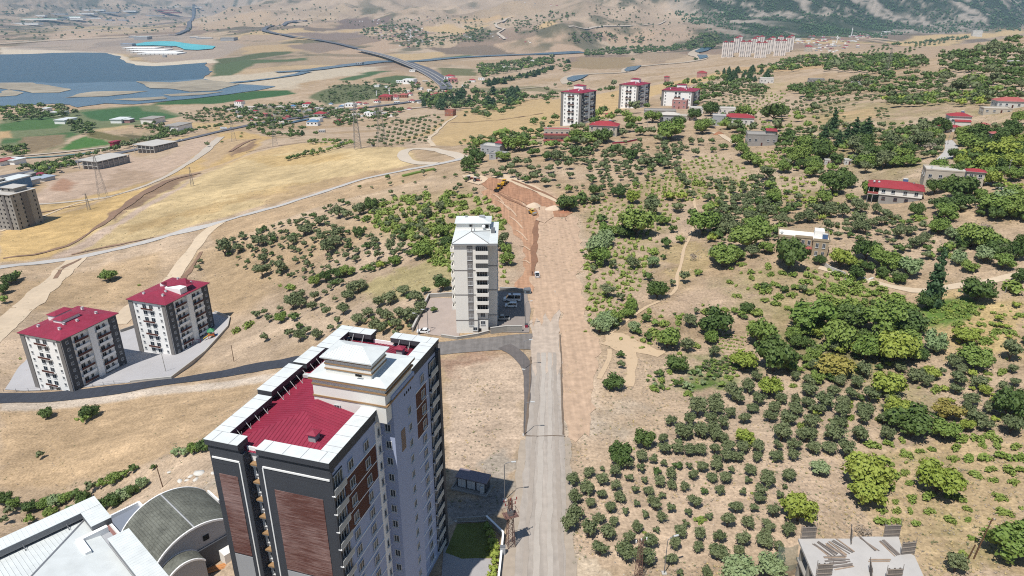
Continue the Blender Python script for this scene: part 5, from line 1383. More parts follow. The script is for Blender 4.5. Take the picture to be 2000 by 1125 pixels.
lamp(818, 655, 8.0, (-1.0, 0.2), 'grey street lamp just left of the paver yard, nearest its boundary wall')
lamp(1297, 1120, 8.5, (1.4, 0.5), 'street lamp among the olive trees near the bottom edge')
def pole(px, py, h, lean, m, label, cross=True, group='utility poles', twin=False):
 g = ground(px, py)
 T = empty('utility_pole', g, 0, label, 'utility pole', group)
 b = MB(); b.bar((0, 0, -0.5), (lean[0], lean[1], h), 0.15, m, 6, 0.10); b.build('pole', T)
 if cross:
  q = MB(); q.obox((lean[0] * 0.95, lean[1] * 0.95), (0.9, 0.43), (-0.43, 0.9), 0.9, 0.06, h * 0.93, h * 0.93 + 0.12, m); q.build('crossarm', T)
  i = MB()
  for k in (-0.8, 0, 0.8): i.bar((lean[0] * .95 + k * 0.9, lean[1] * .95 + k * 0.43, h * 0.93 + 0.1), (lean[0] * .95 + k * 0.9, lean[1] * .95 + k * 0.43, h * 0.93 + 0.35), 0.05, M_WHITE, 5)
  i.build('insulator', T)
 if twin:
  q = MB(); q.bar((-0.9, 0.2, -0.4), (-0.35, 0.2, h * 0.36), 0.13, m, 6); q.build('support_post', T)
WOODP = mat('wood_pole', (112, 84, 62), 0.9, 0.12, 1.5)
CONCP = mat('concrete_pole', (176, 172, 166), 0.9, 0.08, 1.0)
pole(318, 951, 7.2, (-0.4, 0.0), WOODP, 'brown wooden pole on the rubbly bank above the vaulted hall', cross=False)
pole(457, 706, 7.5, (0, 0), WOODP, 'thin brown wooden pole beside the dark curving road', cross=False)
pole(324, 726, 8.0, (-0.3, 0.2), CONCP, 'grey concrete pole between the twin blocks of flats', cross=False)
pole(1901, 1092, 9.5, (1.6, 0.6), WOODP, 'leaning brown wooden pole with a short prop at the lower right', twin=True)
pole(1966, 345, 8.0, (0.2, 0), CONCP, 'pale concrete pole on the bank above the red roofed cream house')
pole(1850, 283, 9.0, (0.3, 0), CONCP, 'pale pole on the left side of the steep grey lane')
pole(1860, 275, 9.0, (0.5, 0), WOODP, 'dark pole at the top of the steep grey lane')
pole(1264, 250, 7, (0, 0), CONCP, 'pale pole among trees below the middle hilltop block')
pole(1501, 262, 9, (0.2, 0), CONCP, 'pale pole beside the house with the long red roof')
pole(1963, 572, 2.5, (0, 0), CONCP, 'short pale post beside the gravel lane at the right edge', cross=False)
pole(262, 275, 14, (0, 0), CONCP, 'tall pale pole standing in the green field by the highway', cross=False)
def lattice(name, g, h, w0, w1, m, label, arms=(), group=None, r=0.09, seg=7, ins=None, cat='pylon'):
 T = empty(name, g, R(20), label, cat, group)
 b = MB()
 def cn(k, z):
  w_ = w0 + (w1 - w0) * z / h; return Vector(((-1, 1, 1, -1)[k] * w_ / 2, (-1, -1, 1, 1)[k] * w_ / 2, z))
 for k in range(4): b.bar(cn(k, -0.5), cn(k, h), r, m, 4)
 b.build('leg_frame', T)
 d = MB()
 for s in range(seg):
  z0, z1 = h * s / seg, h * (s + 1) / seg
  for k in range(4):
   d.bar(cn(k, z0), cn((k + 1) % 4, z1), r * 0.45, m, 3); d.bar(cn(k, z1), cn((k + 1) % 4, z1), r * 0.4, m, 3); d.bar(cn((k + 1) % 4, z0), cn(k, z1), r * 0.6, m, 3)
 d.build('bracing', T)
 for (z, L) in arms:
  a = MB(); a.bar((-L, 0, z), (L, 0, z), r * 0.8, m, 4); a.bar((-L, 0, z), (0, 0, z + L * 0.35), r * 0.5, m, 3); a.bar((L, 0, z), (0, 0, z + L * 0.35), r * 0.5, m, 3); a.build('crossarm', T)
  if ins:
   i = MB()
   for x in (-L, 0, L): i.bar((x, 0, z), (x, 0, z + 0.55), 0.11, ins, 5)
   i.build('insulator', T)
 return T
RUST = mat('rusty_steel', (128, 98, 90), 0.7, 0.14, 1.0)
INSR = mat('red_insulator', (160, 62, 58), 0.4, 0.08, 1.0)
T = lattice('transformer_mast', ground(997, 1066), 11.6, 1.5, 0.55, RUST, 'rusty lattice mast with red insulators and platform beside the grey road', arms=((11.2, 1.3), (10.2, 1.0)), r=0.07, seg=9, ins=INSR, cat='lattice mast')
q = MB(); q.box(-1.4, 1.4, -1.0, 1.0, 7.7, 7.8, RUST); q.build('platform', T)
q = MB()
for s in ((-1.4,-1),(1.4,-1),(1.4,1),(-1.4,1)): q.bar((s[0], s[1], 7.8), (s[0], s[1], 8.8), 0.04, RUST, 4)
for a_, b_ in (((-1.4,-1),(1.4,-1)),((1.4,-1),(1.4,1)),((1.4,1),(-1.4,1)),((-1.4,1),(-1.4,-1))): q.bar((a_[0], a_[1], 8.8), (b_[0], b_[1], 8.8), 0.04, RUST, 4)
q.build('platform_rail', T)
q = MB(); q.box(-0.5, 0.5, -0.45, 0.45, 7.85, 9.0, M_STEEL); q.build('transformer', T)
lattice('transformer_mast', ground(1246, 1130), 9.5, 1.1, 0.5, RUST, 'lattice mast among the olive trees at the bottom edge', arms=((9.0, 1.1),), r=0.06, seg=8, ins=M_WHITE, cat='lattice mast')
PYL = mat('galvanised_pylon', (158, 154, 150), 0.6, 0.08, 0.5)
G_P = None
lattice('pylon', ground(699, 291), 41, 6.0, 1.2, PYL, 'tall slender antenna mast on the stubble hill, left of the pair by the olive grove', arms=((38, 1.4),), r=0.16, seg=12, group=G_P)
lattice('pylon', ground(746, 286), 40, 8.0, 1.0, PYL, 'wide based lattice pylon on the stubble hill beside the olive grove', arms=((36, 5), (31, 6)), r=0.11, seg=10, group=G_P)
lattice('pylon', ground(202, 386), 36, 6.5, 0.9, PYL, 'tall lattice pylon on the bare ground below the unfinished halls', arms=((33, 4.5), (28, 5.2)), r=0.09, seg=10, group=G_P)
lattice('pylon', ground(457, 276), 26, 5.5, 0.8, PYL, 'lattice pylon on the far stubble hill beside the lone round tree', arms=((24, 4), (20, 4.6)), r=0.085, seg=8, group=G_P)
lattice('pylon', ground(538, 286), 24, 5.5, 0.8, PYL, 'thin lattice pylon above the eroded bank on the far stubble hill', arms=((22, 4), (18, 4.6)), r=0.10, seg=8, group=G_P)
lattice('pylon', ground(376, 363), 16, 2.5, 0.5, PYL, 'short lattice pylon standing in the stubble beside the eroded gully', arms=((15, 2.5),), r=0.09, seg=6, group=G_P)
lattice('pylon', ground(174, 410), 13, 2.2, 0.5, PYL, 'short lattice pylon nearest the unfinished grey concrete tower', arms=((12.5, 2.2),), r=0.09, seg=6, group=G_P)
lattice('pylon', ground(1733, 142), 30, 6, 1, PYL, 'pale lattice pylon in front of the dark wood on the hillside', arms=((27, 5), (22, 6)), r=0.12, seg=8, group=G_P)
for (px, py, lab) in ((668, 283, 'small pale hut at the foot of the slender antenna mast'), (729, 286, 'small pale equipment hut at the foot of the wide lattice pylon')):
 g = ground(px, py); T = empty('equipment_hut', g, R(10), lab, 'hut')
 q = MB(); q.box(-1.6, 1.6, -1.2, 1.2, -0.4, 2.6, M_GREYW); q.build('wall', T); q = MB(); q.box(-1.8, 1.8, -1.4, 1.4, 2.6, 2.8, M_STEEL); q.build('roof', T)
 q = MB(); q.box(-0.4, 0.5, -1.24, -1.2, 0, 2.1, M_DARK); q.build('door', T)
# transformer kiosk with three double doors
def kiosk():
 g = onplane(924, 958, 0)
 T = empty('transformer_kiosk', (g[0], g[1] + 1.2, 0.25), R(-19), 'dark transformer kiosk with three white doors in the shadow of the tall tower', 'kiosk')
 b = MB(); b.box(-3.5, 3.5, -1.2, 1.3, -0.5, 2.5, M_DARK); b.build('wall', T)
 r = MB(); r.prism([(-3.75,-1.45),(3.75,-1.45),(3.75,1.6),(-3.75,1.6)], [2.5]*4, [2.68,2.68,2.95,2.95], mat('mauve_metal_roof', (142, 132, 140), 0.5, 0.05, 0.6)); r.build('roof', T)
 d = MB(); d.box(-0.92, 0.92, -0.06, 0, 0, 2.1, M_WSTEEL); d.box(-0.02, 0.02, -0.07, -0.06, 0, 2.1, M_STEEL); dm = d.mesh('door')
 for x in (-2.25, 0, 2.25): inst(dm, 'door', T, (x, -1.2, 0.15))
 c = MB(); c.box(2.4, 3.1, -2.0, -1.5, -0.4, 1.7, M_WSTEEL); c.build('meter_cabinet', T)
 p = MB(); p.box(-4.4, 4.2, -2.7, -2.4, -1, 0.25, M_CONC); p.box(-4.4, -4.1, -2.4, 1.6, -1, 0.25, M_CONC); p.box(3.9, 4.2, -2.4, 1.6, -1, 0.25, M_CONC); p.build('plinth', T)
 p = MB(); p.box(-4.1, 3.9, -2.4, 1.6, -1, -0.05, M_CONC); p.build('plinth_floor', T)
kiosk()
g = ground(982, 1082)
T = empty('electric_cabinet', g, 0, 'white electric cabinet on the wall beside the lattice mast', 'cabinet')
q = MB(); q.box(-0.5, 0.5, -0.35, 0.35, -0.3, 1.9, M_WSTEEL); q.build('case', T); q = MB(); q.box(-0.55, 0.55, -0.4, 0.4, 1.9, 1.98, M_STEEL); q.build('cap', T); q = MB(); q.box(-0.42, 0.42, -0.37, -0.35, 0.1, 1.75, M_GREYW); q.build('door', T)
g = ground(1028, 640)
T = empty('litter_bin', g, 0, 'small red box at the corner of the parking yard under a lamp', 'red box')
q = MB(); q.box(-0.5, 0.5, -0.45, 0.45, 0, 1.3, M_RED); q.build('bin_body', T); q = MB(); q.box(-0.53, 0.53, -0.48, 0.48, 1.3, 1.42, M_DARK); q.build('lid', T)
g = ground(1030, 573)
T = empty('waste_container', g, R(12), 'grey blue waste container at the edge of the dirt road behind the minibus', 'container')
q = MB(); q.box(-1.2, 1.2, -0.8, 0.8, 0.15, 1.7, mat('blue_grey_steel', (136, 150, 162), 0.5, 0.1, 1.0)); q.build('body', T)
q = MB(); q.prism([(-1.25,-0.85),(1.25,-0.85),(1.25,0.85),(-1.25,0.85)], [1.7]*4, [1.8,1.8,2.1,2.1], M_STEEL); q.build('lid', T)
q = MB(); q.box(-0.7, 0.7, -0.84, -0.8, 0.5, 1.3, M_DARK); q.build('side_panel', T)
for sx in (-1, 1):
 q = MB(); q.bar((sx, -0.75, 0.1), (sx, -0.6, 0.1), 0.12, M_BLACK, 8); q.build('wheel', T)
# ------------------------------------------------------------------ trees
def quads_to_tris(V, F): return V, F
def leaf_cloud(rng, lumps, n, size, flat=0.0, up=0.25):
 """n small leaf blades spread through and over a set of ball-shaped clumps; returns verts, quad faces"""
 L = np.array(lumps, float)
 wts = L[:, 3] ** 2; wts /= wts.sum()
 k = rng.choice(len(L), n, p=wts)
 d = rng.normal(size=(n, 3)); d /= np.linalg.norm(d, axis=1)[:, None]
 d[:, 2] = np.where(d[:, 2] < -0.35, -d[:, 2] * 0.6, d[:, 2])
 r = L[k, 3] * rng.uniform(0.72, 1.12, n)
 c = L[k, :3] + d * r[:, None] * np.array([1, 1, L[k, 4].mean() if L.shape[1] > 4 else 1.0])
 nrm = d * 0.75 + rng.normal(size=(n, 3)) * 0.45 + np.array([0, 0, up])
 nrm /= np.linalg.norm(nrm, axis=1)[:, None]
 t = np.cross(nrm, rng.normal(size=(n, 3))); t /= np.linalg.norm(t, axis=1)[:, None]
 b = np.cross(nrm, t)
 s = size * rng.uniform(0.6, 1.3, n)[:, None]
 V = np.stack([c - t * s * 0.5 , c + b * s * 0.42, c + t * s * 0.5, c - b * s * 0.42], 1)
 V[:, 1] += nrm * s * 0.12; V[:, 3] += nrm * s * 0.12
 return V.reshape(-1, 3), np.arange(n * 4).reshape(-1, 4)
_ico_v = np.array([(0,0,1),(.894,0,.447),(.276,.851,.447),(-.724,.526,.447),(-.724,-.526,.447),(.276,-.851,.447),(.724,.526,-.447),(-.276,.851,-.447),(-.894,0,-.447),(-.276,-.851,-.447),(.724,-.526,-.447),(0,0,-1)])
_ico_f = [(0,1,2),(0,2,3),(0,3,4),(0,4,5),(0,5,1),(1,6,2),(2,7,3),(3,8,4),(4,9,5),(5,10,1),(2,6,7),(3,7,8),(4,8,9),(5,9,10),(1,10,6),(11,7,6),(11,8,7),(11,9,8),(11,10,9),(11,6,10)]
def cores(rng, lumps, k=0.8):
 V, F = [], []
 for l in lumps:
  b = sum(len(v) for v in V)
  V.append(np.array(l[:3]) + _ico_v * l[3] * k * rng.uniform(0.8, 1.12, (12, 1)))
  F += [(a + b, c + b, d + b, d + b) for a, c, d in _ico_f]
 return np.concatenate(V), np.array(F)
def crown_mesh(name, rng, lumps, n, size, m, core=0.8):
 V1, F1 = leaf_cloud(rng, lumps, n, size)
 V2, F2 = cores(rng, lumps, core)
 me = bpy.data.meshes.new(name)
 fs = [tuple(f) for f in F1] + [tuple(f[:3] + len(V1)) for f in F2]
 me.from_pydata(np.concatenate([V1, V2]).tolist(), [], fs)
 me.materials.append(m); me.update()
 return me
def lumps_round(rng, n, rx, rz, zc, lr):
 out = [(0, 0, zc, 0.62 * min(rx, rz))]
 for i in range(n):
  a = 2 * math.pi * (i + rng.uniform(-.3, .3)) / n * (1 if n < 7 else 2.0)
  e = rng.uniform(-0.55, 0.85)
  q = math.cos(e)
  out.append((rx * (1 - lr) * q * math.cos(a) * rng.uniform(.75, 1.1), rx * (1 - lr) * q * math.sin(a) * rng.uniform(.75, 1.1), zc + (rz - lr * .8) * math.sin(e) * 1.05, lr * rng.uniform(.75, 1.15)))
 return out
BARK = mat('bark', (110, 96, 84), 0.95, 0.2, 2.0)
def trunk_mesh(rng, h, r, n=3, spread=0.35, forks=3):
 b = MB(); b.bar((0, 0, -0.12), (rng.uniform(-.04, .04), rng.uniform(-.04, .04), h * 0.55), r, BARK, 6, r * 0.75)
 for i in range(forks):
  a = 2 * math.pi * i / forks + rng.uniform(-.4, .4)
  b.bar((0, 0, h * 0.48), (spread * math.cos(a), spread * math.sin(a), h * rng.uniform(1.0, 1.25)), r * 0.65, BARK, 5, r * 0.3)
 return b.mesh('trunk')
LEAFM = {
 'o': mat_leaf('olive_leaves', (0.086, 0.112, 0.046), (0.150, 0.172, 0.082)),
 'd': mat_leaf('dark_green_leaves', (0.048, 0.086, 0.022), (0.088, 0.130, 0.032)),
 'm': mat_leaf('mid_green_leaves', (0.104, 0.171, 0.034), (0.171, 0.222, 0.051)),
 'y': mat_leaf('yellow_green_leaves', (0.171, 0.226, 0.034), (0.250, 0.287, 0.056)),
 'l': mat_leaf('pale_green_leaves', (0.152, 0.226, 0.091), (0.220, 0.268, 0.134)),
 'r': mat_leaf('yellowing_leaves', (0.226, 0.183, 0.049), (0.293, 0.275, 0.061)),
 'b': mat_leaf('vine_leaves', (0.146, 0.220, 0.041), (0.226, 0.268, 0.068)),
 'c': mat_leaf('conifer_needles', (0.032, 0.067, 0.027), (0.054, 0.098, 0.039)),
 'k': mat_leaf('dry_twigs', (0.244, 0.201, 0.159), (0.317, 0.268, 0.220)),
}
CROWNS, TRUNKS, SMALL = {}, {}, {}
for kd in 'odmylr':
 CROWNS[kd] = []
 for v in range(4):
  rng = np.random.default_rng(100 + ord(kd) * 7 + v)
  if kd == 'o':
   lm = lumps_round(rng, 9, 1.0, 0.84, 0.98, 0.42); CROWNS[kd].append(crown_mesh('crown', rng, lm, 420, 0.22, LEAFM[kd], 0.72))
  else:
   lm = lumps_round(rng, 14, 1.0, 0.74, 0.74, 0.36); CROWNS[kd].append(crown_mesh('crown', rng, lm, 900, 0.17, LEAFM[kd], 0.78))
for v in range(3):
 rng = np.random.default_rng(300 + v)
 TRUNKS.setdefault('o', []).append(trunk_mesh(rng, 0.6, 0.09)); TRUNKS.setdefault('w', []).append(trunk_mesh(rng, 0.45, 0.08, spread=0.4, forks=4))
CROWNS['b'] = []; CROWNS['k'] = []
for v in range(4):
 rng = np.random.default_rng(400 + v)
 lm = [(rng.uniform(-.55, .55), rng.uniform(-.5, .5), rng.uniform(.2, .42), rng.uniform(.3, .5)) for _ in range(6)]
 CROWNS['b'].append(crown_mesh('shrub', rng, lm, 170, 0.34, LEAFM['b'], 0.55))
 lm = [(rng.uniform(-.5, .5), rng.uniform(-.5, .5), rng.uniform(.5, .9), rng.uniform(.35, .5)) for _ in range(6)]
 V, F = leaf_cloud(rng, lm, 240, 0.16)
 me = bpy.data.meshes.new('shrub'); me.from_pydata(V.tolist(), [], [tuple(f) for f in F]); me.materials.append(LEAFM['k']); me.update(); CROWNS['k'].append(me)
CROWNS['c'] = []; CROWNS['p'] = []
for v in range(3):
 rng = np.random.default_rng(500 + v)
 lm = []
 for i in range(16):
  t = i / 15; rr = 0.52 * (1 - t) ** 0.75 + 0.1; a = i * 2.4
  lm.append((rr * .5 * math.cos(a), rr * .5 * math.sin(a), 0.35 + 3.4 * t, rr * 0.75 + 0.08))
 CROWNS['c'].append(crown_mesh('crown', rng, lm, 700, 0.2, LEAFM['c'], 0.8))
 lm = []
 for i in range(18):
  t = i / 17; rr = 0.95 * (1 - t) ** 0.8 + 0.12; a = i * 2.4
  lm.append((rr * .6 * math.cos(a), rr * .6 * math.sin(a), 0.4 + 1.9 * t, rr * 0.5 + 0.12))
 CROWNS['p'].append(crown_mesh('crown', rng, lm, 700, 0.2, LEAFM['c'], 0.75))
# cheap versions for what is too far away to be picked apart
LOW = {}
for kd in 'odmylrbcp':
 LOW[kd] = []
 for v in range(3):
  rng = np.random.default_rng(700 + ord(kd) + v)
  if kd == 'b': lm = [(0, 0, .3, .55), (.4, .2, .25, .35), (-.35, -.2, .25, .4)]; n, s = 16, .5
  elif kd == 'c': lm = [(0, 0, .7, .5), (0, 0, 1.6, .42), (0, 0, 2.5, .3), (0, 0, 3.4, .16)]; n, s = 26, .4
  elif kd == 'p': lm = [(0, 0, .6, .8), (0.1, 0, 1.3, .6), (0, 0, 2.0, .35)]; n, s = 30, .45
  elif kd == 'o': lm = [(0, 0, 1.1, .62), (.42, .1, 1.0, .45), (-.3, .4, 1.15, .45), (-.2, -.45, .95, .45)]; n, s = 34, .42
  else: lm = [(0, 0, .85, .62), (.5, .1, .75, .45), (-.4, .45, .8, .45), (-.2, -.5, .75, .45)]; n, s = 38, .42
  LOW[kd].append((leaf_cloud(rng, lm, n, s), cores(rng, lm, .8)))
TREES = []     # dicts: kind letter, position, width m, photo width px, zone name
def add_tree(kd, px, py, wpx, zone, base=True, hscale=1.0, off=0.45):
 g0 = ground(px, min(1180, py + (off * wpx * hscale if base else 0)))
 m = (g0[1] * CP + (CAMZ - g0[2]) * SP) / FPX
 TREES.append(dict(k=kd, p=g0, w=wpx * m * ((1.6 if zone == 'vine' else 1.25) if kd == 'b' else 1.0 if kd in 'cp' else 1.1 if zone in ('village', 'valley') else 1.3 if zone in ('hill', 'middle', 'hillside') else 1.2), px=wpx, zone=zone, hs=hscale))
def region(ox, oy, sc, zone, txt):
 for item in txt.split(';'):
  q = item.split()
  if not q: continue
  kd = 'o'
  if q[0].isalpha(): kd = q.pop(0)
  x, y, w_ = float(q[0]), float(q[1]), float(q[2])
  hs = float(q[3]) / w_ if len(q) > 3 else 1.0
  off = {'b': 0.22, 'c': 0.5 , 'p': 0.5}.get(kd, 0.45 if kd == 'o' else 0.38)
  add_tree(kd, ox + x / sc, oy + y / sc, w_ / sc, zone, hscale=hs, off=off)
def inpoly(pts, n, rs, minpx=0.0):
 """n spread-out photo points inside a polygon"""
 P = np.array(pts, float); out = []
 lo, hi = P.min(0), P.max(0)
 tries = 0
 while len(out) < n and tries < n * 30:
  tries += 1
  q = rs.uniform(lo, hi)
  if sdist(P, np.array([q[0]]), np.array([q[1]]))[0] < 0: continue
  if minpx and any(abs(q[0] - o[0]) < minpx and abs(q[1] - o[1]) < minpx * 0.6 for o in out): continue
  out.append(q)
 return out
def scatter(pts, n, w0, w1, kinds, zone, seed=0, minpx=None):
 rs = np.random.default_rng(seed + 1000)
 for q in inpoly(pts, n, rs, (minpx if minpx is not None else w0 * 0.55) * (1.25 if zone in ('hillwood', 'hillside', 'housegrove') else 1.0)):
  add_tree(kinds[int(rs.integers(len(kinds)))], q[0], q[1], w0 * .75 + (w1 * 1.15 - w0 * .75) * rs.random() ** 1.5, zone)
def rows(pts, ang, across, along, w0, w1, kinds, zone, seed=0, keep=0.92, jit=0.25, sq=0.6):
 """planted rows: `ang` is the rows' heading in the photo, spacing in photo px; sq squeezes the step for heading up the picture"""
 rs = np.random.default_rng(seed + 2000)
 P = np.array(pts, float); c = P.mean(0)
 a = np.array([math.cos(R(ang)), math.sin(R(ang))]); b = np.array([-a[1], a[0]])
 ext = np.abs(P - c).max() * 1.6
 U, V = [], []
 for i in np.arange(-ext, ext, across):
  for j in np.arange(-ext, ext, along):
   if rs.random() > keep: continue
   U.append(c + b * (i + rs.normal() * across * jit * .5) + a * (j + rs.normal() * along * jit))
 U = np.array(U); d = sdist(P, U[:, 0], U[:, 1])
 for q in U[d > 0]:
  add_tree(kinds[int(rs.integers(len(kinds)))], q[0], q[1], rs.uniform(w0, w1), zone)
# --- the sandy olive orchard at the lower right (surveyed one by one)
region(1090, 840, 4, 'lower', '815 60 80;830 140 105;970 20 110;945 100 70;925 150 85;1110 10 110;1230 30 110;1285 70 80;1020 160 90;1100 150 100;1220 145 90;1320 130 100;1310 200 110;1390 200 100;1430 130 110;1240 230 80;1560 130 100;1550 210 80;1710 120 80;1700 200 100;1840 110 100;1830 190 100;1975 140 80;1750 20 110;1900 30 100;645 205 95;740 230 75;545 265 90;825 260 60;935 270 75;1020 280 60;1120 285 85;1235 280 80;645 300 75;770 310 75;880 340 90;1350 310 65;240 325 90;345 300 45;445 325 100;340 385 90;115 390 95;555 370 70;675 390 65;785 400 85;885 425 85;985 440 80;1055 350 85;1195 365 85;1300 370 90;1500 315 80;1480 390 65;1630 340 100;1630 400 110;1795 350 90;450 430 85;225 450 110;340 490 90;480 520 90;600 465 65;705 470 85;810 510 60;1140 470 65;1260 470 80;1440 485 60;1575 480 100;1570 530 90;1765 440 45;1725 505 70')
region(1090, 840, 4, 'lower', '130 515 110;250 565 85;405 600 90;525 635 65;610 570 65;740 560 90;760 590 90;875 610 75;1065 555 105;1385 590 110;1525 605 75;1675 635 100;135 645 120;90 710 140;315 690 90;430 710 85;240 770 140;380 800 115;680 660 70;805 680 85;1015 640 75;1175 670 65;1320 700 115;1480 720 100;1640 740 100;1790 770 125;615 750 90;765 775 60;945 790 105;995 730 65;555 845 100;710 860 110;1105 810 90;1090 905 100;905 890 95;1255 830 105;1240 945 145;1440 850 120;1410 940 85;1600 860 120;1610 810 100;325 930 125;520 950 140;670 980 150;880 1000 95;1715 910 80;1160 1110 90;950 1120 70;d 670 60 190;d 480 190 200;y 1460 60 150;b 1105 690 80;y 1870 610 260;l 1650 1060 240;l 1400 1090 250')
region(1500, 840, 4, 'lower', '100 25 130;300 40 120;350 140 100;465 130 110;600 140 150;490 30 110;705 40 120;920 30 110;1110 10 110;155 350 95;l 395 290 140;130 440 45;o 1450 1030 170;k 740 770 130;y 760 330 330;y 770 450 300;y 1310 380 320;m 1860 880 330;m 1980 800 260')
region(1500, 840, 4, 'dry', 'b 815 110 100;b 935 100 80;b 1045 75 60;b 1080 175 90;b 1280 150 60;b 1180 160 60;b 1460 135 80;b 1440 215 80;b 1570 215 80;b 1695 205 110;b 1830 195 110;b 1970 210 110;b 1675 120 60;b 1795 125 80;b 1925 125 80;b 960 260 65;b 1075 250 40;b 975 355 110;b 1070 330 70;b 1110 410 70;b 1520 410 90;b 1625 340 100;b 1730 300 80;b 1880 310 100;b 1975 305 80;b 1910 395 80;b 1760 385 70;b 1805 510 95;b 1130 530 80;b 1495 520 110;b 1410 500 80;b 1240 510 100;b 1000 555 60;b 885 620 70;b 1005 625 80;b 1110 625 60;b 1265 630 80;b 1555 615 60;b 1845 630 100;b 1975 605 50;b 890 710 100;b 1005 710 80;b 1155 720 70;b 1420 700 80;b 1565 695 60;b 1730 690 40;b 1595 835 60;b 1525 960 80;b 965 450 60;b 1520 65 90;b 1640 65 100;b 1760 40 110')
region(1090, 600, 4, 'patch', 'd 1210 130 240;m 1190 240 110;m 850 250 180;m 1570 210 250;d 1680 390 300;y 1440 430 180;d 1880 270 130;d 920 440 150;y 1650 610 200;d 425 585 140;l 385 100 160;l 320 150 140;m 450 90 130;m 550 40 110;b 830 120 100;b 750 190 90;m 680 80 90;m 755 120 70;o 1030 110 100;o 1000 300 110;b 1085 300 70;o 1215 350 90;o 485 365 65;o 490 450 65;l 590 160 100;b 800 70 50;b 945 80 60;m 620 190 70;m 700 230 80')
region(1090, 600, 4, 'lower', '1090 790 130;1225 740 120;1230 790 110;1340 820 100;1360 660 120;1400 710 100;1480 620 110;1560 710 120;1510 790 80;1545 540 80;880 890 80;1020 880 110;975 960 130;1110 960 110;1190 870 90;1280 900 110;1210 960 110;1450 860 100;1650 850 100;1690 770 90;1740 715 80;1790 880 100;1740 970 120;1850 800 100;1850 720 80;1940 740 100;1945 650 100;1950 575 80;1850 530 90;1840 470 60;1960 890 100')
region(1500, 600, 4, 'patch', 'm 330 70 300;d 640 60 230;m 540 220 250;m 880 90 320;d 1080 120 250;m 760 320 240;y 960 320 330;m 1060 260 200;l 1290 280 180;y 1520 220 170;m 1600 390 210;o 1440 420 120;o 1880 350 150;o 1740 410 60;r 510 450 230;o 350 460 80;o 370 340 110;o 490 310 90;y 920 590 280;d 1090 870 290;y 1000 800 200;r 1390 800 190;m 1370 950 200;d 1870 770 270;o 1890 910 170;o 740 490 120;o 1030 470 80;d 1960 730 180')
region(1500, 600, 4, 'lower', '310 580 90;320 640 120;550 580 90;500 650 100;680 590 90;640 680 100;430 730 140;390 800 100;210 790 110;150 870 110;100 720 80;40 790 80;105 970 130;340 890 120;320 980 110;580 740 90;570 820 110;540 900 120;510 980 130;740 800 120;730 870 100;710 980 110;960 720 100;930 790 100;900 870 100;920 980 110;790 690 120;1140 530 130;y 1250 520 120;1230 580 100;1350 505 70;1500 490 80;1470 560 110;1460 640 90;y 1590 510 80;1640 590 110;y 1690 650 100;1580 720 110;1550 800 110;1610 860 120;1690 930 100;1720 780 100;y 1545 930 110;1830 640 120;1920 580 80;1900 480 80;b 1815 510 70;b 1710 560 60;b 1310 640 90;b 1700 260 100;b 1670 130 60;b 1760 130 60;b 1780 180 60;b 1890 190 80;b 1680 185 40;b 1480 130 70;b 1960 60 60;b 1760 40 50;b 390 870 60;b 260 920 70;b 600 910 60;b 640 770 60;b 650 860 60;b 780 640 60')
region(1090, 380, 4, 'middle', 'd 340 190 90;m 610 240 230;d 520 290 110;m 380 285 100;m 450 290 100;l 300 440 180;l 360 350 140;m 320 500 140;m 1125 245 190;y 1190 340 85;m 1560 260 200;m 1480 340 220;d 770 750 160;m 980 660 85;o 720 110 130;y 580 30 100;d 730 30 70;y 865 10 80;m 930 110 90;d 1040 150 80;m 1160 120 90;d 280 40 80;d 70 80 130;d 180 40 90;m 815 200 100;d 890 270 70;d 840 380 90;m 955 350 80;m 1280 500 170;m 1380 470 120;l 1230 470 120;o 1510 450 100;m 1620 420 110;d 1800 490 250;m 700 640 80;l 740 530 100;o 580 540 90;o 430 550 70;o 390 760 100;o 485 800 65;o 280 580 70;m 570 870 100;o 890 690 60;d 820 490 50;b 750 450 90;k 1060 490 70;m 1090 610 60;d 1470 880 100;b 1550 920 100;1290 90 75;1300 130 70;1385 40 80;1480 60 80;1400 160 60;1480 180 80;1560 50 70;1575 120 70;1655 120 80;m 1680 30 120;o 1270 250 110;o 1370 290 110;o 1330 210 90;o 1730 200 80;o 1800 210 80;o 1880 190 80;o 1960 180 90')
region(1090, 380, 4, 'terrace', 'b 1340 680 60;b 1390 710 40;b 1400 790 60;b 1510 650 60;b 1500 600 60;b 1580 605 40;b 1660 620 70;b 1690 690 70;b 1555 715 80;b 1620 755 80;b 1780 745 50;b 1820 775 80;b 1870 720 70;b 1720 795 90;b 1620 820 60;b 1700 850 70;b 1790 885 60;b 1840 620 70;b 1750 610 60;b 1130 860 40;b 1240 885 40;b 1430 610 40;b 1350 575 50;b 1430 540 60;b 1640 555 80;b 1940 680 80;b 1930 740 60')
region(1500, 380, 4, 'house', 'd 760 440 180;m 880 490 200;m 960 540 150;l 1090 570 180;d 690 610 140;y 560 510 170;y 640 530 100;d 400 510 100;m 120 480 120;d 230 420 120;c 1270 640 115 460;d 1240 820 175;d 1620 750 205;d 1970 640 120;b 1900 720 150;m 1330 250 150;m 1380 150 160;d 1150 120 120;l 1450 300 120;m 1580 330 200;m 1700 340 180;l 1480 500 120;m 1570 560 110;l 1680 480 130;m 1830 530 140;d 1770 420 150;d 1930 450 150;d 1980 400 140;k 1640 110 80;k 1690 250 80;m 1750 80 200;m 1900 100 220;d 1990 60 180;b 740 670 60;b 820 690 70;b 930 650 60;b 980 670 60;b 860 640 50;b 700 710 80')
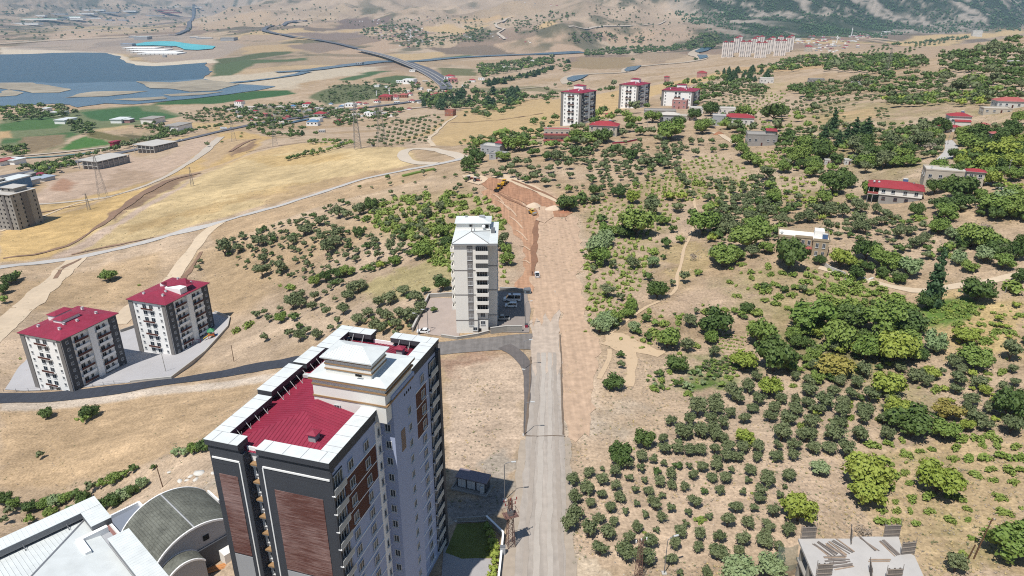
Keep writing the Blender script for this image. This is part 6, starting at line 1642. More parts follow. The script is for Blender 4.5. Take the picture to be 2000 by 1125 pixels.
region(1500, 380, 4, 'house', '580 130 110;490 140 90;390 140 100;310 170 80;240 190 80;840 120 80;720 100 100;700 200 130;690 250 100;460 250 90;540 240 50;610 210 50;600 280 60;750 270 90;800 230 80;860 290 60;780 320 50;720 350 50;870 200 90;920 170 80;1000 190 70;965 235 60;1020 310 90;1110 280 90;1030 270 80;920 310 60;970 370 60;1100 210 60;1200 250 70;1220 330 90;1130 380 90;1090 420 60;540 320 70;640 310 60')
region(400, 380, 4, 'left', '160 420 130;270 420 80;390 340 60;455 360 90;345 405 40;395 430 50;380 475 40;265 495 35;335 520 45;320 570 40;465 435 45;460 500 80;520 390 55;525 460 50;515 545 40;455 600 110;595 575 105;590 495 50;605 410 45;690 360 80;675 425 55;615 350 55;530 325 80;590 285 40;635 295 50;695 310 60;745 330 40;785 275 100;800 225 50;850 245 50;900 210 80;885 290 60;855 350 60;780 390 55;850 415 45;740 445 50;715 520 55;830 470 40;790 545 40;780 595 50;835 560 50;840 610 50;780 650 40;660 630 40;920 570 40;970 570 60;920 340 90;950 300 60;965 420 115;1020 370 100;1030 320 90;1010 250 60;965 230 40;1070 270 60;1080 320 40;1120 290 50;d 1205 290 110;1125 360 40;1115 415 60;1185 440 65;1105 480 75;1035 460 50;975 505 50;1035 535 45;1180 500 70;1265 400 40;1270 465 50;1345 420 50;1350 475 75;1455 415 100;1515 440 60;1335 360 80;1275 330 50;d 1305 75 110;1215 120 90;d 1110 160 90;1050 140 100;985 150 50;d 1390 45 50;d 1485 15 40')
region(400, 380, 4, 'left', '1670 50 70;1740 150 80;1835 105 80;1625 120 35;1750 90 40;1460 185 60;1505 210 60;1435 235 70;1370 225 50;1620 240 60;1680 255 70;1555 275 60;1465 330 50;1525 340 50;1720 300 80;m 1860 290 120;d 1885 360 100;m 1700 440 150;m 1480 520 100;y 1370 555 80;m 1275 570 80;m 870 670 110;d 950 640 110;d 1050 610 110;m 1120 600 110;1065 690 60;980 730 55;940 770 50;865 800 80;740 790 120;690 850 100;760 850 90;840 870 80;640 810 60;1200 710 120;1150 740 100;1115 790 100;1255 710 50;1020 820 50;410 940 70;470 920 60;505 965 70;m 600 960 100;m 700 950 95;590 895 50;950 915 80;1085 900 85;920 870 50;1040 985 65;1195 970 110;1280 920 90;1380 930 90;1360 840 90;1450 810 110;1550 750 90;1600 790 80;1720 740 80;1660 810 100;1690 880 100;1590 960 120;1520 930 90;1500 1010 100;1340 1030 100;1640 930 90;660 1080 80;750 1105 90;880 1090 90;740 1020 70;800 1060 80;470 1120 70;b 350 1010 90;b 250 1060 80;b 590 710 40;b 680 725 80;d 1860 700 130;d 1830 660 90;m 1790 900 60')
region(900, 200, 4, 'hill', 'd 60 480 100;d 130 430 110;250 550 60;d 295 565 65;330 530 70;400 560 70;390 510 80;450 580 60;m 510 600 80;570 590 80;550 520 70;660 630 70;690 520 80;715 585 60;760 490 60;755 420 90;840 490 80;855 570 60;850 450 60;610 510 40;630 570 25;m 330 420 100;440 470 80;m 370 330 110;m 450 340 110;d 560 390 90;520 470 70;670 420 80;970 460 60;880 390 80;1000 370 80;1055 350 60;1110 500 60;1060 510 40;1130 400 50;1180 430 60;1190 370 80;1245 390 60;d 1335 400 100;1305 470 60;1410 480 80;1390 530 70;1450 470 70;1500 460 60;1560 460 80;1600 490 70;1240 485 40;1370 600 40;1340 570 40;1280 560 40;m 840 680 70;110 690 50;d 840 790 110;m 880 760 80;m 940 740 80;d 1045 690 100;m 1040 765 80;1100 740 60;d 1230 705 100;1010 580 35;1110 600 45;760 655 35;600 560 50;d 960 330 90;m 900 300 80;m 1000 300 90;m 700 330 80;d 820 340 60')
region(0, 0, 1, 'left', 'o 985 468 26;d 1000 452 24;o 1011 470 26;y 1002 490 34;m 990 508 26;d 1017 541 37;m 988 488 26;o 976 480 24;b 982 540 12;b 990 550 12;b 978 520 12;b 985 530 12')
region(0, 0, 1, 'gully', 'm 215 537 30;d 205 541 20;d 22 545 26;m 34 538 22;d 8 565 24;m 8 585 20;o 388 522 14;o 392 510 12;b 272 556 8;d 92 806 26;d 178 806 30;m 170 815 22;b 150 818 12;d 80 890 16;b 40 700 8')
for (x, y, w_) in ((10,975,26),(30,985,28),(60,990,30),(85,984,26),(110,980,30),(130,972,26),(150,965,22),(165,975,30),(180,955,22),(200,945,22),(225,935,26),(245,925,22),(262,915,20),(205,985,30),(225,978,32),(245,965,28),(262,958,26),(280,945,24),(180,995,26),(300,912,14),(345,885,22),(362,882,22),(380,878,24),(400,872,26),(415,868,24),(60,1015,22),(12,1018,18),(100,1000,24),(140,1000,24),(20,1000,20)):
 add_tree(random.choice('dmmdl'), x, y, w_, 'gully', off=0.3)
region(0, 0, 1, 'gully', 'm 430 985 22;m 445 978 20')
# hedge beside the lattice mast
for (x, y, w_) in ((952,1028,20),(958,1042,22),(962,1056,22),(966,1068,20),(966,1082,20),(966,1096,18),(964,1110,18),(962,1124,18)):
 add_tree('m' if y < 1035 else 'y', x, y, w_, 'hedge', off=0.35)
# --- vineyards and young plantings in rows
rows([(690,405),(760,382),(830,375),(900,368),(955,375),(985,425),(975,452),(900,455),(880,478),(800,472),(730,440)], -12, 10.3, 8.8, 8.6, 16.1, 'bb', 'vine', 1, 0.84, 0.35)
rows([(800,470),(880,468),(885,530),(820,500)], -20, 8.6, 8.0, 8.6, 14.9, 'b', 'vine', 2, 0.82, 0.35)
rows([(1145,412),(1250,392),(1300,395),(1330,430),(1280,450),(1240,470),(1170,470),(1140,440)], 112, 12.9, 7.2, 5.4, 10.3, 'b', 'vine', 3, 0.92)
rows([(1150,470),(1230,470),(1262,455),(1290,470),(1262,520),(1255,560),(1232,600),(1180,620),(1146,600),(1140,520)], 105, 12.0, 8.0, 6.5, 12.6, 'b', 'vine', 4, 0.87)
rows([(1220,375),(1270,345),(1330,322),(1352,335),(1390,375),(1350,392),(1290,392)], 100, 11.2, 4.8, 4.3, 8.0, 'b', 'vine', 5, 0.97)
rows([(1328,310),(1400,300),(1460,330),(1490,362),(1430,395),(1370,385)], 70, 10.3, 6.4, 4.3, 8.0, 'b', 'vine', 6, 0.87)
rows([(1150,420),(1240,385),(1190,380),(1140,400)], 100, 10.3, 5.6, 4.3, 8.0, 'b', 'vine', 7, 0.82)
rows([(1500,345),(1560,340),(1640,370),(1640,420),(1590,428),(1540,410)], 75, 12.0, 8.0, 6.5, 12.6, 'by', 'vine', 8, 0.82)
rows([(1460,300),(1530,290),(1550,320),(1480,330)], 60, 8.6, 5.6, 5.4, 10.3, 'b', 'vine', 9, 0.92)
rows([(1570,505),(1640,530),(1760,575),(1790,600),(1640,620),(1580,560)], 20, 12.0, 11.2, 8.6, 18.4, 'b', 'vine', 10, 0.82)
rows([(1210,660),(1310,640),(1330,690),(1260,680)], 20, 13.8, 14.4, 6.5, 13.8, 'b', 'vine', 11, 0.62)
rows([(1380,700),(1470,690),(1480,715),(1400,735),(1350,720)], 15, 6.0, 6.4, 6.5, 10.3, 'm', 'vine', 12, 0.97)
rows([(1395,640),(1460,655),(1450,680),(1400,690)], 10, 6.9, 4.8, 3.2, 5.8, 'b', 'vine', 13, 0.97)
# green undergrowth in the damp patch
scatter([(1250,735),(1330,715),(1440,725),(1440,750),(1340,765),(1270,755)], 45, 10, 18, 'mlb', 'patch', 14)
scatter([(1815,604),(1860,582),(1920,592),(1885,622),(1815,632)], 40, 8, 14, 'b', 'patch', 15)
scatter([(1560,600),(1800,600),(1800,700),(1700,760),(1520,720)], 60, 14, 30, 'mmdy', 'patch', 16, 12)
scatter([(1090,1000),(1250,840),(1500,860),(1560,1000),(1300,1060)], 14, 5, 9, 'b', 'lower', 17, 12)
scatter([(1360,370),(1540,350),(1560,470),(1400,490)], 34, 12, 20, 'ommb', 'middle', 18, 9)
scatter([(1560,400),(1900,420),(1980,500),(1700,500)], 40, 12, 22, 'oomb', 'house', 19, 10)
scatter([(1850,600),(2000,590),(2000,700),(1840,700)], 50, 8, 16, 'bby', 'dry', 86, 9)
scatter([(1480,690),(1700,740),(1980,700),(1980,820),(1560,820)], 40, 8, 16, 'bym', 'lower', 87, 9)
scatter([(1160,600),(1330,600),(1350,680),(1200,640)], 24, 8, 16, 'mb', 'patch', 88, 8)
scatter([(640,640),(800,600),(830,570),(820,600),(790,660),(660,670)], 22, 14, 24, 'om', 'left', 89, 12)
def line_of(pts, step, w0, w1, kinds, zone, seed, jit=3):
 rs = np.random.default_rng(seed + 3000)
 for a, b in zip(pts[:-1], pts[1:]):
  n = max(1, int(math.hypot(b[0] - a[0], b[1] - a[1]) / step))
  for k in range(n):
   t = (k + rs.random()) / n; add_tree(kinds[int(rs.integers(len(kinds)))], a[0] + (b[0] - a[0]) * t + rs.normal() * jit, a[1] + (b[1] - a[1]) * t + rs.normal() * jit * .5, rs.uniform(w0, w1), zone)
line_of([(1140,470),(1146,520),(1148,600),(1152,650)], 12, 7, 14, 'bbm', 'middle', 1)
line_of([(1460,560),(1560,560),(1640,585),(1760,590)], 14, 10, 20, 'bmm', 'patch', 2)
line_of([(1330,610),(1420,600),(1500,640),(1540,690)], 14, 10, 18, 'bm', 'patch', 3)
line_of([(1800,505),(1880,470),(1960,470),(2000,490)], 13, 16, 28, 'mdm', 'house', 4)
line_of([(1640,500),(1700,520),(1760,545)], 13, 16, 26, 'dm', 'house', 5)
line_of([(1100,405),(1180,385),(1260,350),(1300,300)], 12, 8, 15, 'mdo', 'hill', 6)
line_of([(1380,470),(1430,440),(1500,420),(1560,400)], 12, 11, 19, 'omd', 'middle', 7)
line_of([(1690,400),(1640,440),(1560,470)], 12, 10, 16, 'ob', 'house', 8)
for k, pts in enumerate([[(1313,322),(1340,360),(1358,388)], [(1405,358),(1412,480)], [(1428,358),(1434,475)], [(1452,362),(1458,470)], [(1476,348),(1492,440)], [(1500,332),(1522,400)], [(1180,300),(1190,360)], [(1215,290),(1232,350)], [(1250,285),(1270,335)], [(1150,310),(1155,370)], [(1290,280),(1310,312)]]): line_of(pts, 8.5, 10, 13, 'o', 'middle', 40 + k, 1.5)
line_of([(870,400),(905,350),(960,335)], 12, 8, 13, 'od', 'left', 9)
line_of([(425,480),(500,452),(600,420),(680,390)], 16, 9, 15, 'o', 'left', 10, 5)
line_of([(640,560),(700,530),(780,505),(850,480)], 12, 10, 18, 'mdo', 'left', 11, 6)
scatter([(600,420),(760,400),(880,440),(880,480),(760,520),(640,500)], 60, 9, 17, 'oood', 'left', 90, 8)
scatter([(440,460),(600,430),(640,520),(560,560),(450,520)], 40, 8, 14, 'o', 'left', 91, 10)
rows([(1130,330),(1300,290),(1340,310),(1300,345),(1200,372),(1120,370)], 80, 17, 12, 8, 13, 'o', 'hill', 92, 0.7, 0.3)
rows([(1380,350),(1500,340),(1540,440),(1480,480),(1360,470)], 95, 17, 13, 10, 16, 'o', 'middle', 93, 0.7, 0.25)
scatter([(1400,225),(1640,210),(1660,250),(1560,280),(1440,262)], 90, 8, 16, 'omb', 'hillside', 94, 8)
scatter([(1560,250),(1800,236),(1860,250),(1700,275),(1580,275)], 50, 10, 18, 'mdo', 'hillside', 95, 9)
scatter([(1830,330),(2000,300),(2000,380),(1900,350)], 22, 16, 28, 'mdy', 'housegrove', 96, 12)
# --- groves on the hillside and in the valley
rows([(712,282),(742,248),(800,234),(860,232),(872,238),(846,262),(836,277),(770,286)], -75, 10.5, 8, 7.5, 9.5, 'o', 'hillgrove', 20, 0.97, 0.12)
rows([(712,248),(760,238),(850,224),(862,230),(800,234),(742,247)], -10, 6, 6, 5, 8, 'od', 'hillgrove', 21, 0.9)
scatter([(812,190),(880,180),(960,178),(1022,176),(1024,196),(960,212),(830,208)], 75, 13, 20, 'dddcp', 'valleywood', 22)
for (x, y) in ((984,190),(1000,186),(1012,184),(1022,182)): add_tree('c', x, y, 6, 'valleywood', off=1.5)
add_tree('c', 948, 217, 8, 'valleywood', off=1.2); add_tree('c', 908, 221, 5, 'valleywood', off=1.2)
scatter([(905,215),(940,212),(990,210),(1000,200),(1024,195),(1020,206),(960,226),(908,226)], 22, 9, 14, 'md', 'valleywood', 23)
scatter([(1035,190),(1090,180),(1090,190),(1040,200)], 8, 8, 12, 'd', 'valleywood', 24)
scatter([(930,128),(1000,118),(1080,112),(1102,116),(1060,128),(990,140),(945,152)], 130, 8, 11, 'dddm', 'valleywood', 25, 3)
scatter([(935,160),(1000,150),(1090,126),(1110,116),(1112,120),(1060,142),(960,166)], 90, 6, 9, 'dc', 'valleywood', 26, 3)
scatter([(1140,100),(1200,92),(1300,88),(1400,84),(1396,92),(1320,98),(1240,104),(1145,108)], 200, 6, 9, 'd', 'valleywood', 27, 2.5)
scatter([(1340,82),(1370,66),(1398,64),(1410,84),(1345,90)], 70, 6, 9, 'd', 'valleywood', 28, 2.5)
scatter([(1110,64),(1180,62),(1260,76),(1250,84),(1170,80),(1110,82)], 55, 5, 8, 'd', 'valleywood', 29, 3)
scatter([(0,206),(60,204),(120,204),(150,212),(158,222),(120,226),(60,232),(0,234)], 85, 10, 14, 'ddm', 'valley', 30, 4)
scatter([(130,240),(160,232),(190,245),(200,252),(160,262),(130,250)], 18, 10, 15, 'dd', 'valley', 31, 5)
scatter([(262,246),(300,238),(340,248),(350,258),(320,264),(270,250)], 30, 10, 13, 'd', 'valley', 32, 4)
scatter([(0,284),(50,282),(58,300),(0,302)], 16, 12, 16, 'dm', 'valley', 33, 5)
scatter([(352,222),(400,214),(440,222),(440,234),(400,238),(360,232)], 60, 6, 9, 'do', 'valley', 34, 3)
for k in range(42):
 t = k / 41; add_tree('d', 40 + 330 * t + random.uniform(-4, 4), 334 - 76 * t + random.uniform(-4, 1), random.uniform(9, 15), 'roadside', off=0.3)
for k in range(30):
 t = k / 29; add_tree('d', 230 + 220 * t + random.uniform(-3, 3), 288 - 42 * t + random.uniform(-7, -3), random.uniform(7, 11), 'roadside', off=0.3)
scatter([(60,330),(130,312),(150,320),(80,345)], 25, 10, 16, 'dm', 'roadside', 35, 5)
scatter([(400,212),(460,205),(560,200),(640,205),(700,215),(640,230),(560,228),(470,240),(420,225)], 150, 7, 12, 'ddd', 'village', 36, 4)
scatter([(470,236),(560,232),(600,250),(580,268),(480,256)], 50, 9, 14, 'dd', 'village', 37, 4)
scatter([(640,216),(760,206),(800,212),(760,234),(660,244)], 60, 9, 13, 'dd', 'village', 38, 4)
scatter([(640,172),(680,156),(770,160),(800,182),(700,200),(620,196)], 140, 5, 8, 'do', 'village', 39, 3)
rows([(630,198),(655,180),(720,182),(722,192),(680,200)], -70, 6, 5, 3.5, 5, 'o', 'village', 40, 0.95, 0.1)
scatter([(760,165),(830,158),(930,160),(930,182),(820,186),(760,180)], 80, 6, 10, 'd', 'village', 41, 3)
rows([(556,308),(620,292),(668,282),(695,277),(690,282),(620,298),(562,312)], -17, 5, 6, 8, 11, 'm', 'roadside', 42, 0.95)
scatter([(600,276),(640,272),(690,274),(690,280),(620,280)], 18, 8, 11, 'm', 'roadside', 43, 4)
region(380, 150, 5, 'valley', 'd 130 665 60;d 270 635 38;m 455 580 36;d 465 550 30;p 1055 550 50;m 1190 550 55;d 1010 560 60;d 980 560 40;d 1425 670 55;c 1225 240 16;c 915 265 16;c 855 255 14')
region(1000, 0, 5, 'valley', 'd 350 1005 40;d 200 950 50;d 245 935 40;d 285 945 50;d 440 915 40;m 150 935 45;d 980 945 40;d 560 820 70;d 690 790 40;d 420 840 40;m 340 880 60;d 1180 585 40;d 1790 580 45;d 960 870 80;d 990 830 80;d 910 870 50;d 860 880 50')
scatter([(1090,130),(1110,128),(1115,140),(1092,138)], 7, 8, 10, 'd', 'valley', 44)
# upper village and far fields
scatter([(700,62),(740,46),(800,46),(830,58),(840,72),(800,78),(760,84),(720,72)], 120, 4.5, 7, 'd', 'far', 45, 2.5)
scatter([(780,84),(860,64),(960,60),(960,78),(860,90),(790,92)], 110, 4.5, 7, 'd', 'far', 46, 2.5)
scatter([(905,52),(940,50),(948,66),(915,70)], 28, 4, 7, 'd', 'far', 47, 2.5)
scatter([(680,42),(800,34),(900,30),(1000,34),(1000,50),(860,46),(700,56)], 80, 3, 5, 'd', 'far', 48, 3)
scatter([(1000,40),(1090,20),(1130,30),(1060,60),(1010,66)], 90, 3.5, 6, 'd', 'far', 49, 3)
scatter([(1140,10),(1260,0),(1330,40),(1380,70),(1280,84),(1150,60)], 160, 2.5, 4.5, 'do', 'far', 50, 3)
scatter([(380,10),(700,10),(700,40),(480,70),(400,60)], 130, 2.5, 4.5, 'd', 'far', 51, 3)
scatter([(0,40),(180,30),(380,40),(370,62),(200,70),(0,82)], 150, 3, 5.5, 'd', 'far', 52, 3)
scatter([(0,10),(380,8),(380,22),(0,28)], 90, 3, 5, 'd', 'far', 53, 3)
# --- hillside on the right
scatter([(1606,108),(1700,106),(1800,110),(1814,124),(1700,138),(1612,134)], 170, 12, 17, 'dddm', 'hillwood', 54, 5)
scatter([(1480,132),(1545,112),(1606,106),(1606,124),(1540,138)], 60, 9, 14, 'ddm', 'hillwood', 55, 5)
scatter([(1400,140),(1500,134),(1510,150),(1460,160),(1400,156)], 34, 10, 15, 'dp', 'hillwood', 56, 6)
scatter([(1360,168),(1440,160),(1500,168),(1490,190),(1400,180)], 75, 9, 15, 'dmo', 'hillside', 57, 5)
rows([(1360,176),(1440,172),(1490,196),(1450,212),(1390,216)], 80, 8, 6.5, 4.5, 7, 'o', 'hillside', 58, 0.85)
rows([(1440,208),(1510,178),(1545,172),(1520,200),(1470,220)], -35, 6, 6, 4, 7, 'b', 'hillside', 59, 0.85)
scatter([(1530,170),(1600,158),(1680,160),(1660,186),(1580,190)], 60, 10, 17, 'ddddom', 'hillwood', 60, 5)
scatter([(1660,150),(1760,140),(1860,140),(1840,168),(1740,180),(1670,178)], 70, 12, 19, 'ddddom', 'hillwood', 61, 6)
scatter([(1830,104),(1900,96),(1990,70),(2000,120),(2000,150),(1900,140),(1840,130)], 110, 12, 20, 'ddddo', 'hillwood', 62, 6)
scatter([(1840,150),(2000,150),(2000,190),(1900,192),(1840,180)], 55, 13, 22, 'ddom', 'hillwood', 63, 7)
rows([(1500,206),(1580,188),(1660,180),(1720,188),(1700,204),(1600,222),(1520,222)], 78, 9, 8, 6, 9, 'o', 'hillside', 64, 0.85)
rows([(1760,172),(1880,168),(1860,190),(1760,196)], 80, 9, 8, 7, 11, 'oom', 'hillside', 65, 0.85)
scatter([(1720,190),(1840,176),(1930,180),(1930,204),(1850,200),(1740,206)], 70, 10, 17, 'myo', 'hillside', 66, 6)
rows([(1708,212),(1732,208),(1742,232),(1714,234)], 75, 7, 6, 5, 7, 'o', 'hillside', 67, 0.9)
rows([(1755,102),(1800,80),(1856,74),(1846,84),(1800,92),(1772,104)], 100, 9, 3, 4.5, 6, 'd', 'hillgrove', 68, 0.97, 0.1)
rows([(1670,106),(1705,95),(1740,90),(1740,96),(1700,106)], 120, 7, 3, 4, 5, 'd', 'hillgrove', 69, 0.97, 0.1)
rows([(1728,134),(1812,124),(1812,130),(1728,140)], 95, 6, 4, 4, 5, 'm', 'hillgrove', 70, 0.95, 0.1)
scatter([(1700,92),(1860,72),(1900,74),(1760,88)], 34, 7, 10, 'd', 'hillgrove', 71, 5)
for (x, y, w_, h_) in ((1625,240,17,66),(1608,262,18,50),(1652,262,16,48),(1668,250,18,54),(1690,252,22,60),(1680,262,18,50),(1636,270,16,44)):
 add_tree('c', x, y + 4, w_ * .9, 'cypressclump', hscale=h_ / w_ * .8, off=0.42)
scatter([(1640,280),(1700,262),(1800,252),(1840,262),(1830,300),(1760,320),(1680,330)], 64, 16, 30, 'mdodo', 'housegrove', 72, 9)
scatter([(1720,262),(1830,236),(1860,250),(1800,270)], 40, 14, 24, 'md', 'housegrove', 73, 9)
scatter([(1880,260),(1990,230),(2000,300),(1940,330),(1870,320)], 42, 18, 34, 'mdy', 'housegrove', 74, 10)
region(1600, 190, 5, 'housegrove', 'm 1150 680 180;d 1320 560 120;y 1770 510 260;y 1900 640 180;d 1560 440 170;d 1720 660 140;m 1880 760 160;m 1230 720 160;d 1120 880 170;d 1350 900 260;m 1260 860 160;m 1560 950 140;l 1760 1010 280;m 1900 950 240;d 160 600 120;m 440 620 170;d 190 760 200;d 120 850 240;d 260 820 160;m 480 920 200;d 600 540 140;m 840 620 150;d 460 470 90;m 20 470 160;d 1010 450 120;m 1420 420 140;d 1920 480 160;m 300 980 110;o 350 1060 120;o 100 1060 110;o 550 1090 90;k 1080 500 120;m 1390 350 130')
scatter([(1500,270),(1560,262),(1620,290),(1640,320),(1600,340),(1530,320)], 34, 18, 30, 'mmd', 'housegrove', 75, 11)
scatter([(1800,398),(1880,390),(2000,384),(2000,430),(1900,420)], 22, 22, 40, 'md', 'housegrove', 76, 16)
region(1280, 190, 5, 'house', 'm 790 430 140;m 840 520 140;m 920 600 140;m 990 640 110;d 660 480 90;d 560 510 75;y 1000 900 60;m 1250 680 150;m 1430 470 190;d 1580 460 200;m 1410 580 190;d 1430 650 130;d 1540 660 140;d 1290 370 130;d 1150 160 200;m 1230 140 130;d 1180 290 120;m 1100 310 100;d 840 330 100;d 760 300 120;m 680 270 120;d 380 180 110;m 450 270 150;l 530 250 100;d 540 130 140;d 240 240 110;m 150 320 220;m 60 300 100;m 850 150 130;o 390 550 85;o 350 440 60;o 240 460 60;o 170 480 65;o 440 440 70;o 550 420 70;o 300 500 60;o 200 550 100;o 120 530 60;o 80 480 70;o 30 600 100;o 100 660 75;d 110 430 50;o 190 660 60;o 220 720 90;o 260 780 80;o 300 850 90;o 330 930 70;o 640 920 70;o 740 900 90;o 860 880 80;o 960 810 100;o 960 880 90;o 1080 760 120;m 1100 850 120;m 1140 960 150;o 660 990 90;o 780 1000 100;o 900 1030 90;o 1000 1000 90;o 680 1080 90;o 790 1100 70;o 1020 1080 80;o 1120 1090 100;o 560 960 60;y 560 1070 110;b 420 830 110;y 130 970 100;y 250 970 110;m 210 1070 110;o 1390 980 100;b 1530 1010 110;m 1640 990 140')
region(1060, 140, 5.88, 'house', 'd 700 440 120;m 780 520 130;d 860 470 100;m 960 500 110;d 1050 430 130;m 1000 560 150;d 1000 640 140;m 1120 680 140;m 1240 690 130;d 920 720 110;m 880 700 80;d 690 740 190;m 540 750 150;d 520 670 120;m 380 740 170;m 380 640 100;d 350 630 80;d 420 620 60;m 1060 870 80;m 1440 690 260;m 1580 640 120;d 1560 580 150;d 1740 500 150;m 1830 640 200;l 1920 600 120;d 1910 420 160;d 1970 280 120;m 1260 520 170;d 1330 520 100;d 1410 330 130;d 1200 400 80;m 1100 560 100;d 580 560 120;m 640 490 110;d 140 530 100;m 20 550 60;d 60 360 36;d 800 280 40;o 660 830 80;o 600 880 80;m 280 800 120;m 150 830 110;o 340 900 110;o 150 980 110;o 60 960 100;o 490 930 90;o 800 900 110;o 900 930 80;o 1500 860 80;o 1400 850 70;o 1700 800 80;o 1600 870 60;o 1800 810 80')
scatter([(1300,165),(1360,150),(1400,156),(1380,200),(1350,205)], 34, 10, 17, 'mdd', 'housegrove', 77, 6)
scatter([(1120,215),(1180,222),(1175,250),(1130,250)], 10, 12, 18, 'm', 'housegrove', 78, 7)
scatter([(920,270),(990,258),(1070,262),(1060,285),(960,282),(920,290)], 26, 12, 20, 'md', 'hill', 79, 8)
scatter([(895,275),(960,262),(975,268),(910,300)], 22, 6, 10, 'md', 'hill', 80, 5)
scatter([(900,320),(930,300),(950,310),(930,335),(905,335)], 12, 13, 20, 'd', 'hill', 81, 8)
scatter([(1040,232),(1080,240),(1080,262),(1010,262)], 12, 8, 14, 'd', 'hill', 82, 7)
scatter([(1080,290),(1300,270),(1340,300),(1230,330),(1100,320)], 40, 9, 15, 'oo', 'hill', 83, 10)
scatter([(690,350),(860,330),(920,345),(830,372),(700,398)], 14, 8, 12, 'd', 'left', 84, 20)
scatter([(2010,430),(2260,430),(2300,1080),(2010,1080)], 190, 16, 34, 'oomdb', 'side', 120, 14)
scatter([(2010,110),(2200,110),(2260,420),(2010,420)], 130, 12, 26, 'dmod', 'side', 121, 11)
scatter([(-200,560),(-20,560),(-20,900),(-200,900)], 14, 12, 24, 'do', 'side', 122, 14)
# ------------------------------------------------------------------ place them
LANDMARK = [('the concrete slab building',1640,1050),('the leaning wooden pole',1901,1092),('the small red box',1027,640),('the bottom lattice mast',1246,1110),('the transformer kiosk',924,958),
 ('the slim cream block',925,640),('the parked white pickup',1049,540),('the yellow road roller',1040,415),('the wheel loaders',980,362),('the beige stone house',1577,498),('the tall lone cypress',1812,590),
 ('the cream house with the red hipped roof',1760,398),('the flat roofed terrace house',1856,360),('the ivy covered house',1494,284),('the house with the long red roof',1440,245),('the long brick banded house',1090,275),
 ('the red garden wall',1220,280),('the grey house with a red lean-to',965,305),('the standalone hilltop block',1133,244),('the middle hilltop block',1230,214),('the pink house',1330,210),('the clump of cypresses',1655,285),
 ('the steep grey lane',1855,305),('the house above the lane',1880,245),('the white car in the paver yard',826,648),('the playground',415,660),('the two twin blocks',290,690),('the vaulted hall',340,980),('the bend of the footpath',1330,520),
 ('the dirt yard beside the graded earth',1220,672),('the green vegetable patch',1400,700),('the bright grass patch',1860,604),('the gravel lane',1920,551),('the paved road end',1068,600),('the edge of the graded earth',1160,760),
 ('the junction of the two dirt tracks',150,505),('the fork of the grey track',430,434),('the ruined white rocks',1690,545),('the yellow rough grass',1900,640),('the right edge of the photo by the orchard',1985,800),
 ('the orchard corner at the road',1108,900),('the dry field',1760,950),('the upper orchard edge',1450,770),('the stony field',1330,600),('the big vineyard',1220,440),('the left vineyard',830,410),('the left grove summit',600,440),('the lower left grove',640,610),('the gully bushes',150,970)]
LMP = np.array([ground(x, y)[:2] for _, x, y in LANDMARK])
ORD = ['', 'second ', 'third ', 'fourth ', 'fifth ', 'sixth ', 'seventh ', 'eighth ', 'ninth ', 'tenth ', 'eleventh ', 'twelfth ']
def ordw(n):
 if n < len(ORD): return ORD[n]
 n += 1
 return '%d%s ' % (n, 'th' if 10 < n % 100 < 14 else {1: 'st', 2: 'nd', 3: 'rd'}.get(n % 10, 'th'))
TYPE = {'o': 'olive_tree', 'd': 'broadleaf_tree', 'm': 'broadleaf_tree', 'y': 'broadleaf_tree', 'l': 'broadleaf_tree', 'r': 'broadleaf_tree', 'b': 'shrub', 'k': 'shrub', 'c': 'cypress_tree', 'p': 'pine_tree'}
WORD = {'o': 'grey green olive tree', 'd': 'dark green tree', 'm': 'mid green tree', 'y': 'yellow green tree', 'l': 'pale green tree', 'r': 'yellowing tree', 'b': 'low green shrub', 'k': 'dry brown bush', 'c': 'dark cypress', 'p': 'dark pine'}
CATG = {'olive_tree': 'olive tree', 'broadleaf_tree': 'tree', 'shrub': 'shrub', 'cypress_tree': 'cypress', 'pine_tree': 'pine tree'}
GRP = {'olive_tree': 'olive trees', 'broadleaf_tree': 'leafy trees', 'shrub': 'low shrubs and vines', 'cypress_tree': 'cypresses', 'pine_tree': 'pines'}
REST = {}
by = {}
for t in TREES: by.setdefault(TYPE[t['k']], []).append(t)
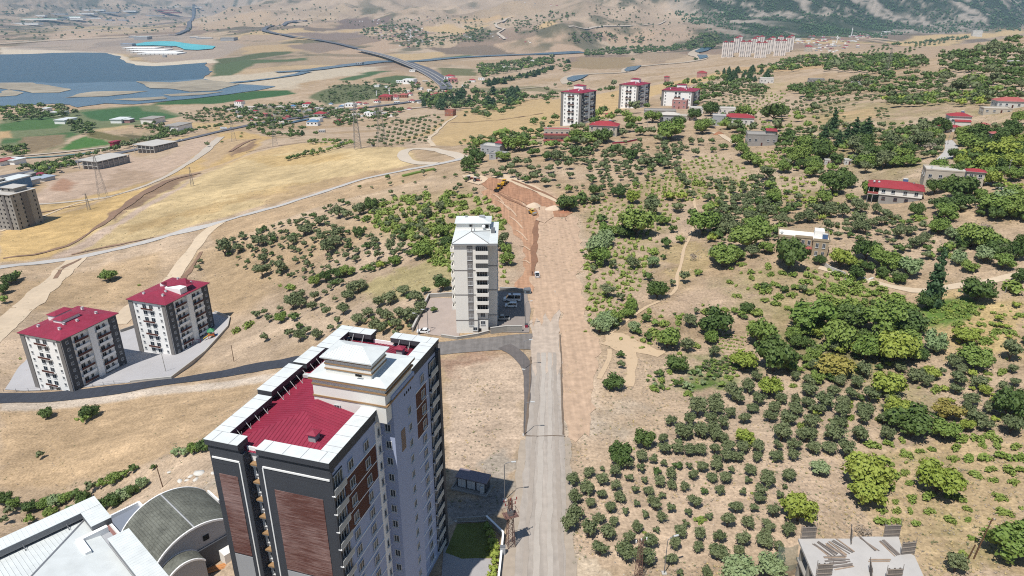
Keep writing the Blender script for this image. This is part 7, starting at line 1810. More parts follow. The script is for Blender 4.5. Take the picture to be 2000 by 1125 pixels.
# nothing grows on the roads or yards
def on_road(x, y):
 u, v = x / y, 0
 return (-2.0 < x < 10.5 and 60 < y < 215) or (-4.5 < x < 24 and 215 < y < 330 and x > -2)
cnt = {}
rsz = np.random.default_rng(5)
for ty, L in by.items():
 L = [t for t in L if not on_road(t['p'][0], t['p'][1])]
 for t in L:
  x, y, z = t['p']; c = y * CP + (CAMZ - z) * SP
  t['vis'] = abs(x) / c * FPX < 1030
 L.sort(key=lambda t: -(t['px'] if t['vis'] else 0))
 for i, t in enumerate(L):
  x, y, z = t['p']
  z = h1(x, y)
  kd = t['k']
  s = max(0.4, t['w'] / 2); hs = t['hs']
  if i >= 300:
   REST.setdefault(ty, []).append((kd, x, y, z, s, hs)); continue
  li = int(np.argmin(((LMP - np.array([x, y])) ** 2).sum(1)))
  t['lm'] = li; t['d'] = float(np.hypot(*(LMP[li] - np.array([x, y]))))
  v = int(rsz.integers(4)); rz = float(rsz.uniform(0, 6.28))
  sz = float(s * rsz.uniform(0.92, 1.08))
  if kd == 'c': sc = (s / 0.52, s / 0.52, (t['px'] * hs / FPX * (y * CP + (CAMZ - z) * SP)) / 3.75 * 1.02)
  else: sc = (s * rsz.uniform(.82, 1.18), s * rsz.uniform(.82, 1.18), sz * rsz.uniform(.9, 1.15))
  M = CROWNS[kd][v % len(CROWNS[kd])]
  if ty == 'shrub':
   o = inst(M, 'shrub', None, (x, y, z - 0.05 * s), rz, sc)
  else:
   o = bpy.data.objects.new(ty, None); o.empty_display_size = 1; o.location = (x, y, z); o.rotation_euler = (0, 0, rz); o.scale = sc; link(o)
   inst(M, 'crown', o, (0, 0, 0))
   inst(TRUNKS['o' if kd == 'o' else 'w'][v % 3], 'trunk', o, (0, 0, 0))
  o['category'] = CATG[ty]; o['group'] = GRP[ty]
  t['ob'] = o
 T2 = [t for t in L[:300]]
 for kd in set(t['k'] for t in T2):
  for li in set(t['lm'] for t in T2 if t['k'] == kd):
   S = sorted([t for t in T2 if t['k'] == kd and t['lm'] == li], key=lambda t: t['d'])
   for n, t in enumerate(S):
    t['ob']['label'] = '%s, %sclosest to %s' % (WORD[kd], ordw(n), LANDMARK[li][0])
def merge_low(items, name, label):
 groups = {}
 rg = np.random.default_rng(9)
 Vs, Fq, Ft, mq, mt_ = [], [], [], [], []
 sw = {'d': 'dddddo', 'm': 'mmmddo', 'o': 'oooood', 'b': 'bbbbmo'}
 items = [((sw[i[0]][int(rg.integers(6))] if i[0] in sw and not (i[0] == 'b') else i[0]),) + tuple(i[1:]) for i in items]
 kinds = sorted(set(i[0] for i in items)); nv = 0
 for kd in kinds:
  mi = kinds.index(kd)
  for it in [i for i in items if i[0] == kd]:
   (v1, f1), (v2, f2) = LOW[kd][int(rg.integers(3))]
   a = rg.uniform(0, 6.28); c, s_ = math.cos(a), math.sin(a)
   Rm = np.array([[c, -s_, 0], [s_, c, 0], [0, 0, 1]])
   V = np.concatenate([v1, v2]) @ Rm.T * (it[4] * rg.uniform(.85, 1.15, 3)) + np.array(it[1:4])
   Vs.append(V); Fq.append(f1 + nv); Ft.append(f2[:, :3] + nv + len(v1)); mq.append(np.full(len(f1), mi)); mt_.append(np.full(len(f2), mi)); nv += len(V)
 V = np.concatenate(Vs); Fq = np.concatenate(Fq); Ft = np.concatenate(Ft)
 me = bpy.data.meshes.new(name)
 me.vertices.add(len(V)); me.vertices.foreach_set('co', V.astype(np.float32).ravel())
 me.loops.add(Fq.size + Ft.size); me.loops.foreach_set('vertex_index', np.concatenate([Fq.ravel(), Ft.ravel()]).astype(np.int32))
 n = len(Fq) + len(Ft); me.polygons.add(n)
 me.polygons.foreach_set('loop_start', np.concatenate([np.arange(0, Fq.size, 4), Fq.size + np.arange(0, Ft.size, 3)]).astype(np.int32))
 for kd in kinds: me.materials.append(LEAFM['c' if kd == 'p' else kd])
 me.polygons.foreach_set('material_index', np.concatenate(mq + mt_ if False else [np.concatenate(mq), np.concatenate(mt_)]).astype(np.int32))
 me.update(calc_edges=True)
 o = link(bpy.data.objects.new(name, me)); o['kind'] = 'stuff'; o['label'] = label; o['category'] = 'vegetation'
 return o
LBL = {'olive_tree': 'far and small olive trees of the hillside groves', 'broadleaf_tree': 'distant leafy trees of the valley woods and villages', 'shrub': 'small vines and shrubs planted in rows on sandy soil', 'cypress_tree': 'distant cypress rows in the valley', 'pine_tree': 'distant pines in the valley'}
for ty, it in REST.items():
 merge_low(it, ty.replace('_tree', '_trees') if 'tree' in ty else 'shrubs', LBL[ty])
print('TREES', {k: len(v) for k, v in by.items()}, {k: len(v) for k, v in REST.items()})
# pine woods on the mountain: one far mass
def mountain_wood():
 rg = np.random.default_rng(77)
 P = np.array([to_uv(*p) for p in _mt])
 items = []
 n = 0
 while len(items) < 5200 and n < 60000:
  n += 1
  u = rg.uniform(0.22, 1.0); v = rg.uniform(math.log(3300), math.log(7000))
  y = math.exp(v); x = u * y
  f = fbm(np.array([x / 130]), np.array([y / 208]), 5, 85)[0]
  if f < 0.44 or sdist(P, np.array([u]), np.array([v]))[0] < -0.02: continue
  z = h1(x, y); items.append(('d', x, y, z - 1, rg.uniform(3.5, 7.0) * (y / 4500), 1.0))
 V0 = _ico_v * np.array([1, 1, 1.25]) + np.array([0, 0, .8])
 N = len(items)
 jit = rg.uniform(.75, 1.2, (N, 12, 1))
 V = V0[None] * jit * np.array([i[4] for i in items])[:, None, None] + np.array([i[1:4] for i in items])[:, None, :]
 F = np.array(_ico_f)[None] + (np.arange(N) * 12)[:, None, None]
 me = mesh_np('pine_wood', V.reshape(-1, 3), F.reshape(-1, 3), [LEAFM['c']])
 o = link(bpy.data.objects.new('pine_wood', me)); o['kind'] = 'stuff'; o['label'] = 'pine woods covering the far mountainside'; o['category'] = 'vegetation'
mountain_wood()
# dry tufts and small weeds all over the near ground, and loose stones
def tufts(name, n, seed, mats_, label, kinds=1, area=((-0.95, 0.95), (4.25, 6.25)), size=(0.16, 0.62), mask=None, flat=False):
 rg = np.random.default_rng(seed)
 u = rg.uniform(*area[0], n); v = rg.uniform(*area[1], n); y = np.exp(v); x = u * y
 keep = ~(((x > -3) & (x < 12) & (y < 330)) | ((x > -45) & (x < 0) & (y > 60) & (y < 118)) | ((x > -26) & (x < 0) & (y > 180) & (y < 245)) | ((x < -110) & (x > -205) & (y > 225) & (y < 310)) | ((x > 40) & (y < 108) & (x < 72)))
 keep &= (fbm(x / 18, y / 18, 3, seed) > 0.42) & ((x > -12) | (rg.random(n) < 0.3))
 x, y = x[keep], y[keep]; n = len(x); z = H(x, y)
 s = rg.uniform(*size, n) * (1 + (y > 250) * 0.6)
 if flat:
  V0 = _ico_v * np.array([1, .8, .55]); F0 = np.array(_ico_f)
  jit = rg.uniform(.7, 1.25, (n, 12, 1))
 else:
  a = np.arange(5) * 2 * math.pi / 5
  pts = []
  for k in range(5):
   pts += [(0.15 * math.cos(a[k] + 1.2), 0.15 * math.sin(a[k] + 1.2), 0), (0.15 * math.cos(a[k] - 1.2), 0.15 * math.sin(a[k] - 1.2), 0), (0.75 * math.cos(a[k]), 0.75 * math.sin(a[k]), 0.55)]
  V0 = np.array(pts); F0 = np.arange(15).reshape(5, 3); jit = rg.uniform(.7, 1.3, (n, 15, 1))
 r = rg.uniform(0, 6.28, n); c, s_ = np.cos(r), np.sin(r)
 Vx = V0[None] * jit * s[:, None, None]
 V = np.stack([Vx[..., 0] * c[:, None] - Vx[..., 1] * s_[:, None] + x[:, None], Vx[..., 0] * s_[:, None] + Vx[..., 1] * c[:, None] + y[:, None], Vx[..., 2] + z[:, None]], -1)
 F = F0[None] + (np.arange(n) * len(V0))[:, None, None]
 mi = np.repeat(rg.integers(0, len(mats_), n), len(F0))
 o = link(bpy.data.objects.new(name, mesh_np(name, V.reshape(-1, 3), F.reshape(-1, 3), mats_, mi))); o['kind'] = 'stuff'; o['label'] = label; o['category'] = 'ground cover'
tufts('dry_weeds', 52000, 201, [LEAFM['k'], LEAFM['k'], mat('straw', (206, 184, 132), 0.95, 0.15, 1.0), LEAFM['o']], 'dry weeds and tufts on the bare ground')
tufts('stones', 7000, 202, [mat('pale_stone', (214, 200, 184), 0.95, 0.12, 2.0), mat('grey_stone', (168, 158, 148), 0.95, 0.12, 2.0)], 'loose stones lying on the bare ground', size=(0.06, 0.22), flat=True)
g = ground(952, 1074)
_yb = inst(CROWNS['y'][0], 'shrub', None, (g[0], g[1], g[2] - 0.2), 0, (0.7, 0.7, 0.7)); tag(_yb, 'small round yellow shrub on the lawn beside the hedge', 'shrub', 'low shrubs and vines')
# ------------------------------------------------------------------ houses of the hillside
WALLC = {'w': mat('aged_white_render', (234, 231, 226), .9, .08, .5), 'c': mat('aged_cream_render', (210, 200, 184), .9, .1, .5), 'g': M_GREYW, 'k': M_PINK, 'b': M_BEIGE, 'r': M_ROUGHW, 't': M_TAUPE, 'n': mat('brick_wall', (176, 120, 98), 0.9, 0.15, 0.8)}
ROOFC = {'R': M_REDH, 'W': M_WROOF, 'G': M_CONC, 'B': mat('blue_metal_roof', (96, 142, 186), 0.5, 0.08, 0.5), 'D': mat('dark_red_sheet', (136, 44, 60), 0.5, 0.1, 0.5), 'L': mat('pale_flat_roof', (214, 208, 200), .9, .08, .5), 'P': mat('faded_red_tiles', (186, 104, 100), 0.8, 0.15, 0.5)}
M_SOLAR = mat('solar_collector', (70, 92, 124), 0.2, 0.08, 1.0)
def house(px, py, wpx, hpx, yaw, wall, roof, label, floors=1, ratio=0.7, flat=False, group=None, extra=(), cat='house', terr=0.0, name='house'):
 """px, py: front foot of the house in the photo; wpx, hpx: its visible width and wall height there"""
 m, g = mpp(px, py)
 a = abs(R(yaw)); W = wpx * m / (math.cos(a) + ratio * math.sin(a)); D = W * ratio; h = max(2.6, hpx * m / 0.97)
 T = empty(name, (g[0], g[1] + (W * math.sin(a) + D * math.cos(a)) / 2, 0), R(yaw), label, cat, group)
 T.location.z = g[2]
 wm, rm = WALLC[wall], ROOFC[roof]
 X, Y = W / 2, D / 2
 b = MB(); b.box(-X, X, -Y, Y, -3 - terr, h, wm, top=(rm if flat else wm)); b.build('wall', T)
 if flat:
  q = MB()
  for (x0, x1, y0, y1) in ((-X - .12, X + .12, -Y - .12, -Y + .15), (-X - .12, X + .12, Y - .15, Y + .12), (-X - .12, -X + .15, -Y + .15, Y - .15), (X - .15, X + .12, -Y + .15, Y - .15)): q.box(x0, x1, y0, y1, h - 0.05, h + 0.55, wm)
  q.build('parapet', T)
 else:
  q = MB(); q.hip(-X - .6, X + .6, -Y - .6, Y + .6, h + 0.12, min(X, Y) * 0.42, rm, ridge='x' if W > D else 'y', th=0.16, edge=M_GREYW); q.build('roof', T)
 fh = h / floors
 nw = max(2, int(W / 3.6)); nd = max(1, int(D / 4))
 for k in range(floors):
  zc = fh * (k + 0.52)
  for i in range(nw):
   if k == 0 and i == nw // 2:
    d = MB(); d.box(-0.5, 0.5, -0.06, 0.02, 0, 2.0, M_BROWN); d.build('door', T, (-X + W * (i + 0.5) / nw, -Y, 0.02)); continue
   add_window(T, (-X + W * (i + 0.5) / nw, -Y, zc), min(1.5, W / nw * 0.5), min(1.4, fh * 0.45))
  for i in range(nd):
   add_window(T, (X, -Y + D * (i + 0.5) / nd, zc), 1.2, min(1.4, fh * 0.45), R(90))
   add_window(T, (-X, -Y + D * (i + 0.5) / nd, zc), 1.2, min(1.4, fh * 0.45), R(-90))
 for e in extra:
  if e == 'solar':
   q = MB(); q.prism([(-0.9,-0.7),(0.9,-0.7),(0.9,0.7),(-0.9,0.7)], [0.3,0.3,1.3,1.3], [0.38,0.38,1.38,1.38], M_SOLAR); q.bar((-0.9, 0.8, 1.5), (0.9, 0.8, 1.5), 0.28, M_WSTEEL, 8)
   for sx in (-.8, .8): q.bar((sx, 0.7, 0), (sx, 0.8, 1.4), 0.05, M_STEEL, 4); q.bar((sx, -.6, 0), (sx, -.6, .3), 0.05, M_STEEL, 4)
   q.build('solar_heater', T, (X * 0.35, Y * 0.3, h + (0.05 if flat else min(X, Y) * 0.25)))
  if e == 'dish':
   q = MB(); q.bar((0, 0, 0), (0, 0, 0.9), 0.05, M_STEEL, 4); q.prism([(0.5 * math.cos(t), 0.12 * math.sin(t) - 0.05) for t in np.linspace(0, 5.5, 8)], 0.6, 1.5, M_WSTEEL); q.build('satellite_dish', T, (-X * 0.7, -Y * 0.4, h + (0 if flat else 0.3)))
  if e == 'lean':
   q = MB(); q.box(-X * .5, X * .9, -Y - 2.6, -Y - 0.0, -2, h * 0.42, wm); q.prism([(-X * .5 - .3, -Y - 2.9), (X * .9 + .3, -Y - 2.9), (X * .9 + .3, -Y), (-X * .5 - .3, -Y)], [h * .44, h * .44, h * .6, h * .6], [h * .47, h * .47, h * .63, h * .63], M_REDH); q.build('lean_to', T)
  if e == 'redbox':
   q = MB(); q.box(X * .3, X * .95, -Y * .3, Y * .8, h, h + 2.0, wm); q.prism([(X * .25, -Y * .4), (X, -Y * .4), (X, Y * .9), (X * .25, Y * .9)], [h + 2.1, h + 2.0, h + 2.5, h + 2.6], [h + 2.25, h + 2.15, h + 2.65, h + 2.75], M_REDH); q.build('roof_room', T)
  if e == 'band':
   q = MB()
   for k in range(floors): q.box(-X - .15, X + .15, -Y - 1.3, -Y, fh * k + fh * .1, fh * k + fh * .38, ROOFC['P'])
   for k in range(floors): q.box(-X - .1, X + .1, -Y - 1.3, -Y, fh * k - .05, fh * k + .08, wm)
   q.build('balcony_band', T)
 return T
# the cream house with a red hipped roof on a grey stone ground floor
def red_house():
 m, g = mpp(1762, 398)
 T = empty('house', (g[0], g[1] + 8, g[2]), R(-27), 'two storey cream house with red hipped roof, corner terrace and grey stone ground floor', 'house')
 b = MB(); b.box(-6.5, 10.5, -6, 6, -2, 3.1, M_ROUGHW); b.build('ground_floor', T)
 b = MB(); b.box(-7.0, 11.0, -6.4, 6.4, 3.1, 6.5, M_CREAM); b.build('upper_floor', T)
 t = MB(); t.box(-11.5, -7.0, -6.4, 4, 2.8, 3.15, M_CONCL); t.box(-11.5, -11.2, -6.4, 4, 3.15, 4.1, ROOFC['P']); t.box(-11.2, -7, -6.4, -6.1, 3.15, 4.1, ROOFC['P']); t.build('terrace', T)
 p = MB()
 for (x, y) in ((-11.2, -6.1), (-11.2, 3.7), (-9.2, -6.1)): p.box(x - .15, x + .15, y - .15, y + .15, -2, 2.8, M_CONC); p.box(x - .12, x + .12, y - .12, y + .12, 4.1, 6.5, M_WHITE)
 p.build('post', T)
 r = MB(); r.hip(-12, 11.8, -7.2, 7.2, 6.62, 2.3, M_REDH, ridge='x', th=0.2, edge=M_BROWN); r.build('roof', T)
 for x in (-5, -1, 4, 8.5): add_window(T, (x, -6.4, 4.9), 1.6, 1.5, mull=1)
 for y in (-3, 2.5): add_window(T, (11.0, y, 4.9), 1.6, 1.5, R(90))
 for x in (-4.5, 0.5, 5): add_window(T, (x, -6.0, 1.4), 1.5, 1.4, frame=M_BROWN)
 d = MB(); d.box(10.5, 10.56, -1, 0.2, 0, 2.1, M_BROWN); d.build('door', T)
 q = MB(); q.prism([(-1.1,-0.8),(1.1,-0.8),(1.1,0.8),(-1.1,0.8)], [0.2,0.2,1.3,1.3], [0.28,0.28,1.38,1.38], M_SOLAR); q.bar((-1, 0.9, 1.5), (1, 0.9, 1.5), 0.3, M_WSTEEL, 8); q.build('solar_heater', T, (3.5, 1.5, 8.2))
 for x in (-9.5, -7.5):
  q = MB(); q.bar((0, 0, 0), (0, 0, 1.0), 0.05, M_STEEL, 4); q.ball((0, 0, 1.4), 0.55, M_WSTEEL); q.build('satellite_dish', T, (x, -3, 6.9))
 w = MB(); w.prism([(0.4 * math.cos(t), 0.4 * math.sin(t)) for t in np.linspace(0, 5.6, 8)], 0, 1.2, M_CONC); w.build('chimney', T, (7, 1, 7.6))
red_house()
def beige_house():
 m, g = mpp(1575, 498)
 T = empty('house', (g[0], g[1] + 5.5, g[2]), R(-20), 'beige stone villa with flat roof terrace, white windows and solar heater among dense green trees', 'house')
 b = MB(); b.prism([(-9,-5),(-3.5,-5),(-3.5,-3.6),(3.5,-3.6),(3.5,-6),(9,-6),(9,5),(-9,5)], -3, 6.4, M_BEIGE, top=M_CREAM); b.build('wall', T)
 q = MB(); O = [(-9.2,-5.2),(-3.3,-5.2),(-3.3,-3.8),(3.3,-3.8),(3.3,-6.2),(9.2,-6.2),(9.2,5.2),(-9.2,5.2)]
 n = len(O)
 for i in range(n):
  x0, y0 = O[i]; x1, y1 = O[(i + 1) % n]; L = math.hypot(x1 - x0, y1 - y0); dx, dy = (x1 - x0) / L, (y1 - y0) / L
  q.obox(((x0 + x1) / 2 - dy * -0.15, (y0 + y1) / 2 + dx * 0.15 * 1), (dx, dy), (-dy, dx), L / 2 - 0.15, 0.12, 6.35, 7.3, M_BEIGE)
 q.build('parapet', T)
 for (x, y) in ((-7.2, -5), (-5.2, -5), (0, -3.6), (2.2, -3.6), (5, -6), (7.4, -6)):
  add_window(T, (x, y, 4.6), 1.1, 1.9, mull=1)
 for (x, y) in ((5, -6), (7.4, -6), (-6.5, -5)): add_window(T, (x, y, 1.3), 1.1, 1.8, mull=1)
 for y in (-3.6, -0.8, 2.2):
  add_window(T, (9, y, 4.6), 1.0, 1.9, R(90)); add_window(T, (9, y, 1.3), 1.0, 1.8, R(90))
 p = MB(); p.box(-3.2, 3.3, -6.2, -3.65, 2.6, 3.0, ROOFC['P']); p.box(-3.0, -2.7, -6.0, -5.7, -3, 2.6, M_BEIGE); p.build('porch', T)
 q = MB(); q.box(4, 7.5, 0, 4.6, 6.45, 8.6, M_CREAM); q.build('stair_house', T)
 q = MB(); q.prism([(-1,-0.8),(1,-0.8),(1,0.8),(-1,0.8)], [0.3,0.3,1.5,1.5], [0.38,0.38,1.58,1.58], M_SOLAR); q.bar((-1, 0.9, 1.7), (1, 0.9, 1.7), 0.32, M_WSTEEL, 8); q.build('solar_heater', T, (7.6, -3, 6.5))
 q = MB(); q.ball((0, 0, 0.6), 0.6, M_WSTEEL); q.bar((0, 0, -0.3), (0, 0, 0.4), 0.06, M_STEEL, 4); q.build('satellite_dish', T, (-8.2, -4, 7.2))
beige_house()
house(1860, 360, 82, 22, -22, 'c', 'L', 'cream flat roofed house with a dark veranda above the red roofed cream house', 1, 0.6, True, extra=('dish',))
house(1908, 368, 36, 30, -24, 'c', 'R', 'cream tall house part with a small red roof beside the flat roofed terrace', 2, 0.7)
house(1494, 286, 64, 20, -14, 'r', 'G', 'grey flat roofed house with ivy and a small red roof room', 1, 0.7, True, extra=('redbox', 'solar'))
house(1407, 246, 30, 18, -15, 'g', 'L', 'grey flat roofed house left of the long red roof', 1, 0.9, True)
house(1447, 246, 64, 14, -15, 'w', 'R', 'white house with a long red roof on the hillside', 1, 0.5, extra=('dish',))
house(1422, 223, 36, 10, -12, 'w', 'L', 'white flat roofed house behind the long red roof', 1, 0.6, True)
house(1880, 245, 44, 16, -16, 'w', 'R', 'white house with red roof and rooftop water tank above the steep lane', 1, 0.7, extra=('solar', 'lean'))
house(1862, 258, 40, 6, -14, 'w', 'R', 'low red roof below the white house above the steep lane', 1, 0.5)
house(1953, 276, 28, 13, -20, 'r', 'P', 'small grey shed house with a faded red roof near the right edge', 1, 0.8)
house(1985, 212, 60, 12, -14, 'w', 'P', 'white house with a faded red roof at the right edge', 1, 0.6)
house(1955, 222, 54, 8, -14, 'c', 'L', 'low cream terrace house in front of the faded red roof at the right edge', 1, 0.5, True)
house(1088, 277, 52, 22, -4, 'c', 'P', 'long cream house with two brick red balcony bands below the standalone hilltop block', 2, 0.5, True, extra=('band', 'dish'))
house(1183, 268, 62, 20, -18, 'c', 'R', 'house with dark red roofs and a shaded veranda behind the red garden wall', 2, 0.6, extra=('dish', 'solar'))
house(1170, 275, 40, 10, -18, 'c', 'R', 'lower red roofed wing in front of the house with the shaded veranda', 1, 0.6)
house(963, 302, 50, 14, -24, 'g', 'L', 'grey house with pale roof and a small red lean to by the olive slope', 1, 0.7, True, extra=('redbox', 'dish'))
house(975, 312, 40, 10, -24, 'g', 'G', 'low grey concrete house in front of the grey house with the red lean to', 1, 0.7, True)
house(1192, 230, 17, 5, -10, 'k', 'R', 'tiny pink house with red roof among trees beside the hilltop blocks', 1, 0.8)
house(1310, 240, 40, 14, -10, 'g', 'L', 'grey veranda house with a pale gabled roof below the wide low block', 1, 0.6)
house(1292, 228, 64, 10, -8, 'r', 'G', 'long grey flat roofed house with a dark garage opening', 1, 0.5, True)
house(1331, 213, 34, 15, -22, 'k', 'L', 'pink flat roofed house in front of the wide low block', 2, 0.8, True, extra=('solar',))
house(1362, 222, 30, 10, -14, 'w', 'L', 'white flat roofed house right of the pink house', 1, 0.7, True)
house(1345, 236, 40, 8, -12, 'c', 'L', 'cream garden house with low walls right of the grey veranda house', 1, 0.6, True)
house(1500, 163, 28, 9, -14, 'w', 'L', 'white modern flat roofed villa alone on the far hillside', 1, 0.6, True)
house(1597, 161, 30, 6, -8, 'r', 'G', 'long low grey building among trees on the far hillside', 1, 0.5, True)
house(1912, 72, 20, 11, -20, 'w', 'L', 'white apartment house alone on the far golden field', 4, 0.8, True)
house(1373, 151, 22, 8, -18, 'k', 'R', 'pink house with a bright red roof among trees above the wide low block', 1, 0.8)
house(1303, 159, 12, 8, -12, 'k', 'R', 'small pink house with a red roof right of the reservoir bend', 2, 0.8)
house(879, 227, 22, 10, -24, 'n', 'P', 'small brick house at the top of the pale field track', 1, 0.7, True)
house(1657, 322, 14, 8, -12, 'w', 'L', 'white hut half hidden in the trees left of the red roofed cream house', 1, 0.8, True)
house(1616, 322, 10, 8, -10, 'w', 'L', 'small white hut behind the big tree clump', 1, 0.8, True)
house(1990, 125, 30, 4, -8, 'w', 'L', 'low white wall house at the right edge among trees', 1, 0.4, True)
house(1690, 166, 44, 3, -6, 'w', 'L', 'long low white shed on the far hillside', 1, 0.3, True)
house(1925, 252, 18, 6, -12, 'k', 'P', 'small pinkish house behind the trees near the right edge', 1, 0.8)
# ------------------------------------------------------------------ unfinished concrete buildings on the left
def grid_block(px, py, yaw, W, D, floors, fh, label, m=M_CONC, cols=5, dcols=4, name='unfinished_building', cat='unfinished building', roofroom=True, base=3):
 g = ground(px, py)
 T = empty(name, (g[0], g[1], g[2]), R(yaw), label, cat)
 h = floors * fh
 b = MB(); b.box(-W / 2, W / 2, -D / 2, D / 2, -base, h, m, top=M_CONCL); b.build('wall', T)
 op = MB(); op.box(-0.65, 0.65, -0.03, 0.02, -0.7, 0.7, M_BLACK); opm = op.mesh('window_opening')
 sl = MB()
 for k in range(floors):
  for i in range(cols): inst(opm, 'window_opening', T, (-W / 2 + W * (i + 0.5) / cols, -D / 2, fh * (k + .55)))
  for i in range(dcols): inst(opm, 'window_opening', T, (W / 2, -D / 2 + D * (i + 0.5) / dcols, fh * (k + .55)), R(90), (0.7, 1, 1.1))
 s = MB(); s.box(-W / 2 - 1.0, W / 2 + 0.6, -D / 2 - 0.8, D / 2 + 0.5, h, h + 0.3, M_CONCL); s.build('roof_slab', T)
 bm_ = MB(); bm_.box(-1.3, 0, -2, 2, -0.15, 0.05, M_CONCL); bm_.box(-1.3, -1.15, -2, 2, 0.05, 1.0, m); bmm = bm_.mesh('balcony')
 for k in range(1, floors):
  inst(bmm, 'balcony', T, (-W / 2, -D * .2, fh * k)); inst(bmm, 'balcony', T, (-W / 2, D * .25, fh * k))
 pil = MB()
 pil.box(W * 0.08, W * 0.2, -D / 2 - 0.5, -D / 2, -base, h - 0.01, mat('dark_concrete', (132, 128, 126), 0.9, 0.12, 0.5)); pil.build('pilaster', T)
 pil = MB(); pil.box(W / 2, W / 2 + 0.5, -D * .1, D * .12, -base, h - .01, MATS['dark_concrete']); pil.build('pilaster', T)
 if roofroom:
  r = MB(); r.box(-W * .3, W * .35, -D * .2, D * .3, h + .3, h + 3.2, m, top=M_CONCL); r.box(-W * .34, W * .39, -D * .24, D * .34, h + 3.2, h + 3.5, M_CONCL); r.build('roof_room', T)
  for x in (-W * .2, W * .1): inst(opm, 'window_opening', T, (x, -D * .2, h + 1.8))
 return T
grid_block(44, 441, -16, 19, 20, 8, 3.3, 'unfinished raw concrete apartment tower with dark window holes at the left edge')
grid_block(-18, 380, -14, 22, 18, 4, 3.4, 'grey concrete building with a bright green roof edge cut by the left edge', cols=4, roofroom=False)
def frame_hall(px, py, yaw, W, D, floors, fh, label):
 g = ground(px, py)
 T = empty('unfinished_hall', g, R(yaw), label, 'unfinished hall')
 rb = MB(); rb.box(-W / 2 - .8, W / 2 + .8, -D / 2 - .8, D / 2 + .8, floors * fh, floors * fh + 0.5, M_CONCL); rb.build('roof_slab', T)
 cm = MB(); cm.box(-.35, .35, -.35, .35, -3, floors * fh, M_CONCL); cm = cm.mesh('column')
 nx, ny = int(W / 6), int(D / 7)
 for i in range(nx + 1):
  for j in range(ny + 1):
   if i in (0, nx) or j in (0, ny): inst(cm, 'column', T, (-W / 2 + W * i / nx, -D / 2 + D * j / ny, 0))
 for k in range(1, floors):
  s = MB(); s.box(-W / 2, W / 2, -D / 2, D / 2, fh * k - .2, fh * k + .2, M_CONCL); s.build('floor_slab', T)
 w = MB(); w.box(-W / 2 + 2, W / 2 - 2, -D / 2 + 3, D / 2 - 1, -2, floors * fh - .1, M_ROUGHW); w.build('inner_wall', T)
 w = MB(); w.box(W / 2 - .9, W / 2 - .5, -D / 2 + 1, D / 2, -2, floors * fh - 1.8, M_ROUGHW); w.build('side_wall', T)
frame_hall(206, 325, -20, 28, 42, 2, 5.0, 'unfinished two storey concrete hall with pale flat roof beside the highway')
frame_hall(306, 293, -22, 34, 36, 2, 4.4, 'smaller unfinished concrete hall with pale roof farther along the highway')
# ------------------------------------------------------------------ roadside workshops, villages and town (small and far: one mesh each)
def small_house(px, py, wpx, hpx, yaw, wall, roof, label, group, ratio=0.8, flat=False, name='village_house', cat='house'):
 m, g = mpp(px, py)
 a = abs(R(yaw)); W = wpx * m / (math.cos(a) + ratio * math.sin(a)); D = W * ratio; h = max(2.5, hpx * m)
 b = MB(); wm, rm = (M_WHITE if wall == 'w' else WALLC[wall]), ROOFC[roof]
 b.box(-W / 2, W / 2, -D / 2, D / 2, -4, h, wm, top=rm)
 if not flat: b.hip(-W / 2 - .4, W / 2 + .4, -D / 2 - .4, D / 2 + .4, h + .05, min(W, D) * .2, rm, ridge='x', th=0)
 if wpx > 5:
  for i in range(3): b.box(-W / 2 + W * (i + .3) / 3, -W / 2 + W * (i + .7) / 3, -D / 2 - .04, -D / 2, h * .4, h * .75, M_BLACK)
 o = b.build(name, None, (g[0], g[1] + D / 2, g[2]), R(yaw))
 return tag(o, label, cat, group)
VILL = []
for it in '340 335 60 c L;430 268 90 w R;420 302 80 w L;430 352 70 g L;540 318 80 c L;640 302 80 c L;740 302 60 c L;840 318 90 c L;960 302 60 w B;1100 292 90 w R;1190 317 60 g L;670 384 70 k P;720 428 60 k P;840 440 90 w R;800 360 40 w B;900 350 60 w B;1220 395 110 c R;1150 474 110 w B;1180 440 110 w L;1400 455 80 n D;1330 270 40 w B;1520 292 100 w W;1600 270 60 w R;1560 390 80 w L;1710 382 110 w W;1860 230 100 n P;1780 250 60 w R;1960 200 60 w R;1240 538 60 g L;600 405 30 w L;1920 384 40 w W;1430 300 50 w B;1380 310 40 w L;480 305 40 c L;1120 330 50 g L;1000 340 60 g L;590 330 50 w L'.split(';'):
 x, y, w_, wl, rf = it.split(); VILL.append((380 + float(x) / 5, 150 + float(y) / 5, float(w_) / 5, wl, rf))
for it in '600 708 70 w W;700 716 130 w W;800 772 60 w L;380 746 60 w L;480 755 50 w W;640 850 80 n P;460 880 120 n R;560 866 60 w R;780 728 50 w R;1090 676 100 w R;1400 678 60 w L;1000 798 60 c L;1080 820 80 w R;1150 780 60 w L;1240 748 60 w W;1210 826 50 w L;720 898 60 w R;150 1040 80 w L;1640 575 80 w L;1900 508 70 w L;730 598 60 w L;210 530 70 g G;1310 698 60 w R;1730 808 60 w L;850 700 50 c L;900 790 60 w L;960 830 60 c P;840 860 70 c L;1120 700 90 k P;680 800 60 w L;700 830 60 w R'.split(';'):
 x, y, w_, wl, rf = it.split(); VILL.append((660 + float(x) / 5, 20 + float(y) / 5, float(w_) / 5, wl, rf))
WN = {'w': 'white', 'c': 'cream', 'g': 'grey', 'k': 'pink', 'n': 'brick'}
RN = {'L': 'pale flat roof', 'R': 'red roof', 'P': 'faded red roof', 'W': 'white metal roof', 'B': 'blue roof', 'D': 'dark red roof', 'G': 'grey flat roof'}
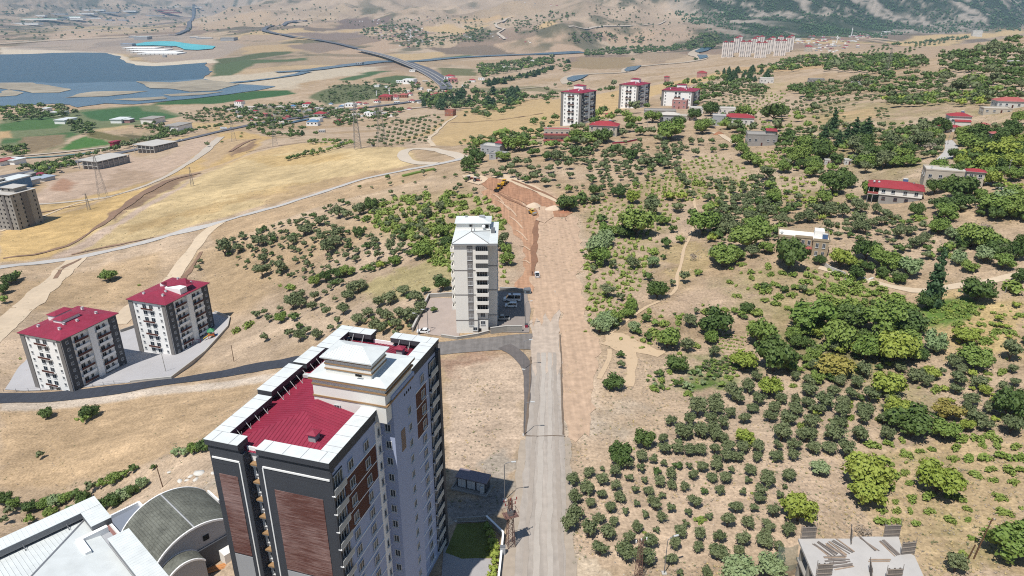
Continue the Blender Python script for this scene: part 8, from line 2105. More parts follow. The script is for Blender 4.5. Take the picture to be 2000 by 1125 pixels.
VL = [('the canal bridge', 560, 242), ('the highway bend', 856, 160), ('the roadside mosque', 761, 190), ('the olive grove on the slope', 770, 232), ('the green crop band', 520, 190), ('the highway lay-by', 470, 242), ('the dark wood', 880, 195), ('the far pylons', 720, 200), ('the blue roofed shed', 612, 243), ('the riverside field', 720, 150), ('the field track', 850, 205), ('the poplars', 620, 200)]
seen = {}
for (x, y, w_, wl, rf) in sorted(VILL, key=lambda t: t[0]):
 L = min(VL, key=lambda l: (l[1] - x) ** 2 + 4 * (l[2] - y) ** 2)
 key = (wl, rf, L[0]); n = seen.get(key, 0); seen[key] = n + 1
 lab = '%s house with %s, %sfrom left near %s' % (WN[wl], RN[rf], ordw(n) or 'first ', L[0])
 small_house(x, y + 1, w_ * 1.05, w_ * 0.34, random.uniform(-24, 8), wl, rf, lab, 'houses of the roadside village', flat=rf in 'LGW')
rs = np.random.default_rng(21)
FARN = {}
def far_village(pts, n, w0, w1, group, label, reds=0.25, seed=0, mn=3.0):
 for q in sorted(inpoly(pts, n, np.random.default_rng(seed), mn), key=lambda p_: p_[0]):
  wl = 'wwwcgk'[int(rs.integers(6))]; rf = 'R' if rs.random() < reds else 'LLWG'[int(rs.integers(4))]
  k = (group, wl, rf); n_ = FARN.get(k, 0); FARN[k] = n_ + 1
  small_house(q[0], q[1], rs.uniform(w0, w1), rs.uniform(.32, .42) * w0, rs.uniform(-40, 40), wl, rf, '%s house with %s, %sfrom left %s' % (WN[wl], RN[rf], ordw(n_) or 'first ', label), group, flat=rf != 'R')
far_village([(716,62),(760,48),(800,46),(832,58),(838,70),(800,80),(764,84),(738,74)], 60, 4, 6.5, 'houses of the far riverside village', 'in the far riverside village', 0.2, 31)
far_village([(766,88),(800,82),(860,68),(920,66),(930,76),(870,88),(800,94)], 40, 4, 6.5, 'houses along the river below the far village', 'in the lower far village', 0.2, 32)
far_village([(700,42),(800,32),(880,30),(890,36),(800,44),(720,52)], 18, 3, 5, 'farmhouses above the far village', 'above the far village', 0.2, 33)
far_village([(925,56),(945,54),(1000,76),(1040,80),(1040,86),(980,78)], 12, 3, 5, 'far houses by the pale winding road', 'by the pale winding road', 0.2, 34)
far_village([(1548,80),(1580,72),(1640,72),(1700,66),(1750,60),(1760,66),(1700,74),(1660,88),(1620,98),(1590,100)], 78, 5, 8.5, 'houses of the town at the foot of the mountain', 'in the town below the mountain', 0.3, 35, 3.5)
far_village([(1560,96),(1620,88),(1680,86),(1690,94),(1620,104)], 16, 5, 8, 'houses at the near edge of the far town', 'at the near edge of the town', 0.3, 36, 5)
far_village([(440,215),(560,206),(700,204),(860,186),(870,206),(720,232),(560,238),(470,244)], 34, 7, 13, 'houses of the roadside valley', 'in the roadside valley', 0.35, 38, 8)
far_village([(1020,0),(1060,8),(1100,6),(1090,14),(1030,16)], 6, 3, 5, 'far houses on the dry upper hills', 'on the dry far hills', 0.1, 37)
# far housing estate: pairs of tall pale towers with red caps
def estate(px, py, hpx, wpx, label):
 m, g = mpp(px, py)
 W = wpx * m * 0.8; h = hpx * m
 T = empty('apartment_tower', (g[0], g[1] + W / 2, g[2]), R(-24), label, 'apartment tower', 'towers of the far housing estate')
 c = mat('estate_render', None, 0.85, 0.04, 0.2, albedo=(.70, .64, .60))
 b = MB(); b.box(-W / 2, W / 2, -W * .45, W * .45, -6, h, c); b.build('wall', T)
 s = MB()
 for k in range(12): s.box(-W * .32, -W * .06, -W * .45 - .25, -W * .45, h * (k + .25) / 12, h * (k + .75) / 12, M_TAUPE); s.box(W * .06, W * .32, -W * .45 - .25, -W * .45, h * (k + .25) / 12, h * (k + .75) / 12, M_TAUPE)
 s.build('window_band', T)['kind'] = 'stuff'
 r = MB(); r.hip(-W / 2 - .6, W / 2 + .6, -W * .45 - .6, W * .45 + .6, h + .1, 2.0, M_REDH, th=.3); r.box(-W * .2, W * .2, -W * .2, W * .2, h, h + 3.5, M_REDH); r.build('roof', T)
EST = [(1416,112,28),(1428,112,28),(1438,103,27),(1444,99,26),(1450,111,28),(1462,111,28),(1472,104,27),(1478,100,26),(1480,113,28),(1492,113,28),(1501,106,27),(1508,101,26),(1518,109,28),(1530,109,28),(1539,102,27),(1545,98,26),(1487,98,25),(1524,98,25)]
for k, (x, y, h_) in enumerate(EST):
 row = 'front' if y > 107 else 'second' if y > 101 else 'back'
 n = sum(1 for (a, b_, _) in EST[:k] if ('front' if b_ > 107 else 'second' if b_ > 101 else 'back') == row)
 estate(x, y, h_, 12.5, 'pale far tower with red roof, %sfrom left in the %s row of the estate' % (ordw(n) or 'first ', row))
house(1581, 101, 17, 9, -20, 'c', 'R', 'cream school like block with red roof right of the far housing estate', 3, 0.7)
# minarets
def minaret(px, py, hpx, label):
 m, g = mpp(px, py); h = hpx * m
 T = empty('minaret', g, 0, label, 'minaret')
 b = MB(); r = h * 0.035 + 0.5; b.bar((0, 0, -3), (0, 0, h * .85), r, M_WHITE, 8, r * .8); b.build('shaft', T)
 c = MB(); c.bar((0, 0, h * .66), (0, 0, h * .69), r * 1.6, M_WHITE, 8); c.build('gallery', T)
 q = MB(); q.bar((0, 0, h * .85), (0, 0, h), r * .95, M_GREYW, 8, 0.05); q.build('spire', T)
minaret(1634, 84, 16, 'white minaret in the middle of the far town')
minaret(1663, 70, 17, 'tall white minaret at the back of the far town')
minaret(802, 75, 14, 'slim white minaret of the village beyond the river')
minaret(761, 191, 20, 'white minaret of the roadside mosque')
minaret(736, 190, 14, 'short white minaret left of the roadside mosque')
# industrial sheds, greenhouses and the lagoon resort
def shed(px, py, wpx, dm, h, yaw, wall, roof, label, group=None, name='industrial_shed', cat='shed', vault_=False):
 m, g = mpp(px, py); W = wpx * m
 b = MB(); b.box(-W / 2, W / 2, -dm / 2, dm / 2, -6, h, wall, top=roof)
 b.prism([(-W / 2 - 1, -dm / 2 - 1), (W / 2 + 1, -dm / 2 - 1), (W / 2 + 1, dm / 2 + 1), (-W / 2 - 1, dm / 2 + 1)], [h + .2] * 4, [h + 1.2] * 4, roof)
 o = b.build(name, None, (g[0], g[1], g[2]), R(yaw)); return tag(o, label, cat, group)
GRN = mat('green_plastic_roof', (176, 214, 186), 0.7, 0.1, 0.02); BLR = mat('blue_grey_sheet', (180, 194, 212), 0.6, 0.1, 0.02); RBR = mat('brick_red_sheet', (170, 96, 92), 0.7, 0.1, 0.02)
for k, (x, y, w_, d, wl, rf, lb) in enumerate([
 (60,38,120,160,M_WHITE,GRN,'very long far greenhouse with pale green roof, nearest the left edge'), (128,34,70,120,M_WHITE,GRN,'pale green roofed far greenhouse right of the longest one'), (40,47,80,80,M_WHITE,M_WROOF,'long white far shed below the green greenhouses'),
 (135,38,60,60,M_CREAM,M_WROOF,'long pale far factory shed beside the dark tree strip'), (180,36,40,60,M_CREAM,M_WROOF,'white far factory shed right of the tree strip'), (212,40,20,70,M_GREYW,BLR,'bluish far block with pale walls, left one of a pair'), (240,40,18,70,M_GREYW,BLR,'bluish far block with pale walls, right one of a pair'),
 (105,28,50,60,M_GREYW,M_WROOF,'thin white far shed above the greenhouses'), (165,27,44,80,M_WHITE,BLR,'blue grey far factory roof in the middle of the works'), (205,25,50,80,M_GREYW,BLR,'large blue grey far factory roof beside the red roofed works'), (190,20,30,50,M_WHITE,M_WROOF,'white far shed at the top of the works'),
 (165,20,20,40,M_WHITE,M_CREAM,'small cream far building at the top left of the works'), (245,22,44,50,M_WHITE,M_WROOF,'white far shed just left of the red roofed works'), (305,20,74,90,RBR,M_WROOF,'long far works with white roof and brick red walls, upper one'), (318,25,70,80,RBR,RBR,'long far works with brick red roof, lower one'),
 (290,31,60,60,M_GREYW,M_WROOF,'pale far shed below the brick red works'), (340,14,24,50,M_WHITE,M_WROOF,'small white far building at the end of the works road'), (375,14,40,30,M_CREAM,M_WROOF,'thin pale far shed beside the works road'), (255,30,30,60,M_GREYW,BLR,'bluish far shed below the white one'), (75,31,30,40,M_WHITE,M_WROOF,'white far shed between greenhouses')]):
 shed(x, y, w_, d, 9, 0, wl, rf, lb, 'sheds of the far industrial zone')
gh = 0
for r_, (y, x0, x1, n) in enumerate(((94.5,248,312,9),(98.5,256,330,10),(102.5,264,350,11),(105.5,278,356,9))):
 for k in range(n):
  x = x0 + (x1 - x0) * (k + .5) / n
  shed(x, y, (x1 - x0) / n * .82, 95, 4, 0, M_CREAM, M_WHITE, 'white long roof by the lagoon, %sfrom left in row %s' % (ordw(k) or 'first ', ('one', 'two', 'three', 'four')[r_]), 'white roofs in rows by the lagoon', 'row_house', 'row house')
for (x, y, w_, d, h_, rf, lb) in [(280,77,26,60,16,M_WROOF,'large white hall above the turquoise lagoon'), (251,90,22,40,12,BLR,'bluish block at the left tip of the turquoise lagoon'), (448,79,26,60,14,M_CONC,'grey building with a dark terrace right of the turquoise lagoon'), (330,93,10,20,6,M_TAUPE,'low brown building on the spit in the lagoon'), (260,74,12,30,10,M_WHITE,'small white house left of the large lagoon hall'), (400,76,30,20,6,M_CREAM,'long cream pavilion above the right arm of the lagoon'), (380,74,16,20,6,M_CREAM,'short cream pavilion above the lagoon'), (322,112,6,12,8,M_WHITE,'tiny white kiosk in front of the rows of white roofs')]:
 shed(x, y, w_, d, h_, 0, M_GREYW, rf, lb, 'lagoon resort buildings', 'resort_building', 'building')
for (px, py, w_, d, h_, wl, rf, lb, yaw) in [(22,372,28,34,10,ROOFC['B'],M_WROOF,'blue walled warehouse with white roof at the left edge',-14),(88,352,26,12,3,M_WSTEEL,BLR,'row of pale blue containers beside the dusty site road',-18),(78,347,18,10,3,M_RED,M_RED,'dark red shed beside the blue containers',-18),(52,362,24,20,4,M_WSTEEL,M_GREYW,'grey roofed yard shed beside the round tank',-14),(8,322,20,20,5,M_WHITE,ROOFC['P'],'low workshop with red roof at the left edge beside the canal',-12),(30,320,26,16,5,M_WHITE,M_WROOF,'white workshop roof by the canal near the left edge',-12),(130,240,22,30,6,M_WHITE,M_WROOF,'long white farm shed among the green fields',-8),(118,224,22,20,5,M_CREAM,M_WROOF,'farmhouse with pale roofs in the lakeside trees',-10),(92,217,12,14,5,M_WHITE,M_WROOF,'small white farmhouse in the lakeside trees',-6),(300,240,28,30,8,M_CREAM,M_CONC,'pale farm building with grey roof beside the crops',-10),(350,254,28,34,8,M_WHITE,M_CONC,'white two storey house by the highway trees',-12),(237,239,22,28,6,M_WHITE,M_WROOF,'long white roof between dark trees in the fields',-4),(253,239,12,14,5,M_PINK,M_WROOF,'pinkish farmhouse right of the long white roof',-4),(226,286,9,12,6,M_RED,M_RED,'small dark red shed by the highway',-14),(62,352,10,10,6,M_CONC,M_CONC,'round grey tank house beside the yard shed',0)]:
 shed(px, py, w_, d, h_, yaw, wl, rf, lb, None, 'workshop', 'building')
# ------------------------------------------------------------------ the highway bridge over the river
def bridge():
 pts = [onplane(x, y, -80) for x, y in ((872,168),(846,149),(820,135),(790,122),(760,111),(730,103),(700,96.5))]
 C = catmull([p[:2] for p in pts], 25)
 T = empty('highway_bridge', (C[0][0], C[0][1], -80), 0, 'long curving highway bridge on piers crossing the river', 'bridge')
 o = C[0]
 tg = np.gradient(C, axis=0); tg /= np.linalg.norm(tg, axis=1)[:, None]; N = np.stack([-tg[:, 1], tg[:, 0]], 1)
 d = MB(); pr = MB(); md = MB()
 for i in range(len(C) - 1):
  def q(s): return [tuple((C[i] - o) - N[i] * s), tuple((C[i+1] - o) - N[i+1] * s)]
  def strip(B, s0, s1, z0, z1, m):
   a, b = q(s0); e, f = q(s1); B.prism([a, b, f, e] if s0 > s1 else [e, f, b, a], z0, z1, m)
  strip(d, 14, -14, -1.8, 0, M_CONCL)
  for s in (14.3, -14.3): strip(pr, s + .3, s - .3, -1.2, 1.0, M_CONCL)
  strip(md, .5, -.5, 0.03, .9, M_CONCL)
  strip(md, -1.0, -13.2, 0.005, 0.06, ASPH_H); strip(md, 13.2, 1.0, 0.005, 0.06, ASPH_H)
 d.build('deck', T); pr.build('parapet', T); md.build('carriageway', T)
 pm = MB(); pm.box(-1.6, 1.6, -7, 7, -16, -1.85, M_CONC); pm = pm.mesh('pier')
 for i in range(2, len(C) - 2, 2):
  inst(pm, 'pier', T, (C[i][0] - o[0], C[i][1] - o[1], 0), math.atan2(tg[i][1], tg[i][0]))
bridge()
# ------------------------------------------------------------------ vehicles
CARW = mat('white_car_paint', None, 0.3, 0.02, 1.0, spec=0.5, albedo=(0.74, 0.75, 0.76))
CARS = mat('silver_car_paint', (196, 196, 192), 0.35, 0.02, 1.0, spec=0.5)
CARD = mat('dark_car_paint', (60, 66, 78), 0.35, 0.02, 1.0, spec=0.5)
TYRE = mat('tyre_rubber', (40, 40, 42), 0.9, 0.1, 2.0)
RIM = mat('steel_rim', (176, 178, 180), 0.4, 0.05, 2.0, metal=0.4)
VGL = mat('car_window', None, 0.1, 0.02, 1.0, spec=0.7, albedo=(0.015, 0.018, 0.022))
HEADL = mat('headlight_lens', (220, 224, 228), 0.15, 0.02, 1.0, spec=0.6)
TAILL = mat('tail_light', (150, 30, 34), 0.3, 0.02, 1.0)
YEL = mat('machine_yellow', (222, 172, 52), 0.5, 0.08, 1.0)
def profile(b, P, y0, y1, m, top_in=0.0, zref=0.0):
 """extrude a side outline across the width, leaning the sides in above zref"""
 n = len(P); k = len(b.v)
 for y, s in ((y0, 1), (y1, -1)):
  for x, z in P:
   t = max(0.0, z - zref); b.v.append((x, y + s * top_in * t, z))
 i = b.mi(m)
 for a in range(n):
  c = (a + 1) % n
  b.f.append((k + a, k + n + a, k + n + c, k + c)); b.m.append(i)
 b.f.append(tuple(k + a for a in range(n))); b.m.append(i)
 b.f.append(tuple(k + n + a for a in reversed(range(n)))); b.m.append(i)
def wheel_mesh(r, w_):
 b = MB(); n = 14
 k = len(b.v)
 b.bar((0, -w_ / 2, 0), (0, w_ / 2, 0), r, TYRE, n); t = b.mesh('wheel')
 c = MB(); c.bar((0, -w_ / 2 - .02, 0), (0, w_ / 2 + .02, 0), r * .62, RIM, 10); return t, c.mesh('rim')
def wheels(T, pts, r, w_):
 t, c = wheel_mesh(r, w_)
 for x, y in pts:
  o = inst(t, 'wheel', T, (x, y, r)); inst(c, 'rim', o, (0, 0, 0))
def vehicle(kind, p, heading, paint, label, cat):
 """heading in degrees, 0 = nose to +x"""
 z = p[2] + 0.11
 T = empty({'car': 'parked_car', 'pickup': 'pickup_truck', 'minibus': 'minibus', 'mpv': 'passenger_van'}[kind], (p[0], p[1], z), R(heading), label, cat)
 spec = {
  'car': ([(-2.15,.3),(-2.2,.75),(-2.0,.98),(1.0,.98),(2.0,.8),(2.15,.55),(2.1,.3)], [(-1.75,.98),(-1.2,1.42),(.1,1.45),(1.0,.98)], 1.76, ((-1.35),(1.3)), .32),
  'mpv': ([(-2.2,.32),(-2.25,1.05),(1.35,1.05),(2.1,.9),(2.25,.6),(2.2,.32)], [(-2.15,1.05),(-1.95,1.8),(.35,1.82),(1.35,1.05)], 1.82, ((-1.4),(1.4)), .33),
  'minibus': ([(-3.2,.38),(-3.25,1.3),(2.2,1.3),(2.9,1.12),(3.15,.75),(3.1,.38)], [(-3.2,1.3),(-3.1,2.55),(.9,2.6),(1.3,2.45),(2.2,1.3)], 2.1, ((-1.9),(1.95)), .36),
  'pickup': ([(-2.6,.42),(-2.65,1.08),(-.5,1.08),(1.25,1.08),(2.35,.98),(2.55,.7),(2.5,.42)], [(-.75,1.08),(-.5,1.75),(.55,1.77),(1.25,1.08)], 1.82, ((-1.55),(1.6)), .38)}[kind]
 low, top, W, ax, r = spec
 b = MB(); profile(b, low, -W / 2, W / 2, paint, 0.04, .6); b.build('body', T)
 g = MB(); profile(g, top, -W / 2 + .05, W / 2 - .05, VGL, 0.16, top[0][1]); g.build('windows', T)
 zt = max(z_ for _, z_ in top); xa, xb = [x for x, z_ in top if z_ > zt - .2][0], [x for x, z_ in top if z_ > zt - .2][-1]
 rf = MB(); ins = 0.16 * (zt - top[0][1]) + .05; rf.box(xa - .05, xb + .05, -W / 2 + ins - .02, W / 2 - ins + .02, zt - .06, zt + .05, paint)
 rf.build('roof', T)
 pil = MB()
 for y in (-W / 2 + .045, W / 2 - .045):
  for (x, z_) in ((top[0][0] + .1, 0),) + (((xa + xb) / 2, 0),):
   s = 1 if y < 0 else -1
   pil.bar((x, y, top[0][1]), (x + .1, y + s * .16 * (zt - top[0][1]), zt), .06, paint, 4)
 pil.build('pillar', T)
 if kind == 'minibus':
  q = MB(); q.box(-.3, .4, -.35, .35, zt + .05, zt + .2, M_BLACK); q.build('roof_vent', T)
 if kind == 'pickup':
  q = MB(); q.box(-2.5, -.85, -W / 2 + .16, W / 2 - .16, 1.081, 1.10, M_BLACK); q.build('cargo_bed', T)
 xf, xr = low[-2][0], low[1][0]
 for y in (-W / 2 + .28, W / 2 - .28):
  q = MB(); q.box(xf - .12, xf + .02, y - .2, y + .2, .62, .82, HEADL); q.build('headlight', T)
  q = MB(); q.box(xr - .03, xr + .05, y - .14, y + .14, .7, 1.0, TAILL); q.build('tail_light', T)
 q = MB(); q.box(xf - .03, xf + .1, -W / 2 + .1, W / 2 - .1, .34, .52, M_BLACK); q.build('bumper', T)
 wheels(T, [(x, s * (W / 2 - .1)) for x in ax for s in (-1, 1)], r, .24)
 return T
vehicle('pickup', ground(1049, 540), 92, CARW, 'white pickup standing on the graded dirt road beyond the asphalt', 'pickup truck')
vehicle('minibus', ground(1000, 588), 178, CARW, 'white minibus with dark side windows parked in the shade of the slim cream block', 'minibus')
vehicle('mpv', ground(998, 600), 178, CARW, 'white passenger van parked beside the minibus, nearer the camera', 'van')
vehicle('pickup', ground(981, 625), 182, CARS, 'silver pickup parked half in sun beside the slim cream block', 'pickup truck')
vehicle('car', ground(827, 650), 176, CARW, 'white car in the paver yard at the grey boundary wall', 'car')
vehicle('pickup', ground(121, 338), 20, CARD, 'dark pickup on the bare ground beside the dusty containers', 'pickup truck')
def small_vehicle(px, py, L, W, h, hd, m, label, name, cat):
 g = ground(px, py); b = MB(); z = .7
 if L > 6: b.box(-L / 2, L * .22, -W / 2, W / 2, z, h, m); b.box(L * .25, L / 2, -W / 2, W / 2, z, h * .8, CARW); b.box(-L / 2, L / 2, -W / 2 + .1, W / 2 - .1, .4, z, M_BLACK)
 else: profile(b, [(-L/2,.3),(-L/2,.9),(L*.25,.9),(L/2,.7),(L/2,.3)], -W / 2, W / 2, m); profile(b, [(-L*.42,.9),(-L*.3,1.45),(L*.05,1.45),(L*.25,.9)], -W / 2 + .1, W / 2 - .1, VGL)
 for x in (-L * .32, L * .32):
  for s in (-1, 1): b.bar((x, s * (W / 2 - .2), .35), (x, s * W / 2, .35), .36, TYRE, 8)
 o = b.build(name, None, (g[0], g[1], g[2] + .9), R(hd)); tag(o, label, cat, 'traffic on the valley highway')
for (x, y, L, W, h, m, lb, nm, ct) in [(437,254,9,2.5,3.4,CARW,'white truck on the highway just before the roadside village','lorry','truck'),(452,251,4.6,1.9,1.5,CARW,'white car on the highway right behind the white truck','highway_car','car'),(300,285,4.6,1.9,1.5,CARD,'dark car on the highway beside the smaller unfinished hall','highway_car','car'),(352,275,4.6,1.9,1.5,CARW,'white car alone on the highway beyond the smaller unfinished hall','highway_car','car'),(160,314,4.6,1.9,1.5,CARS,'silver car on the highway at the left near the larger unfinished hall','highway_car','car')]:
 small_vehicle(x, y, L, W, h, 25, m, lb, nm, ct)
# earth-moving machines at the head of the new road
def loader(px, py, hd, label, name='wheel_loader', paint=YEL, bucket=True, cat='wheel loader'):
 g = ground(px, py); T = empty(name, (g[0], g[1], g[2] + .25), R(hd), label, cat)
 b = MB(); profile(b, [(-3.4,.9),(-3.4,2.1),(-2.9,2.35),(-.9,2.35),(-.6,1.6),(2.2,1.5),(2.2,.9)], -1.0, 1.0, paint); b.build('body', T)
 c = MB(); c.box(-.9, .9, -.85, .85, 1.6, 3.2, VGL); c.build('cab', T)
 c = MB(); c.box(-1.05, 1.05, -.98, .98, 3.2, 3.4, paint); c.build('cab_roof', T)
 for s in (-1, 1):
  a = MB(); a.bar((1.2, s * .7, 1.7), (3.3, s * .7, 1.6), .16, paint, 4); a.bar((3.3, s * .7, 1.6), (4.1, s * .7, .6), .16, paint, 4); a.build('lift_arm', T)
 k = MB(); profile(k, [(4.0,.1),(4.0,1.2),(4.3,1.35),(4.35,.5),(5.3,.15),(5.3,.05)], -1.45, 1.45, M_BLACK if paint is YEL else paint); k.build('bucket', T)
 wheels(T, [(-1.9,-1.15),(-1.9,1.15),(1.7,-1.15),(1.7,1.15)], .8, .55)
 e = MB(); e.bar((-2.6, .4, 2.3), (-2.6, .4, 3.1), .08, M_BLACK, 6); e.build('exhaust', T)
 return T
loader(975, 371, 250, 'yellow and black wheel loader on the red earth, the nearer of two')
loader(985, 362, 70, 'yellow and black wheel loader on the red earth, the farther of two')
ORANGE = mat('orange_red_paint', (176, 84, 62), 0.5, 0.08, 1.0)
def tractor(px, py, hd, label):
 g = ground(px, py); T = empty('tractor', (g[0], g[1], g[2] + .2), R(hd), label, 'tractor')
 b = MB(); profile(b, [(-1.2,.8),(-1.2,1.3),(.4,1.35),(2.0,1.45),(2.2,1.2),(2.2,.8)], -.5, .5, ORANGE); b.build('hood', T)
 c = MB(); c.box(-1.3, .3, -.75, .75, 1.35, 2.5, VGL); c.build('cab', T); c = MB(); c.box(-1.45, .45, -.85, .85, 2.5, 2.65, M_WSTEEL); c.build('cab_roof', T)
 wheels(T, [(-.8,-1.0),(-.8,1.0)], .85, .5); wheels(T, [(1.6,-.8),(1.6,.8)], .5, .35)
 k = MB(); profile(k, [(3.0,.2),(3.0,1.0),(3.2,1.0),(3.3,.4),(3.9,.2)], -1.0, 1.0, M_STEEL); k.build('bucket', T)
 for s in (-1, 1):
  a = MB(); a.bar((.6, s * .62, 1.3), (3.0, s * .62, .7), .09, ORANGE, 4); a.build('lift_arm', T)
tractor(930, 355, -12, 'orange red tractor with front bucket parked at the head of the new road')
tractor(917, 352, 30, 'dusty orange tractor left of the one with the front bucket')
def roller():
 g = ground(1040, 419); T = empty('road_roller', (g[0], g[1], g[2] + .2), R(-62), 'yellow road roller beside the pale heap on the new road', 'road roller')
 b = MB(); profile(b, [(-2.6,.8),(-2.6,1.7),(-1.0,1.9),(.2,1.5),(.9,1.2),(.9,.8)], -.95, .95, YEL); b.build('body', T)
 d = MB(); d.bar((2.0, -1.0, .8), (2.0, 1.0, .8), .8, RIM, 18); d.build('drum', T)
 f = MB()
 for s in (-1, 1): f.bar((.7, s * 1.12, .9), (2.1, s * 1.12, .8), .1, YEL, 4)
 f.bar((2.95, -1.15, .9), (2.95, 1.15, .9), .12, YEL, 4); f.build('drum_frame', T)
 c = MB(); c.box(-.9, .6, -.85, .85, 2.7, 2.82, mat('pale_yellow_canopy', (236, 226, 160), 0.5, 0.05, 1.0)); c.build('canopy', T)
 p = MB()
 for x in (-.8, .5):
  for y in (-.75, .75): p.bar((x, y, 1.4), (x, y, 2.7), .05, M_BLACK, 4)
 p.build('canopy_post', T)
 s = MB(); s.box(-.6, -.1, -.3, .3, 1.6, 2.1, M_BLACK); s.build('seat', T)
 wheels(T, [(-1.7,-.9),(-1.7,.9)], .75, .5)
roller()
# heaps of spoil, rubble and rocks
def heap(px, py, w_, d, h, rgb, label, seed, name='earth_heap', cat='earth heap'):
 g = ground(px, py); rg = np.random.default_rng(seed)
 V, F = [], []; nr, na = 7, 22
 ph = rg.uniform(0, 6, 4)
 for i in range(nr + 1):
  t = i / nr
  for k in range(na):
   a = 2 * math.pi * k / na; r = t * (1 + .14 * math.sin(2 * a + ph[0]) + .1 * math.sin(3 * a + ph[1]))
   V.append((r * w_ / 2 * math.cos(a), r * d / 2 * math.sin(a), h * (1 - t ** 1.4) * (1 + .18 * math.sin(3 * a + ph[2]) * t) + rg.normal() * .05 - .15 * t))
 for i in range(nr):
  for k in range(na): l = (k + 1) % na; F.append((i * na + k, (i + 1) * na + k, (i + 1) * na + l, i * na + l))
 o = link(bpy.data.objects.new(name, mesh_np(name, V, F, [mat('earth_%d_%d_%d' % rgb, rgb, 0.95, 0.14, 0.8)], smooth=True))); o.location = g
 return tag(o, label, cat)
heap(1044, 404, 9, 7, 2.4, (226, 204, 180), 'pale gravel heap behind the road roller', 1)
heap(1083, 409, 11, 8, 2.2, (228, 206, 182), 'pale gravel heap beside the dark bushes at the edge of the new road', 2)
heap(1103, 415, 7, 6, 1.6, (178, 124, 96), 'red brown earth heap right of the pale gravel heap', 3)
heap(1404, 262, 9, 6, 2.0, (168, 120, 92), 'red brown earth heap below the grey house with the long red roof', 4)
ROCKM = mat('white_rock', (232, 228, 220), 0.9, 0.08, 1.0)
rk = []
for v in range(3):
 rg = np.random.default_rng(600 + v); rk.append(mesh_np('rock', _ico_v * rg.uniform(.7, 1.2, (12, 1)) * np.array([1, .8, .6]), _ico_f, [ROCKM]))
for k in range(16):
 px = 1650 + k * 3.6 + random.uniform(-1, 1); g = ground(px, 545 + random.uniform(-2, 2.5)); s = random.uniform(.35, .8)
 o = inst(rk[k % 3], 'white_rock', None, (g[0], g[1], g[2] + .2 * s), random.uniform(0, 6), (s, s, s))
 tag(o, 'white rock in the line above the gravel lane, %sfrom the left' % (ordw(k) or 'first '), 'rock', 'white rocks above the gravel lane')
for k, (px, py, s, lb) in enumerate(((391,926,1.5,'large pale concrete lump on the rubbly bank'),(373,931,.8,'flat white concrete lump left of the largest'),(352,941,.9,'white concrete lump at the left end of the rubble line'),(365,939,.7,'white concrete lump in the middle of the rubble line'),(382,938,.8,'white concrete lump below the largest'),(415,925,.7,'pale concrete lump right of the largest'),(331,923,.6,'small pale lump beside the brown wooden pole'))):
 g = ground(px, py); o = inst(rk[k % 3], 'concrete_lump', None, (g[0], g[1], g[2] + .15 * s), k * 1.1, (s * 1.3, s, s * .7)); tag(o, lb, 'rubble', 'concrete lumps on the rubbly bank')
for k in range(40):
 px, py = random.uniform(320, 425), random.uniform(895, 955); g = ground(px, py); s = random.uniform(.12, .3)
# site workers
def person(px, py, hd, shirt, trousers, label, hat=None, pose=0.0):
 g = ground(px, py)
 me = bpy.data.meshes.new('body')
 J = [(0,0,.95),(0,0,1.15),(0,0,1.38),(0,0.01,1.52),(0,.03,1.66),(.19,0,1.40),(.25,.03,1.14),(.24,.14+pose,.92),(-.19,0,1.40),(-.25,.02,1.14),(-.24,.10,.90),(.10,0,.90),(.11,.04+pose*.4,.50),(.11,-.01+pose*.5,.08),(.12,.12+pose*.5,.03),(-.10,0,.90),(-.11,.03-pose*.4,.50),(-.11,-.02-pose*.5,.08),(-.12,.10-pose*.5,.03)]
 E = [(0,1),(1,2),(2,3),(3,4),(2,5),(5,6),(6,7),(2,8),(8,9),(9,10),(0,11),(11,12),(12,13),(13,14),(0,15),(15,16),(16,17),(17,18)]
 rad = [.15,.15,.17,.06,.11,.075,.055,.04,.075,.055,.04,.10,.07,.05,.045,.10,.07,.05,.045]
 me.from_pydata(J, E, [])
 o = bpy.data.objects.new('tmp_body', me); COL.objects.link(o)
 sk = o.modifiers.new('Skin', 'SKIN');
 if not me.skin_vertices: o.data.skin_vertices.new() if hasattr(o.data.skin_vertices, 'new') else None
 for i, r in enumerate(rad): me.skin_vertices[0].data[i].radius = (r, r * .85)
 me.skin_vertices[0].data[0].use_root = True
 o.modifiers.new('Sub', 'SUBSURF').levels = 1
 bpy.context.view_layer.update()
 ev = o.evaluated_get(bpy.context.evaluated_depsgraph_get()); m2 = bpy.data.meshes.new_from_object(ev)
 bpy.data.objects.remove(o)
 m2.materials.clear()
 SKIN = mat('skin', (196, 148, 118), 0.6, 0.05, 3.0)
 for m in (SKIN, shirt, trousers, M_BLACK): m2.materials.append(m)
 for p in m2.polygons:
  z = p.center.z; x = abs(p.center.x)
  p.material_index = 3 if z < .1 else 2 if z < .93 and x < .2 else 1 if z < 1.5 and not (x > .2 and z < 1.12) else 0
  p.use_smooth = True
 T = empty('person', (g[0], g[1], g[2] + .3), R(hd), label, 'person', 'workers on the new road')
 b = bpy.data.objects.new('body', m2); link(b, T)
 if hat:
  q = MB(); q.ball((0, .03, 1.74), .125, hat, 8, 5); q.build('helmet', T)
person(1053, 411, 160, mat('dark_shirt', (70, 66, 70), .9, .1, 3), mat('dark_trousers', (52, 52, 60), .9, .1, 3), 'worker in dark clothes standing right of the road roller', hat=M_WHITE)
person(1105, 432, 120, mat('red_shirt', (150, 74, 70), .9, .1, 3), MATS['dark_trousers'], 'worker in a reddish shirt at the right edge of the graded road', pose=.12)
person(1040, 538, 200, mat('brown_shirt', (120, 84, 66), .9, .1, 3), MATS['dark_trousers'], 'worker in brown beside the white pickup', pose=.08)
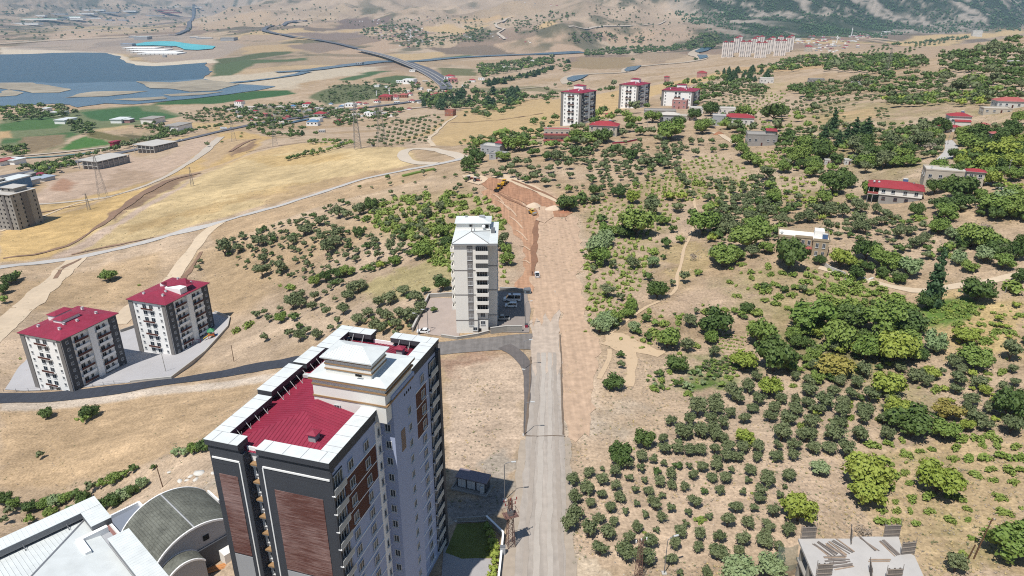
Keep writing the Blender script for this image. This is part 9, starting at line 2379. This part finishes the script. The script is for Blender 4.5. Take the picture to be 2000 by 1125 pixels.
# playground beside the twin blocks
def playground():
 g = ground(414, 660); T = empty('play_tower', (g[0], g[1], g[2] + .2), R(20), 'colourful play tower with green roof and slide in the corner of the twin yard', 'playground')
 PG, PY_, PB, PO = (mat('play_green', (54, 150, 96), .5, .05, 1), mat('play_yellow', (226, 190, 70), .5, .05, 1), mat('play_blue', (60, 120, 190), .5, .05, 1), mat('play_orange', (212, 104, 66), .5, .05, 1))
 q = MB(); q.hip(-1.5, 1.5, -1.5, 1.5, 3.4, 1.5, PG, th=.1); q.build('roof', T)
 for x in (-1.2, 1.2):
  for y in (-1.2, 1.2): q = MB(); q.bar((x, y, 0), (x, y, 3.4), .1, PO, 6); q.build('post', T)
 q = MB(); q.box(-1.3, 1.3, -1.3, 1.3, 1.4, 1.55, PY_); q.build('platform', T)
 q = MB(); q.box(-1.3, 1.3, -1.32, -1.24, 1.55, 2.3, PO); q.build('side_panel', T)
 q = MB(); q.prism([(1.3, -.5), (4.2, -.5), (4.2, .5), (1.3, .5)], [1.4, .1, .1, 1.4], [1.55, .25, .25, 1.55], PB); q.build('slide', T)
 q = MB(); q.prism([(-3.6, -.4), (-1.3, -.4), (-1.3, .4), (-3.6, .4)], [0, 1.3, 1.3, 0], [.12, 1.45, 1.45, .12], PY_); q.build('ramp', T)
 g = ground(385, 672); S = empty('swing_frame', (g[0], g[1], g[2] + .1), R(10), 'thin red swing frame in the paved yard beside the play tower', 'swing')
 for x in (-1.6, 1.6):
  q = MB(); q.bar((x, -.9, 0), (x, 0, 2.1), .07, M_RED, 4); q.bar((x, .9, 0), (x, 0, 2.1), .07, M_RED, 4); q.build('frame_leg', S)
 q = MB(); q.bar((-1.6, 0, 2.1), (1.6, 0, 2.1), .07, M_RED, 4); q.build('top_bar', S)
 for x in (-.7, .7): q = MB(); q.box(x - .25, x + .25, -.15, .15, .45, .5, M_BLACK); q.bar((x - .2, 0, .5), (x - .2, 0, 2.1), .02, M_STEEL, 3); q.bar((x + .2, 0, .5), (x + .2, 0, 2.1), .02, M_STEEL, 3); q.build('swing_seat', S)
playground()
# the thatched arbour in the field and the green net shelter beside the grey road
g = ground(505 + 335, 343)
wall_line('field_hedge', [(786,345),(815,338),(848,331)], 3.0, 1.0, LEAFM['m'], 'clipped green hedge strip beside the grey field road', cat='hedge')
# ------------------------------------------------------------------ haze: the air of the valley
hz = MB(); hz.box(-23000, 23000, -1500, 14500, float(ZB.min()) - 3.0, float(ZB.max()) + 60.0, M_WHITE)
ho = hz.build('haze'); ho['kind'] = 'stuff'
hm = bpy.data.materials.new('haze'); hm.use_nodes = True; hn = hm.node_tree; hn.nodes.clear()
pv = hn.nodes.new('ShaderNodeVolumePrincipled'); pv.inputs['Color'].default_value = (0.50, 0.74, 1.0, 1); pv.inputs['Density'].default_value = 4.6e-5; pv.inputs['Anisotropy'].default_value = 0.0
ou = hn.nodes.new('ShaderNodeOutputMaterial'); hn.links.new(pv.outputs[0], ou.inputs['Volume'])
ho.data.materials.clear(); ho.data.materials.append(hm)
